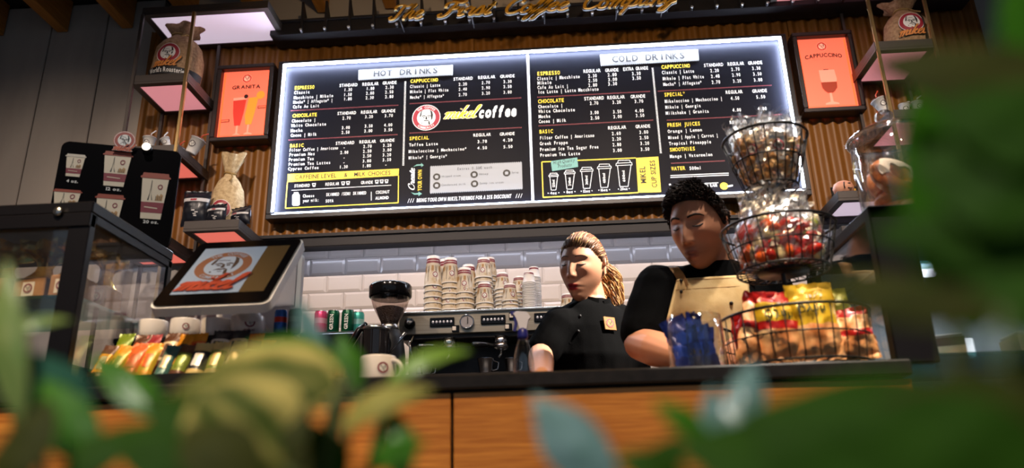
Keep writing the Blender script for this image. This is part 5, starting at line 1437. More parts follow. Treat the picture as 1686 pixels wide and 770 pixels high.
# ---------------------------------------------------------------- three-tier wire basket stand
ybk = 1.665
WIRE = mat('black_wire', srgb(20, 18, 20), .4, .3)
cx0 = at(1290, 455, ybk).x
st = thing('basket_stand', 'three-tier round black wire basket stand full of snacks', 'basket stand', (cx0, ybk, zc))
TI = []
for (uL, uR, vL, vR, vc_top, vc_bot, ub, br) in ((1192, 1328, 236, 228, 240, 312, 1262, .62), (1190, 1372, 385, 372, 385, 448, 1285, .80), (1192, 1427, 535, 515, 0, 0, 1305, .95)):
    a, c = at(uL, vL, ybk), at(uR, vR, ybk)
    R = (c.x-a.x)/2; zr = (a.z+c.z)/2-zc
    zb__ = at(ub, vc_bot, ybk).z-zc if vc_bot else .012
    TI.append((R, zr, zb__, R*br, (a.x+c.x)/2-cx0))
MB().tube([(0, 0, .0), (0, 0, TI[0][1]+.02)], .005, 8).obj('pole', WIRE, st)
for k, (R, zr, zb3, Rb, ox_) in enumerate(TI):
    ring = lambda r, z: [(ox_*.5+r*math.cos(t_), r*math.sin(t_), z) for t_ in [i*2*PI/40 for i in range(40)]]
    tier = MB().tube(ring(R, zr), .0032, 6, 0, True).obj('basket_rim', WIRE, st)
    MB().tube(ring((R+Rb)/2*1.015, (zr+zb3)/2), .0018, 5, 0, True).obj('hoop', WIRE, tier)
    MB().tube(ring(Rb, zb3), .0026, 5, 0, True).obj('hoop', WIRE, tier)
    if k < 2: MB().tube(ring(Rb*.55, zb3+.001), .002, 5, 0, True).obj('hoop', WIRE, tier)
    nw = 24 if k == 0 else (26 if k == 1 else 32)
    for i in range(nw):
        t_ = 2*PI*i/nw; c, s = math.cos(t_), math.sin(t_)
        pts = [(ox_*.5+R*c, R*s, zr), (ox_*.5+(R+Rb)/2*1.01*c, (R+Rb)/2*1.01*s, (zr+zb3)/2), (ox_*.5+Rb*c, Rb*s, zb3), (ox_*.5+Rb*.3*c, Rb*.3*s, zb3)]
        MB().tube(pts, .0014, 4).obj('rib', WIRE, tier)
    if k < 2: MB().lathe([(0, zb3-.004), (Rb*.55, zb3-.004), (Rb*.55, zb3), (0, zb3)], 28, Matrix.Translation((ox_*.5, 0, 0))).obj('centre_plate', WIRE, tier)
    else: MB().lathe([(0, 0), (Rb*.9, 0), (Rb*.9, .006), (0, .006)], 28).obj('foot_plate', WIRE, tier)
# top tier: cookie bags in clear film
COOK = mat('cookie', srgb(226, 170, 108), .8, noise_=40, col2=srgb(244, 212, 160), bump=(90, .6))
def world_tier(k): return Vector((cx0+TI[k][4]*.5, ybk, zc))
LASTBAG = [None]
def lump(mb, c, r, m, r2, rough_):
    bm = bmesh.new(); bmesh.ops.create_icosphere(bm, subdivisions=2, radius=1)
    sd = r2.uniform(0, 50); R_ = Euler((r2.uniform(0, 6), r2.uniform(0, 6), r2.uniform(0, 6))).to_matrix()
    for p in bm.verts:
        k = 1+rough_*noise.noise(p.co*1.6+Vector((sd, 0, 0)))
        p.co = Vector(c)+R_ @ Vector((p.co.x*r[0]*k, p.co.y*r[1]*k, p.co.z*r[2]*k))
    mb.bm(bm, m, rough_ < .3)
def film_bag(name, label, cat, grp, loc, rot, w_, h_, d_, seed, lumps, lm, frill=True, emb=False, filmmat=None):
    T = thing(name, label, cat, loc, rot, grp); LASTBAG[0] = T
    r2 = random.Random(seed)
    g = MB()
    for i in range(lumps):
        a = r2.uniform(-1, 1); b_ = r2.uniform(.12, .66)
        rr_ = r2.uniform(.13, .21)*w_
        lump(g, (a*w_*.32, r2.uniform(-.35, .35)*d_*.6, b_*h_), (rr_*r2.uniform(.8, 1.4), rr_*.75, rr_*r2.uniform(.6, 1.1)), r2.randrange(len(lm)), r2, .5 if name == 'cookie_bag' else .16)
    g.obj('sweets' if name == 'sweet_bag' else 'cookies', lm, T, kind='stuff')
    b = MB(); fr = pillow(b, w_, h_, d_, None, seed, .011, .16, 12, 18, None, 0, .006); b.sm = [False]*len(b.sm)
    b.obj('clear_film', filmmat or CELLO, T)
    if emb:
        e = MB(); er = .0135
        u0, v0 = r2.uniform(-.2, .2), .52
        e.add([fr(u0-.42, v0-.2, .002), fr(u0+.42, v0-.2, .002), fr(u0+.42, v0+.2, .002), fr(u0-.42, v0+.2, .002)], [[0, 1, 2, 3]], 1)
        emblem(e, lambda x, y, o_: fr(u0+x*er*2/w_, v0+y*er/h_, .003+o_), .0006, 0, 1, 2, False, 16, True)
        e.obj('label_sticker', [RINGRED, mat('sticker', srgb(226, 216, 206), .5), INK], T)
    return T
def ring_spots(R, n, ph=0): return [(R*math.cos(ph+2*PI*i/n), R*math.sin(ph+2*PI*i/n), ph+2*PI*i/n) for i in range(n)]
ws = world_tier(0); R, zr, zb3, Rb, _o = TI[0]
WHERE8 = ['front left', 'front', 'front right', 'right', 'back right', 'back', 'back left', 'left']
for i in range(8):
    t_ = -PI/2-.6+i*2*PI/8
    x, y = (Rb*.52)*math.cos(t_), (Rb*.52)*math.sin(t_)
    film_bag('cookie_bag', 'clear bag of cookies in the top wire basket, '+WHERE8[i]+' place', 'cookie bag', 'cookie bags in the top basket', (ws.x+x, ws.y+y, ws.z+zb3+.003), (.24, 0, t_+PI/2), .088, zr-zb3+.034+.010*math.sin(i*3), .044, 40+i, 30, [COOK, mat('cookie_dark', srgb(206, 148, 90), .8)], True, i in (0, 1, 2))
    g = MB(); hh = zr-zb3+.03
    g.sheet(lambda a, b_: ((a-.5)*.085*(.8+.35*b_), .010*math.sin(a*13+i)+.006*noise.noise(Vector((a*6, b_*6, i))), hh-.012+.030*b_+.010*math.sin(a*9+i*2)), 14, 5, 0, False)
    g.obj('film_frill', CELLO, bpy.data.objects[-1] if False else LASTBAG[0])
# middle tier: bags of red sweets
SW = [mat('sweet_red', srgb(186, 40, 26), .3, coat=.4), mat('sweet_orange', srgb(226, 96, 30), .3, coat=.4), mat('sweet_cream', srgb(224, 206, 160), .4), mat('sweet_green', srgb(150, 160, 40), .35, coat=.3), mat('sweet_berry', srgb(150, 26, 50), .3, coat=.4)]
ws = world_tier(1); R, zr, zb3, Rb, _o = TI[1]
MIXES = [[0, 0, 1, 2], [1, 0, 1, 2], [0, 0, 0, 2], [1, 0, 2, 3], [0, 0, 4, 2], [4, 0, 4, 3], [0, 4, 0, 3], [0, 1, 2, 2]]
for i in range(8):
    t_ = -PI/2-1.2+i*2*PI/8
    x, y = (Rb*.68)*math.cos(t_), (Rb*.68)*math.sin(t_)
    T = film_bag('sweet_bag', 'clear bag of red sweets in the middle wire basket, '+['left', 'front left', 'front', 'front right', 'right', 'back right', 'back', 'back left'][i]+' place', 'sweet bag', 'bags of red sweets in the middle basket', (ws.x+x, ws.y+y, ws.z+zb3+.003), (-.02, 0, t_+PI/2), .098, zr-zb3+.050+.014*math.sin(i*2.2), .060, 60+i, 20, [SW[k] for k in MIXES[i]])
    g = MB()   # flared, tied top of the film
    hh = zr-zb3+.045+.012*math.sin(i*2.2)
    def fl(a, b_):
        u_ = (a-.5)*2; k_ = .25+1.0*b_
        return (u_*.036*k_+.004*math.sin(b_*9+i), .012*math.sin(u_*7+i)*k_+.008*noise.noise(Vector((a*5, b_*5, i))), hh-.008+.050*b_+.008*math.sin(u_*5+i))
    g.sheet(fl, 12, 6, 0, False); g.obj('film_frill', CELLO, T)
# bottom tier: crisp bags
LAY_R = mat('crisp_red', srgb(170, 26, 26), .3, .1); LAY_Y = mat('crisp_yellow', srgb(206, 170, 40), .3, .1); LAY_G = mat('crisp_olive', srgb(120, 120, 30), .35, .1)
LAY_F = mat('crisp_food', srgb(206, 130, 76), .4, noise_=22, col2=srgb(232, 190, 140)); LAY_S = mat('crisp_silver', srgb(190, 170, 150), .35, .5)
LAY_L = mat('crisp_lime', srgb(150, 150, 30), .3, .1)
ws = world_tier(2); R, zr, zb3, Rb, _o = TI[2]
CR = [((-.105, -.062), .36, .100, .155, 'pale brown crisp bag with a red tip leaning left in the bottom basket', (LAY_F, LAY_R, LAY_F), .30, ''),
      ((-.052, -.082), .10, .100, .150, 'red-topped crisp bag with a yellow label in the bottom basket', (LAY_F, LAY_R, LAY_Y), .02, "lay's"),
      ((.020, -.088), -.04, .098, .164, 'yellow crisp bag in the middle of the bottom basket', (LAY_F, LAY_Y, LAY_Y), -.03, "lay's"),
      ((.078, -.040), -.2, .095, .160, 'olive green crisp bag at the back of the bottom basket', (LAY_L, LAY_L, LAY_G), -.12, "lay's"),
      ((.100, -.070), -.35, .085, .110, 'orange brown crisp bag with a red strip at the right of the bottom basket', (LAY_F, LAY_R, LAY_F), -.10, ''),
      ((.01, .07), 2.9, .10, .15, 'yellow crisp bag behind the pole of the stand', (LAY_F, LAY_Y, LAY_Y), 0, ''),
      ((-.07, .06), 2.5, .10, .14, 'red crisp bag at the back left of the bottom basket', (LAY_F, LAY_R, LAY_R), 0, '')]
for i, ((x, y), rz, w_, h_, lab, (m0, m1, m2), tl_, word) in enumerate(CR):
    T = thing('crisp_bag', lab, 'crisp bag', (ws.x+x, ws.y+y, ws.z+.013), (-.06, tl_, rz), 'crisp bags in the bottom basket')
    b = MB()
    fr = pillow(b, w_, h_, .042, None, 80+i, .010, .10, 12, 18, lambda u_, v_, sd: (0 if v_ < .44 else (1 if (v_ < .53 or v_ > .84) else 2)), 0, .003)
    b.obj('foil_pack', [m0, m1, m2], T)
    if word:
        g = MB()
        text_to(g, word, lambda a, c_: fr(-.25+a, .80+c_, .003), .05, .75, 0, False, .03, .2)
        text_to(g, 'Ολυμ', lambda a, c_: fr(-.75+a, .60+c_, .003), .11, 1.2, 1, False, .02)
        g.obj('pack_lettering', [EMW, mat('crisp_ink', srgb(50, 60, 20), .5)], T)

# ---------------------------------------------------------------- jar of blue packets
yj = 1.62
a, c = at(1098, 545, yj), at(1190, 545, yj)
jr = thing('plastic_jar', 'clear open jar crammed with dark blue snack packets beside the wire stand', 'jar', ((a.x+c.x)/2, yj, zc))
Rj = (c.x-a.x)/2; hj = at(1145, 522, yj).z-zc
MB().lathe([(0, .002), (Rj*.96, 0), (Rj, .006), (Rj, hj*.8), (Rj*.97, hj), (Rj*.95, hj), (Rj*.98, hj*.8), (Rj*.98, .01), (0, .006)], 32, cap=False).obj('jar_wall', film('jar_clear', (1, 1, 1), .2, .05), jr)
NAVY = mat('packet_navy', srgb(24, 40, 116), .3, .2); NAVY2 = mat('packet_cobalt', srgb(38, 70, 170), .28, .25)
r2 = random.Random(5)
for i in range(11):
    t_ = i*2.4; rr_ = Rj*.52*math.sqrt((i % 6+.4)/6.4); lay = 0 if i < 6 else 1
    where = ['right', 'back right', 'back', 'back left', 'left', 'front left', 'front', 'front right'][int(((t_ % (2*PI))/(PI/4)+.5)) % 8]
    T = thing('snack_packet', 'dark blue foil packet '+('low' if not lay else 'sticking out of the top')+' in the clear jar, '+where+' side', 'snack packet', ((a.x+c.x)/2+rr_*math.cos(t_)*.75, yj+rr_*math.sin(t_)*.75, zc+.008+lay*.028), (r2.uniform(-.25, .25), r2.uniform(-.4, .4) if lay else r2.uniform(-.15, .15), t_), 'blue packets in the jar' if not lay else 'blue packets at the top of the jar')
    b = MB(); fr = pillow(b, .056, .092, .020, None, 100+i, .006, .1, 8, 10, lambda u_, v_, sd: 1 if .3 < v_ < .6 else 0, 0, .003)
    b.obj('packet_foil', [NAVY, NAVY2], T)
    g = MB().sheet(lambda a_, b_: fr(-.6+1.2*a_, .36+.12*b_, .0015), 4, 2); g.obj('packet_print', mat('packet_gold', srgb(170, 130, 70), .4), T)

# ---------------------------------------------------------------- right display case, glass jar of bagels
yr0 = YC+.06
tc_ = at(1428, 338, yr0)
zk2 = tc_.z; xk2 = tc_.x; xk3 = 1.55
yr1 = yr0+.45
rc = thing('display_case', 'black framed lit glass display case at the right end of the counter', 'display case', ((xk2+xk3)/2, yr0, 0))
W2 = (xk3-xk2)/2
xin = xr+.006-rc.location.x
b = MB().span((xin, -.03, 0), (W2, .45, .55), 0).obj('plinth', BLACK, rc)
for x, w_, y in ((-W2, .085, 0), (W2-.03, .03, 0), (-W2, .03, .42), (W2-.03, .03, .42)):
    MB().span((x, y, .55 if x > 0 else ct+.0006), (x+w_, y+.03, zk2), 0, .003).obj('post', FRK, rc)
MB().span((-W2, 0, zk2-.03), (W2, .45, zk2), 0, .003).obj('top_panel', FRK, rc)
MB().span((max(xin, -W2+.085), .008, .55), (W2-.03, .013, zk2-.03)).obj('front_pane', GLASS, rc)
MB().span((-W2+.006, .03, ct+.001), (-W2+.010, .42, zk2-.03)).obj('side_pane', GLASS, rc)
for z in (.72, .90, 1.08):
    MB().span(((xin if z < ct else -W2+.03), .05, z), (W2-.03, .43, z+.006)).obj('glass_shelf', MATS['shelf_glass'], rc)
LEDW = mat('case_led', (1, 1, 1), emit=(.85, .93, 1), es=14)
zled = at(1515, 447, yr0+.1).z
MB().span((-W2+.11, .10, zled-.006), (W2-.06, .125, zled+.005)).obj('led_strip', LEDW, rc)
MB().span((-W2+.04, .06, zled+.006), (W2-.035, .42, zled+.012)).obj('glass_shelf', MATS['shelf_glass'], rc)
ca, cb = at(1524, 590, yr0+.2), at(1602, 556, yr0+.2)
MB().span((ca.x-rc.location.x, .20, ca.z), (cb.x-rc.location.x, .212, cb.z), 0, .002).obj('bright_patch_panel', mat('bright_patch_glow', (1, 1, 1), emit=(.85, .92, 1), es=1.6), rc)  # added glowing slab standing for a bright patch inside the case
MB().span((xin, .43, .55), (W2-.02, .444, ct)).span((-W2+.032, .43, ct), (W2-.02, .444, zk2-.03)).obj('back_panel', mat('case_back', srgb(190, 196, 206), .3), rc)
for i, (u, zz_, m_, dx2) in enumerate((('a', .906, 'white', .05), ('b', .906, 'red', .20), ('c', .726, 'brown', .10), ('d', .726, 'white', .30), ('e', 1.0865, 'brown', .12), ('f', 1.0865, 'cream', .30))):
    T = thing('cake_slice', ['white layered cake slice on the middle shelf of the right case', 'red layered cake slice on the middle shelf of the right case', 'brown layered cake slice on the lowest shelf of the right case', 'white layered cake slice on the lowest shelf of the right case', 'brown layered cake slice on the top shelf of the right case', 'cream layered cake slice on the top shelf of the right case'][i], 'cake', (rc.location.x-W2+.08+dx2, yr0+.18, zz_), (0, 0, .3*i), 'cake slices in the right case')
    for k in range(3):
        MB().prism([(0, 0), (.09, -.0), (.09, .018), (0, .018)], -.03, .03, 0, Matrix.Translation((0, 0, k*.0185))).obj('cake_layer', FO['cream' if k % 2 else m_], T)
    MB().box((.045, 0, .060), (.088, .058, .007), 0, .003).obj('icing', FO['white' if m_ != 'white' else 'cream'], T)
# round plate and the glass jar with bagels on top of the case
yjar = yr0+.16
a, c = at(1402, 240, yjar), at(1528, 236, yjar)
Rg = (c.x-a.x)/2; jx = (a.x+c.x)/2
jar = thing('glass_jar', 'wide clear glass jar with a knobbed lid holding bagels on the right case', 'jar', (jx, yjar, zk2+.0005))
zl = at(1465, 232, yjar).z-zk2
GJ = film('jar_glass', (1, 1, 1), .30, .04)
MB().lathe([(0, .004), (Rg*.85, .0), (Rg*.95, .008), (Rg*.98, .03), (Rg, zl*.75), (Rg*.97, zl), (Rg*.94, zl), (Rg*.965, zl*.75), (Rg*.94, .03), (0, .012)], 40, cap=False).obj('jar_wall', GJ, jar)
ztp = at(1465, 200, yjar).z-zk2
lid = MB().lathe([(Rg*1.02, zl+.001), (Rg*1.03, zl+.008), (Rg*.95, zl+.016), (Rg*.7, zl+(ztp-zl)*.55), (Rg*.3, zl+(ztp-zl)*.85), (0, ztp-.006)], 40, cap=False).obj('lid', GJ, jar)
MB().tube([(Rg*1.02*math.cos(i*2*PI/40), Rg*1.02*math.sin(i*2*PI/40), zl+.005) for i in range(40)], .005, 6, 0, True).obj('lid_rim', film('rim_glass', (1, 1, 1), .6, .05), lid)
MB().lathe([(.008, ztp-.008), (.012, ztp-.002), (.020, ztp+.008), (.022, ztp+.016), (.014, ztp+.026), (0, ztp+.028)], 20).obj('knob', film('knob_glass', (1, 1, 1), .55, .05), lid)
BAG = mat('bagel_crust', srgb(176, 88, 30), .4, noise_=14, col2=srgb(206, 120, 48), coat=.3); BAGI = mat('bagel_icing', srgb(228, 206, 180), .5)
def bagel(label, loc, rot, R1, R2, iced):
    T = thing('bagel', label, 'bagel', loc, rot, 'bagels in the glass jar')
    def f(a, b_):
        A2, B2 = 2*PI*a, 2*PI*b_
        r = R1+R2*math.cos(B2)*(1+.06*noise.noise(Vector((math.cos(A2)*2, math.sin(A2)*2, B2))))
        return (r*math.cos(A2), r*math.sin(A2), R2*.85*math.sin(B2))
    MB().sheet(f, 28, 14, 0, True).obj('bagel_ring', BAG, T)
    if iced:
        def f2(a, b_):
            A2 = -.6+4.2*a; B2 = PI*.30+PI*.34*b_+.16*math.sin(A2*5); r = R1+(R2+.0018)*math.cos(B2)
            return (r*math.cos(A2), r*math.sin(A2), (R2*.85+.0018)*math.sin(B2))
        MB().sheet(f2, 28, 8, 0, True).obj('icing', BAGI, T)
J0 = Vector((jx, yjar, zk2))
bagel('plain bagel flat at the bottom of the glass jar', J0+Vector((.0, .0, .033)), (0, 0, 0), .048, .024, False)
bagel('iced bagel leaning in the front of the glass jar', J0+Vector((-.012, -.026, .112)), (1.05, .25, .2), .042, .024, True)
bagel('plain bagel at the back of the glass jar', J0+Vector((.012, .030, .118)), (1.15, -.15, .1), .046, .024, False)
bagel('iced bagel lying second in the glass jar', J0+Vector((.01, .008, .066)), (.1, .06, 1), .044, .021, True)
# ================================================================ PEOPLE
from mathutils.bvhtree import BVHTree
def gauss(x, z, cx_, cz_, sx, sz): return math.exp(-((x-cx_)/sx)**2-((z-cz_)/sz)**2)
def smooth(t_): t_ = max(0, min(1, t_)); return t_*t_*(3-2*t_)
def head_point(d, male):
    x, y, z = d.x*.073, d.y*.096, d.z*.118
    if z < 0:
        k = smooth(-z/.118)
        x *= 1-(.36 if male else .46)*k**1.15
        if y > 0: y *= 1-.75*k
    if z > .02 and y > 0: y *= 1.03
    if y < 0:
        fr = smooth((-y)/.06)
        if z < 0:
            t_ = min(.999, -z/.118)
            y *= (1-t_**6)**.5/(1-t_*t_)**.5*(1-.07*smooth(t_*3))
        ax_ = abs(x)
        y = y*(1-.0*fr)
        dy = 0
        br = .006 if male else .003
        dy += br*(gauss(ax_, z, .028, .037, .024, .009))
        dy -= .013*gauss(ax_, z, .031, .018, .017, .012)
        dy += .0085*gauss(ax_, z, .031, .014, .012, .0085)
        dy += .004*gauss(ax_, z, .046, -.008, .018, .016)
        nh = .024 if male else .020
        if -.045 < z < .045:
            t_ = (.040-z)/.072
            rid = nh*smooth(t_*1.05)**1.15*(1 if z > -.034 else max(0, 1-(-.034-z)/.007))
            dy += rid*math.exp(-(x/(.0075+.0055*max(0, t_)))**2)
            dy += .007*gauss(ax_, z, .012, -.030, .006, .006)
        dy += .0075*gauss(x, z, 0, -.060, .020, .0055)+.0075*gauss(x, z, 0, -.073, .017, .0065)
        dy -= .0050*gauss(x, z, 0, -.0665, .024, .0025)
        dy -= .003*gauss(x, z, 0, -.085, .02, .006)
        dy += (.010 if male else .007)*gauss(x, z, 0, -.100, .022, .016)
        dy += .004*gauss(x, z, 0, -.050, .040, .030)*fr
        dy += .008*gauss(x, z, 0, .05, .06, .04)*0
        y -= dy*fr
    return Vector((x, y, z))
def dirs(a, b_):
    th_ = 2*PI*a; ph = PI*(b_-.5)
    return Vector((math.cos(ph)*math.sin(th_), -math.cos(ph)*math.cos(th_), math.sin(ph)))
def head_bvh(male):
    vs = []; fs = []; nu, nv = 96, 72
    for j in range(nv+1):
        for i in range(nu): vs.append(head_point(dirs(i/nu, j/nv), male))
    for j in range(nv):
        for i in range(nu): fs.append([j*nu+i, j*nu+(i+1) % nu, (j+1)*nu+(i+1) % nu, (j+1)*nu+i])
    return BVHTree.FromPolygons(vs, fs)
def remesh(mb, voxel, it=2, fac=.5):
    me = mb.mesh('tmp', [])
    ob = bpy.data.objects.new('tmp', me); C.objects.link(ob)
    m = ob.modifiers.new('r', 'REMESH'); m.mode = 'VOXEL'; m.voxel_size = voxel; m.use_smooth_shade = True
    if it:
        s2 = ob.modifiers.new('s', 'SMOOTH'); s2.factor = fac; s2.iterations = it
    dg = bpy.context.evaluated_depsgraph_get(); dg.update()
    out = bpy.data.meshes.new_from_object(ob.evaluated_get(dg))
    bpy.data.objects.remove(ob); bpy.data.meshes.remove(me)
    return out
def rings(mb, R, n=28):
    """closed loft of elliptical rings: (centre, half width, half depth, yaw)"""
    vs = []; fs = []
    for (c, w_, d_, yw) in R:
        for i in range(n):
            a = 2*PI*i/n; q = Vector((w_*math.cos(a), d_*math.sin(a)*(1 if math.sin(a) < 0 else 1), 0))
            q.rotate(Euler((0, 0, yw))); vs.append(Vector(c)+q)
    m = len(R)
    for k in range(m-1):
        for i in range(n): fs.append([k*n+i, k*n+(i+1) % n, (k+1)*n+(i+1) % n, (k+1)*n+i])
    fs.append(list(range(n))[::-1]); fs.append([(m-1)*n+i for i in range(n)])
    mb.add(vs, fs, 0, True)
def lerp(a, b_, t_): return Vector(a)*(1-t_)+Vector(b_)*t_
def limb(mb, pts, rad, n=14):
    """smooth tapered limb through the joints"""
    P = path(*[tuple(p) for p in pts], n=6); N = len(P)
    rr_ = []
    for k in range(N):
        t_ = k/(N-1)*(len(rad)-1); i = min(int(t_), len(rad)-2); f_ = t_-i
        rr_.append(rad[i]*(1-f_)+rad[i+1]*f_)
    mb.tube(P, rr_, n)
    mb.ball(P[0], rr_[0]*.99, 0, 12); mb.ball(P[-1], rr_[-1]*.99, 0, 12)
def hand(mb, wrist, fwd, nrm, side, curl=.5):
    """palm with four fingers and a thumb; fwd along the fingers, nrm out of the back of the hand"""
    fwd = Vector(fwd).normalized(); nrm = (Vector(nrm)-fwd*Vector(nrm).dot(fwd)).normalized(); lat = fwd.cross(nrm)*side
    w_ = Vector(wrist)
    for k in range(4):
        b0 = w_+fwd*.02+lat*(-.026+.0165*k); b1 = w_+fwd*(.082-.004*abs(k-1))+lat*(-.030+.0195*k)
        mb.tube([b0, lerp(b0, b1, .5)-nrm*.0, b1], [.014, .0135, .0105], 10)
        L_ = [.036, .042, .039, .031][k]; p = b1; d = fwd.copy()
        pts = [b1]
        for s2 in range(3):
            d = (d*math.cos(curl*.6)-nrm*math.sin(curl*.6)).normalized()
            p = p+d*L_*(.95, .62, .48)[s2]; pts.append(p)
        mb.tube(pts, [.0098, .0090, .0084, .0070], 10); mb.ball(pts[-1], .0072, 0, 8); mb.ball(pts[1], .0094, 0, 8)
    t0 = w_+fwd*.028-lat*.026; t1 = w_+fwd*.055-lat*.052-nrm*.008; t2 = t1+(fwd*.8-lat*.35-nrm*.3).normalized()*.032; t3 = t2+(fwd-nrm*.4).normalized()*.024
    mb.tube([t0, t1, t2, t3], [.015, .0125, .0105, .008], 10); mb.ball(t3, .008, 0, 8)
    mb.ball(w_+fwd*.05, (.034, .034, .016), 0, 12) if False else None
SKIN = lambda n, r=.42: mat('skin_'+n, (.5, .3, .2), r, spec=.4, attr='tint')
def person(label, spec):
    male = spec['male']; root = Vector(spec['root'])
    T = thing('person', label, 'person', root)
    L0 = lambda p: Vector(p)-root
    bv = head_bvh(male)
    sc = spec['head_scale']
    HM = Matrix.Translation(L0(spec['head'])) @ Euler(spec['head_rot'], 'XYZ').to_matrix().to_4x4()
    HM = Matrix.Translation(L0(spec['head'])) @ Matrix.Rotation(spec['roll'], 4, 'Y') @ Matrix.Rotation(spec['yaw'], 4, 'Z') @ Matrix.Rotation(spec['pitch'], 4, 'X') @ Matrix.Scale(sc, 4)
    HI = HM.inverted()
    b = MB()
    b.sheet(lambda a, c: HM @ head_point(dirs(a, c), male), 130, 100, 0, True, None, True)
    for sgn in (-1, 1):   # ears
        EM = HM @ Matrix.Translation((sgn*.073, .012, .004)) @ Matrix.Rotation(sgn*.35, 4, 'Z') @ Matrix.Rotation(.15, 4, 'X')
        b.ball((0, .004, 0), (.007, .018, .030), 0, 14, EM)
        b.tube([EM @ Vector((sgn*.006, .004+.017*math.cos(t_), .002+.028*math.sin(t_))) for t_ in [-1.2+i*.38 for i in range(12)]], .0042*sc, 8)
    nb = L0(spec['neck']); hc = HM @ Vector((0, .046, -.040))
    limb(b, [hc, lerp(hc, nb, .55), nb+Vector((0, 0, -.03))], [spec['neck_r']*.98, spec['neck_r'], spec['neck_r']*1.12])
    yw = spec['body_yaw']
    rings(b, [(L0(c), w_, d_, yw) for c, w_, d_ in spec['torso']])
    for arm in spec['arms']:
        J = [L0(p) for p in arm['joints']]
        limb(b, [J[0], lerp(J[0], J[1], .5), J[1]], arm['r'][:3]); limb(b, [J[1], lerp(J[1], J[2], .4), J[2]], arm['r'][2:5])
        hand(b, J[2], arm['fwd'], arm['nrm'], arm['side'], arm.get('curl', .6))
        b.ball(J[2], arm['r'][4]*1.0, 0, 10)
    me = remesh(b, .0036, 2, .45)
    # skin tint per vertex, in head coordinates
    base = Vector(spec['skin']); lip = Vector(spec['lip'])
    at_ = me.color_attributes.new('tint', 'FLOAT_COLOR', 'POINT')
    cols = []
    for v in me.vertices:
        p = HI @ v.co; c = base.copy()
        if p.length < .2:
            ax_ = abs(p.x)
            if p.y < -.03:
                ml = gauss(p.x, p.z, 0, -.0610, .0225, .0056)+gauss(p.x, p.z, 0, -.0730, .0195, .0064)
                ml = smooth((ml-.28)/.35)
                c = c.lerp(lip, ml)
                c = c.lerp(lip*.35, min(1, .9*gauss(p.x, p.z, 0, -.0668, .023, .0022)))
                c = c.lerp(base*.45, .55*gauss(ax_, p.z, .031, .020, .015, .007) if not male else .35*gauss(ax_, p.z, .031, .02, .016, .008))
                c = c.lerp(Vector((.5*base.x, .25*base.y, .22*base.z)), .85*gauss(ax_, p.z, .0085, -.0375, .004, .003))
                c = c.lerp(Vector((base.x*1.05, base.y*.75, base.z*.7)), .35*gauss(ax_, p.z, .042, -.02, .02, .018))
            if male and p.z < -.035 and p.y < .03:
                sb_ = smooth((-.035-p.z)/.03)*smooth((.03-p.y)/.03)*.45
                sb_ = max(sb_, .6*gauss(p.x, p.z, 0, -.048, .024, .006) if p.y < -.03 else 0)
                c = c.lerp(Vector((base.x*.38, base.y*.38, base.z*.42)), sb_)
        cols += [c.x, c.y, c.z, 1]
    at_.data.foreach_set('color', cols)
    me.materials.append(SKIN(spec['name']))
    body = place('body', me, T)
    # eyebrows, lash lines
    def face(x, z, off=.0):
        hit = bv.ray_cast(Vector((x, -.3, z)), Vector((0, 1, 0)))
        return HM @ (hit[0]-Vector((0, off, 0)))
    hb = spec['hairmats'][0]
    for sgn in (-1, 1):
        th_ = .0044 if male else .0022
        MB().tube([face(sgn*x, z, .0006) for x, z in ((.012, .033), (.020, .0365), (.031, .0385), (.041, .0365), (.049, .031))], [th_*sc*.9, th_*1.2*sc, th_*1.1*sc, th_*sc*.8, th_*.3*sc], 8, flat=.55).obj('eyebrow', spec['browmat'], body)
        e = MB().tube([face(sgn*x, z, .0006) for x, z in ((.019, .0085), (.025, .0062), (.031, .0055), (.038, .0068), (.045, .0100))], [.0008*sc, .0018*sc, .0022*sc, .0022*sc, .0009*sc], 6)
        e.obj('lash_line', INK, body)
    return T, HM, bv, L0, body
def scalp(bv, d, off):
    hit = bv.ray_cast(Vector((0, .01, .01)), d.normalized())
    return hit[0]+d.normalized()*off
def hair_cap(T, HM, bv, line, off, material, name='hair', thick=.010, bump_=.003, seed=0, nu=72, nv=44):
    """shell over the scalp above the hairline; line(azimuth) -> lowest polar angle (from the crown)"""
    b = MB()
    def pt(a, c, o_):
        az = 2*PI*a; ph = line(az)*c
        d = Vector((math.sin(ph)*math.sin(az), -math.sin(ph)*math.cos(az), math.cos(ph)))
        edge = min(1, (1-c)*7+.12)
        n_ = noise.noise(Vector((d.x*7, d.y*7+seed, d.z*7)))+.5*noise.noise(Vector((d.x*18, d.y*18, d.z*18+seed)))
        return HM @ scalp(bv, d, o_*edge+bump_*n_*edge)
    b.sheet(lambda a, c: pt(a, c, off+thick), nu, nv, 0, True, None, True)
    b.sheet(lambda a, c: pt(a, c, -.004), nu, nv, 0, True, None, True)
    return b.obj(name, material, T), pt

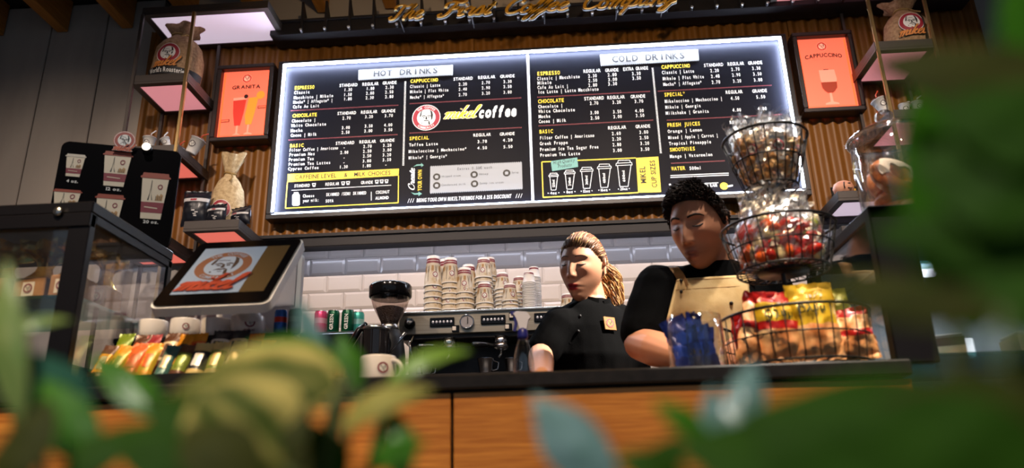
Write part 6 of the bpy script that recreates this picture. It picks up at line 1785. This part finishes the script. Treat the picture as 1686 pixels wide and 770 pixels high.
# ---------------------------------------------------------------- woman in the black polo shirt
BLK_CLOTH = mat('black_cotton', srgb(8, 8, 9), .9, spec=.05, bump=(260, .08))
yh = 2.32
hc = at(959, 443, yh)
nk = at(974, 488, yh+.055)
sL, sR = at(916, 531, yh-.02), at(1026, 524, yh+.12)
mid = (sL+sR)/2
byaw = math.atan2((sR-sL).y, (sR-sL).x)
px_, py_ = mid.x, mid.y
def tz(z): return Vector((px_, py_+.02, z))
hw_ = (sR-sL).length/2
W = dict(name='fair', male=False, root=(px_, py_+.03, 0), head=hc, head_scale=.915, head_rot=(0, 0, 0), yaw=-.42, pitch=.20, roll=.12, neck=nk, neck_r=.043, body_yaw=byaw,
         skin=srgb(208, 150, 118), lip=srgb(168, 22, 34),
         torso=[(tz(.90), .155, .10), (tz(1.0), .140, .095), (tz(1.08), .125, .085), (tz(1.18), .130, .095), (tz(mid.z-.12), .142, .105), (tz(mid.z-.03), .138, .088), (lerp(tz(mid.z+.01), nk, .40), .098, .062), (lerp(tz(mid.z+.03), nk, .75), .055, .052)],
         arms=[dict(joints=[sL+Vector((.012, .0, -.012)), at(890, 583, yh-.06), Vector((at(893, 600, 2.0).x, 1.90, ct+.05))], r=[.045, .041, .036, .037, .026], fwd=(.3, -1, -.25), nrm=(0, -.2, 1), side=1, curl=.5),
               dict(joints=[sR+Vector((-.012, 0, -.012)), at(1050, 628, yh+.10), Vector((at(1000, 610, 2.05).x, 1.95, ct+.025))], r=[.045, .041, .036, .036, .026], fwd=(-.5, -1, -.25), nrm=(0, -.2, 1), side=-1, curl=.5)],
         hairmats=None, browmat=mat('brow_brown', srgb(70, 42, 24), .8))
HB = mat('hair_auburn', srgb(92, 54, 24), .5, noise_=30, col2=srgb(124, 76, 38)); HL = mat('hair_blond', srgb(196, 148, 84), .45, noise_=30, col2=srgb(220, 180, 120))
W['hairmats'] = (HB, HL)
T, HM, bv, L0, body = person('woman in a black polo shirt with curly ponytail looking down behind the counter', W)
wroot = T
def wline(az):   # az 0 = forehead
    a = abs(((az+PI) % (2*PI))-PI)
    if a < .7: return .98-.02*a
    if a < 1.5: return .966+(a-.7)*.62
    return min(1.98, 1.46+(a-1.5)*.5)
hairo, hpt = hair_cap(T, HM, bv, wline, .0010, HB, 'hair', .004, .0012, 3)
r2 = random.Random(3)
g = MB(); root_l = Vector((0, .104, .035))
for i in range(430):
    az = (i/430*2-1)*2.15+r2.uniform(-.03, .03); c = r2.uniform(.96, 1.01) if r2.random() < .6 else r2.uniform(.3, 1)
    pts = []
    az0 = az; ph0 = wline(az0)*c
    d0 = Vector((math.sin(ph0)*math.sin(az0), -math.sin(ph0)*math.cos(az0), math.cos(ph0)))
    d1 = Vector((.05*math.sin(i), 1, .28+.06*math.sin(i*1.7))).normalized()
    for k in range(9):
        t_ = k/8; d = d0.slerp(d1, t_) if d0.dot(d1) > -.98 else d0.lerp(d1, t_)
        pts.append(HM @ scalp(bv, d, .0105*min(1, .18+t_*5)+.0014*math.sin(k*1.9+i)+.002*r2.random()))
    g.tube(pts, [.0009]+[.0019]*7+[.0014], 4, 0 if r2.random() < .88 else 1, smooth=True)
g.obj('hair_strands', [HB, HL], T, kind='stuff')
# curly ponytail
g = MB()
R0 = HM @ Vector((0, .112, .04))
for i in range(420):
    a = r2.uniform(0, 2*PI); rr_ = r2.random()**.5; ln = r2.uniform(.14, .24)
    pts = []
    spread = Vector((math.cos(a)*rr_*.046, math.sin(a)*rr_*.040, 0))
    fr_ = r2.uniform(6, 10); ph = r2.uniform(0, 6)
    for k in range(15):
        t_ = k/14
        out = Vector((.045, .035, 0))*math.sin(min(1, t_*1.7)*PI/2)
        dn = Vector((0, 0, -1))*(ln*max(0, t_-.08)**1.05)
        cur = Vector((math.cos(t_*fr_*2+ph), math.sin(t_*fr_*2+ph), .4*math.cos(t_*fr_*1.5)))*.008*min(1, t_*3)
        pts.append(R0+out+dn+spread*min(1, .25+t_*2.2)*(1.1-.35*t_)+cur)
    g.tube(pts, [.0012]+[.0016]*12+[.0012, .0006], 4, 1 if (r2.random() < .62) else 0)
g.obj('ponytail', [HB, HL], T, kind='stuff')
MB().tube([R0+Vector((.016*math.cos(t_), .008+.010*math.sin(t_), .014*math.sin(t_))) for t_ in [i*PI/6 for i in range(12)]], .005, 6, 0, True).obj('hair_tie', INK, T)
# shirt
def shirt(T, spec, L0, sleeve, infl, voxel=.006, mat_=BLK_CLOTH, seed=0, fold=.006):
    b = MB(); yw = spec['body_yaw']
    rg = spec['torso']
    rings(b, [(L0(c), w_+infl, d_+infl, yw) for c, w_, d_ in rg[:-1]]+[(L0(rg[-1][0]), spec['neck_r']+.012, spec['neck_r']+.010, yw)])
    for arm in spec['arms']:
        J = [L0(p) for p in arm['joints']]; e = lerp(J[0], J[1], sleeve)
        limb(b, [J[0], lerp(J[0], e, .5), e], [arm['r'][0]+infl*1.15, arm['r'][1]+infl*1.2, arm['r'][2]+infl*1.3])
        chest = L0(rg[-3][0])
        limb(b, [lerp(chest, J[0], .3), J[0]], [.07, arm['r'][0]+infl])
    me = remesh(b, voxel, 3, .5)
    cs = [v.co.copy() for v in me.vertices]; ns = [v.normal.copy() for v in me.vertices]; flat_ = []
    for c_, n0 in zip(cs, ns):
        p = c_*8
        n_ = noise.noise(Vector((p.x*1.4+seed, p.y*1.4, p.z*.9)))+.5*noise.noise(Vector((p.x*3+seed, p.y*3, p.z*2.2)))
        flat_ += list(c_+n0*n_*fold)
    me.vertices.foreach_set('co', flat_); me.update()
    me.materials.append(mat_)
    return place('shirt', me, T)
sh = shirt(T, W, L0, .86, .012, seed=1)
# collar, buttons, badge
nkL = L0(nk)
def collar(T, nk_l, r_, yaw, tilt, h=.034, parent=None, m=BLK_CLOTH, gap=.32):
    b = MB()
    for sgn in (-1, 1):
        def f(a, c):
            az = gap*.5+(PI-gap*.5)*a   # from throat to nape
            rr_ = r_+.004+.016*c*(1-.4*a)
            x = sgn*math.sin(az)*rr_; y = -math.cos(az)*rr_*1.05
            z = (.012+.016*a)*(1-c)-(h*c)*(1-.45*a)*(1+.5*(1-a)**3)
            q = Vector((x, y, z)); q.rotate(Euler((tilt, 0, yaw))); return nk_l+q
        b.sheet(f, 18, 5, 0, True); b.sheet(lambda a, c: f(a, c)+Vector((0, 0, -.003)), 18, 5, 0, True)
    return b.obj('collar', m, parent or T)
collar(T, nkL+Vector((0, .0, -.016)), .053, byaw-.1, .28, .034)
def on_front(me_ob, u, v, Y):
    """point of a garment seen at (u, v)"""
    bvh = BVHTree.FromPolygons([vv.co for vv in me_ob.data.vertices], [list(p.vertices) for p in me_ob.data.polygons])
    return bvh
bvh = on_front(sh, 0, 0, 0)
CAMP = Vector((0, 0, CZ))
def hit_at(bvh_, root_, u, v, lift=.003):
    d = ((u-843)/FPX*_r-(v-385)/FPX*_u+_f).normalized()
    h_ = bvh_.ray_cast(CAMP-root_, d)
    return (h_[0]-d*lift, h_[1]) if h_[0] else (None, None)
wr = Vector(T.location)
BADGE = mat('badge_gold', srgb(150, 100, 26), .5, .1)
q, n_ = hit_at(bvh, wr, 1003, 533, .004)
if q is not None:
    nx = Vector((n_.x, n_.y, n_.z)).normalized(); rx_ = Vector((0, 0, 1)).cross(nx).normalized(); uz = nx.cross(rx_)
    BM = Matrix((rx_, uz, nx)).transposed().to_4x4(); BM.translation = q+nx*.003
    bd = MB().box((0, 0, 0), (.042, .042, .004), 0, .001, BM).obj('name_badge', BADGE, T)
    g = MB(); emblem(g, lambda x, y, o_: BM @ Vector((x*.014, y*.014+.001, .0026+o_)), .0005, 0, 1, 2, False, 18)
    g.obj('badge_emblem', [RINGRED, mat('badge_pale', srgb(176, 140, 70), .5), INK], bd)
g = MB()
for u, v in ((955, 520), (952, 545)):
    q, n_ = hit_at(bvh, wr, u, v, .002)
    if q is not None: g.ball(q, .005, 0, 8)
g.obj('shirt_button', INK, T)
# trousers
def legs(T, cx_, cy_, zt2, m, sep=.085):
    b = MB()
    rings(b, [(Vector((cx_, cy_, zt2-.14)), .15, .105, 0), (Vector((cx_, cy_, zt2-.02)), .158, .108, 0), (Vector((cx_, cy_, zt2+.06)), .145, .102, 0)])
    for sgn in (-1, 1):
        limb(b, [(cx_+sgn*sep, cy_, zt2-.08), (cx_+sgn*sep, cy_-.01, .48), (cx_+sgn*sep*1.05, cy_+.01, .07)], [.088, .062, .050])
    me = remesh(b, .014, 2); me.materials.append(m); place('trousers', me, T)
    for sgn in (-1, 1):
        MB().ball((cx_+sgn*sep*1.05, cy_-.05, .035), (.045, .13, .034), 0, 14).obj('shoe', INK, T)
legs(T, 0, 0, .93, BLK_CLOTH)

# ---------------------------------------------------------------- man in the beige apron
yh = 2.06
hc = at(1151, 376, yh)
nk = at(1178, 434, yh+.075)
sL, sR = at(1077, 470, yh+.02), at(1268, 462, yh+.16)
mid = (sL+sR)/2; byaw = math.atan2((sR-sL).y, (sR-sL).x); px_, py_ = mid.x, mid.y
def tz(z): return Vector((px_, py_+.02, z))
MN = dict(name='olive', male=True, root=(px_, py_+.03, 0), head=hc, head_scale=1.0, head_rot=(0, 0, 0), yaw=-.60, pitch=.34, roll=.05, neck=nk, neck_r=.055, body_yaw=byaw,
          skin=srgb(192, 132, 100), lip=srgb(150, 84, 76),
          torso=[(tz(.92), .155, .105), (tz(1.02), .150, .105), (tz(1.12), .155, .108), (tz(1.22), .165, .112), (tz(mid.z-.09), .178, .118), (tz(mid.z-.02), .170, .10), (lerp(tz(mid.z+.02), nk, .42), .118, .075), (lerp(tz(mid.z+.04), nk, .80), .070, .064)],
          arms=[dict(joints=[sL+Vector((.012, 0, -.012)), at(1054, 566, yh-.03), Vector((at(1125, 592, 1.84).x, 1.84, ct+.075))], r=[.056, .050, .044, .046, .031], fwd=(.9, -.5, -.35), nrm=(.2, -.3, 1), side=1, curl=.7),
                dict(joints=[sR+Vector((-.012, 0, -.012)), Vector((sR.x+.04, sR.y-.03, 1.16)), Vector((sR.x-.10, 1.97, ct+.16))], r=[.056, .050, .044, .045, .031], fwd=(-.8, -.5, -.4), nrm=(0, -.3, 1), side=-1, curl=.7)],
          hairmats=None, browmat=mat('brow_black', srgb(26, 18, 16), .8))
HK = mat('hair_dark', srgb(30, 20, 16), .6, spec=.2, noise_=40, col2=srgb(46, 32, 25))
MN['hairmats'] = (HK, HK)
T, HM, bv, L0, body = person('man in a black shirt and beige apron looking down, behind the wire stand', MN)
def mline(az):
    a = abs(((az+PI) % (2*PI))-PI)
    if a < .75: return .86+.03*a
    if a < 1.05: return .88+(a-.75)*.9
    if a < 1.35: return 1.15+(a-1.05)*1.9
    if a < 1.75: return 1.72-(a-1.35)*.55
    return min(2.0, 1.50+(a-1.75)*.7)
hair_cap(T, HM, bv, mline, .002, HK, 'hair', .009, .003, 8)
g = MB(); r2 = random.Random(9)
for i in range(1300):
    az = r2.uniform(-PI, PI); c = math.sqrt(r2.random()); ph = mline(az)*c
    d = Vector((math.sin(ph)*math.sin(az), -math.sin(ph)*math.cos(az), math.cos(ph)))
    top = max(0, d.z); ln = .006+.017*top*(1 if d.y < .5 else .7)
    flow = Vector((.55*math.sin(az*2)-.25, -.75 if d.y < .35 else .3, .25)) if top > .35 else Vector((0, .25, -.9))
    base = scalp(bv, d, .003+.008*min(1, (1-c)*6)); pts = []
    sw = Vector((r2.uniform(-.4, .4), r2.uniform(-.4, .4), r2.uniform(-.2, .3)))
    for k in range(5):
        t_ = k/4
        p = base+d*(ln*.22*math.sin(t_*2.4))+(flow+sw).normalized()*(ln*1.15*t_**1.3)
        pts.append(HM @ p)
    g.tube(pts, [.0022, .0024, .0022, .0016, .0006], 4, 0)
g.obj('hair_strands', HK, T, kind='stuff')
sh = shirt(T, MN, L0, .80, .014, seed=5, fold=.007)
nkL = L0(nk)
collar(T, nkL+Vector((0, .0, -.014)), .064, byaw-.15, .30, .036, gap=.9)
# apron bib draped on the shirt, with straps
APR = mat('apron_canvas', srgb(196, 160, 104), .85, noise_=18, col2=srgb(216, 184, 130), bump=(320, .1))
LEA = mat('apron_strap', srgb(160, 112, 58), .7)
mr = Vector(T.location)
bvh = on_front(sh, 0, 0, 0)
def sheet_on(bvh_, root_, quad_, nu, nv, lift, hang):
    """grid of picture positions laid on the garment"""
    rows = []
    for j in range(nv+1):
        row = []
        for i in range(nu+1):
            a, c = i/nu, j/nv
            (u0, v0), (u1, v1), (u2, v2), (u3, v3) = quad_
            u = (u0*(1-a)+u1*a)*(1-c)+(u3*(1-a)+u2*a)*c; v = (v0*(1-a)+v1*a)*(1-c)+(v3*(1-a)+v2*a)*c
            q, n_ = hit_at(bvh_, root_, u, v, lift)
            row.append(q if q is not None else (row[-1]+Vector((.008, .002, 0)) if (row and row[-1] is not None) else None))
        for i in range(len(row)-1, -1, -1):
            if row[i] is None: row[i] = row[i+1]-Vector((.008, 0, 0)) if i+1 < len(row) and row[i+1] else (rows[-1][i]+Vector((0, -.004, -.014)))
        rows.append(row)
    return rows
rows = sheet_on(bvh, mr, [(1112, 457), (1232, 450), (1246, 585), (1078, 592)], 22, 20, .012, 0)
ap = MB(); nu = 22; nv = 20
fl_ = [tuple(p) for r in rows for p in r]
# continue the skirt of the apron to the knees
last = rows[-1]; ext = []
for k in range(1, 9):
    ext += [tuple(p+Vector((0, -.012*min(1, k*.5), -.075*k))) for p in last]
vs = fl_+ext; fs = []; rowsN = nv+1+8
for j in range(rowsN-1):
    for i in range(nu): fs.append([j*(nu+1)+i, j*(nu+1)+i+1, (j+1)*(nu+1)+i+1, (j+1)*(nu+1)+i])
ap.add(vs, fs, 0, True)
apo = ap.obj('apron', APR, T)
md = apo.modifiers.new('sm', 'SMOOTH'); md.factor = .5; md.iterations = 6
md = apo.modifiers.new('th', 'SOLIDIFY'); md.thickness = .004; md.offset = 1
def strap(pts, w_, m, name):
    P = []
    for u, v in pts:
        q, n_ = hit_at(bvh, mr, u, v, .012); 
        if q is not None: P.append(q)
    if len(P) > 1:
        P = [P[0]+Vector((-.012, .075, .004)), P[0]+Vector((-.006, .03, .012))]+P
        P = [Vector(k) for k in path(*[tuple(k) for k in P], n=4)]
        b = MB()
        for sgn in (0, 1):
            b.add([p+Vector((s2*w_/2, -.002*sgn, 0)) for p in P for s2 in (-1, 1)], [[2*k, 2*k+1, 2*k+3, 2*k+2] for k in range(len(P)-1)], 0, True)
        return b.obj(name, m, apo)
strap([(1109, 440), (1112, 444), (1117, 450), (1122, 460), (1126, 470)], .026, LEA, 'strap')
strap([(1232, 440), (1234, 450), (1236, 462)], .026, LEA, 'strap')
g = MB(); 
for (u0, v0), (u1, v1) in (((1113, 462), (1232, 456)), ((1112, 477), (1234, 470))):
    P = [hit_at(bvh, mr, u0+(u1-u0)*k/14, v0+(v1-v0)*k/14, .0165)[0] for k in range(15)]
    P = [p for p in P if p is not None]
    if len(P) > 2: g.tube(P, .0012, 4)
g.obj('hem_stitching', LEA, apo)
g = MB()
for u, v in ((1121, 462), (1204, 499), (1121, 480)):
    q, n_ = hit_at(bvh, mr, u, v, .017)
    if q is not None: g.ball(q, .0055, 0, 10)
g.obj('rivet', mat('rivet_dark', srgb(40, 34, 30), .4, .5), apo)
legs(T, 0, 0, .95, mat('dark_trousers', srgb(24, 24, 28), .85))
# ================================================================ PLANTS IN FRONT OF THE CAMERA
def leaf_mat(name, rough=.38, trans_=.25):
    if name in MATS: return MATS[name]
    mt = bpy.data.materials.new(name); mt.use_nodes = True
    nt = mt.node_tree; b = nt.nodes['Principled BSDF']; L = nt.links.new
    a = nt.nodes.new('ShaderNodeAttribute'); a.attribute_name = 'tint'
    L(a.outputs['Color'], b.inputs['Base Color']); b.inputs['Roughness'].default_value = rough
    b.inputs['Specular IOR Level'].default_value = .5
    t_ = nt.nodes.new('ShaderNodeBsdfTranslucent'); L(a.outputs['Color'], t_.inputs[0])
    mx = nt.nodes.new('ShaderNodeMixShader'); mx.inputs[0].default_value = trans_
    L(b.outputs[0], mx.inputs[1]); L(t_.outputs[0], mx.inputs[2])
    L(mx.outputs[0], nt.nodes['Material Output'].inputs[0])
    MATS[name] = mt
    return mt
LEAFD = leaf_mat('leaf_matte', .7, .15); LEAFD.node_tree.nodes['Principled BSDF'].inputs['Specular IOR Level'].default_value = .15
LEAFM = leaf_mat('leaf_blade'); LEAFG = leaf_mat('leaf_glossy', .22, .12)
STEM = mat('leaf_stem', srgb(84, 98, 40), .6)
G = {'green': (srgb(58, 116, 24), srgb(92, 146, 44)), 'dark': (srgb(36, 68, 0), srgb(44, 80, 1)), 'mid': (srgb(46, 98, 4), srgb(58, 112, 6)), 'var': (srgb(66, 84, 20), srgb(214, 190, 104)), 'yellow': (srgb(150, 142, 60), srgb(190, 176, 96)),
     'pale': (srgb(108, 150, 66), srgb(168, 176, 96)), 'teal': (srgb(46, 92, 74), srgb(64, 112, 92)), 'sheen': (srgb(140, 170, 172), srgb(96, 134, 124)), 'olive': (srgb(50, 56, 10), srgb(66, 66, 16)), 'lime': (srgb(120, 160, 50), srgb(150, 180, 70))}  # sheen: gloss reflection of the sky lightened into the blade colour
def leaf(plant, base, tip, wd, kind, face=(0, -1, .35), fold=.18, bend=.12, seed=0, glossy=False):
    base = Vector(base); tip = Vector(tip); ax_ = tip-base; ln = ax_.length; ax_.normalize()
    fc = Vector(face); fc = (fc-ax_*fc.dot(ax_)).normalized(); lat = ax_.cross(fc)
    nu, nv = 10, 16; c0, c1 = [Vector(k) for k in G[kind]]
    def f(a, t_, off=0):
        u = a*2-1
        w_ = wd/2*(math.sin(PI*min(1, t_**.78))**.85)*(1 if t_ < .97 else .5)
        y = ax_*(ln*t_)+lat*(u*w_*(1+.05*math.sin(t_*9+seed)))
        h_ = -fold*abs(u)*w_*1.0+fold*w_*.5+bend*ln*math.sin(PI*t_)*.6+.03*w_*math.sin(t_*14+u*3+seed)
        return base+y+fc*(h_*1.0+off)-fc*(bend*ln*t_*t_*.5)
    b = MB(); b.sheet(lambda a, t_: f(a, t_), nu, nv, 0, True); b.sheet(lambda a, t_: f(a, t_, -.0006), nu, nv, 0, True)
    me = b.mesh('leaf', LEAFG if glossy else (LEAFD if kind in ('dark', 'olive', 'mid', 'var', 'yellow') else LEAFM))
    cols = []
    for k in range(2):
        for j in range(nv+1):
            for i in range(nu+1):
                u = abs(i/nu*2-1); t_ = j/nv
                n_ = noise.noise(Vector((u*2+seed, t_*5, seed)))
                if kind == 'var': m_ = smooth((u+.25*n_-.45)/.35)
                else: m_ = min(1, max(0, .5+.7*n_))
                c = c0.lerp(c1, m_)
                if u < .12: c = c.lerp(c1*1.1, .5)
                cols += [c.x, c.y, c.z, 1]
    at_ = me.color_attributes.new('tint', 'FLOAT_COLOR', 'POINT'); at_.data.foreach_set('color', cols)
    return place('leaf', me, plant)
NEAR = .62
def plant(label, root, leaves, seed, near=NEAR):
    T = thing('foliage_plant', label, 'plant', root, (0, 0, 0), 'leafy plants in the planter trough')
    R0 = Vector(root)
    for i, (u0, v0, Y0, u1, v1, Y1, wpx, kind, face, fold, bend, gl) in enumerate(leaves):
        Y0 *= near; Y1 *= near
        a, c = at(u0, v0, Y0), at(u1, v1, Y1)
        wd = wpx*(Y0+Y1)/2/FPX*1.06
        leaf(T, a-R0, c-R0, wd, kind, face, fold, bend, seed+i*1.7, gl)
        # stalk from the soil to the leaf base
        q = a-R0; foot = Vector((max(-.09, min(.09, q.x*.35)), max(-.05, min(.05, q.y*.3)), 0))
        MB().tube(path(tuple(foot), tuple(lerp(foot, q, .5)+Vector((0, .01, .02))), tuple(q), n=5), .0016, 6).obj('stalk', STEM, T)
    return T
up_ = (0, -.75, .65); fr_ = (0, -1, .1); sk = (.35, -.8, .5); sl = (-.4, -.8, .45)
ztr = .60
PLX = [at(250, 760, .29).x, at(1080, 760, .30).x, at(1500, 760, .21).x]
plant('leafy variegated plant at the left, in front of the snack bars', (PLX[0], .33, ztr), [
    (10, 548, .52, 118, 520, .54, 40, 'pale', up_, .2, .15, False), (34, 690, .44, 2, 420, .46, 62, 'pale', fr_, .2, .1, False), (50, 580, .46, 140, 760, .46, 105, 'teal', (.2, -.6, .75), .1, .1, True),
    (268, 690, .50, 152, 578, .53, 62, 'green', sk, .3, .08, False), (560, 640, .43, 262, 640, .46, 185, 'var', (.0, -.85, .5), .25, .12, False), (330, 640, .42, 500, 800, .41, 190, 'var', (-.1, -.85, .5), .2, .08, False),
    (575, 610, .50, 352, 572, .50, 68, 'green', up_, .2, .25, False), (548, 650, .55, 487, 488, .56, 46, 'sheen', sl, .2, .06, True), (560, 705, .48, 712, 628, .49, 62, 'yellow', up_, .2, .2, False),
    (665, 790, .47, 640, 665, .49, 58, 'green', fr_, .3, .1, False), (100, 790, .40, 260, 690, .43, 90, 'dark', up_, .2, .15, False), (320, 800, .40, 200, 690, .42, 100, 'dark', up_, .2, .15, False),
    (420, 800, .38, 300, 690, .40, 110, 'olive', up_, .2, .15, False), (560, 810, .44, 500, 690, .46, 80, 'dark', fr_, .2, .1, False), (20, 800, .38, 70, 650, .41, 100, 'olive', fr_, .2, .1, False),
    (640, 630, .56, 775, 566, .58, 42, 'lime', up_, .1, .2, False), (590, 640, .56, 560, 545, .58, 44, 'green', sk, .2, .1, False), (160, 760, .42, 60, 620, .44, 80, 'green', sl, .2, .1, False), (600, 770, .46, 700, 720, .46, 50, 'mid', up_, .2, .15, False),
    (350, 760, .43, 240, 640, .45, 70, 'dark', sk, .2, .1, False), (480, 770, .41, 420, 640, .44, 120, 'olive', fr_, .2, .1, False)], 1, .72)
plant('small leafy plant with blue-sheened leaf tips at the middle bottom', (PLX[1], .31, ztr), [
    (1010, 810, .48, 874, 648, .50, 92, 'sheen', (-.35, -.8, .45), .35, .05, True), (1165, 725, .46, 1076, 652, .48, 46, 'mid', up_, .25, .12, False), (1190, 760, .50, 1172, 632, .52, 56, 'sheen', (.2, -.9, .4), .3, .05, True),
    (1212, 725, .50, 1240, 590, .52, 62, 'sheen', (-.2, -.9, .4), .3, .05, True), (1130, 800, .44, 1010, 740, .45, 70, 'dark', up_, .2, .15, False), (1060, 810, .44, 1120, 715, .45, 60, 'dark', fr_, .2, .1, False)], 40)
plant('dense dark green plant filling the right edge, close to the camera', (PLX[2], .22, ztr), [
    (1690, 840, .30, 1090, 720, .33, 240, 'dark', (0, -.8, .6), .1, .05, False), (1760, 700, .30, 1215, 668, .33, 170, 'dark', (0, -.8, .6), .1, .06, False), (1500, 860, .28, 1240, 690, .30, 220, 'dark', fr_, .1, .05, False),
    (1780, 150, .30, 1425, 95, .33, 150, 'olive', fr_, .1, .03, False), (1600, 560, .32, 1555, 70, .36, 190, 'mid', fr_, .1, .03, False), (1800, 300, .29, 1500, 265, .32, 230, 'dark', fr_, .1, .03, False),
    (1800, 410, .30, 1425, 378, .33, 125, 'dark', fr_, .1, .03, False), (1650, 512, .30, 1345, 484, .33, 80, 'olive', fr_, .1, .03, False), (1800, 520, .29, 1590, 470, .31, 130, 'dark', fr_, .1, .03, False),
    (1830, 640, .30, 1665, 590, .31, 140, 'dark', fr_, .1, .03, False), (1700, 140, .33, 1672, -60, .35, 90, 'mid', fr_, .1, .03, False),
    (1560, 470, .36, 1320, 452, .39, 44, 'olive', up_, .1, .05, False), (1800, 740, .29, 1440, 650, .31, 170, 'olive', fr_, .1, .05, False), (1730, 600, .31, 1640, 150, .33, 170, 'dark', fr_, .1, .03, False), (1800, 230, .29, 1540, 170, .31, 190, 'dark', fr_, .1, .03, False),
    (1760, 790, .27, 1380, 700, .29, 200, 'dark', fr_, .1, .05, False)], 70)
tr = thing('planter_trough', 'long dark planter trough standing before the counter, below the leaves', 'planter', (0.0, .26, 0))
for a, c in (((-.75, -.13, 0), (.75, -.11, .62)), ((-.75, .11, 0), (.75, .13, .62)), ((-.75, -.11, 0), (-.73, .11, .62)), ((.73, -.11, 0), (.75, .11, .62))):
    MB().span(a, c, 0, .003).obj('side_board', BLACK, tr)
MB().span((-.73, -.11, .02), (.73, .11, .598)).obj('soil', mat('soil', srgb(50, 38, 28), 1, noise_=60, col2=srgb(70, 54, 40)), tr)
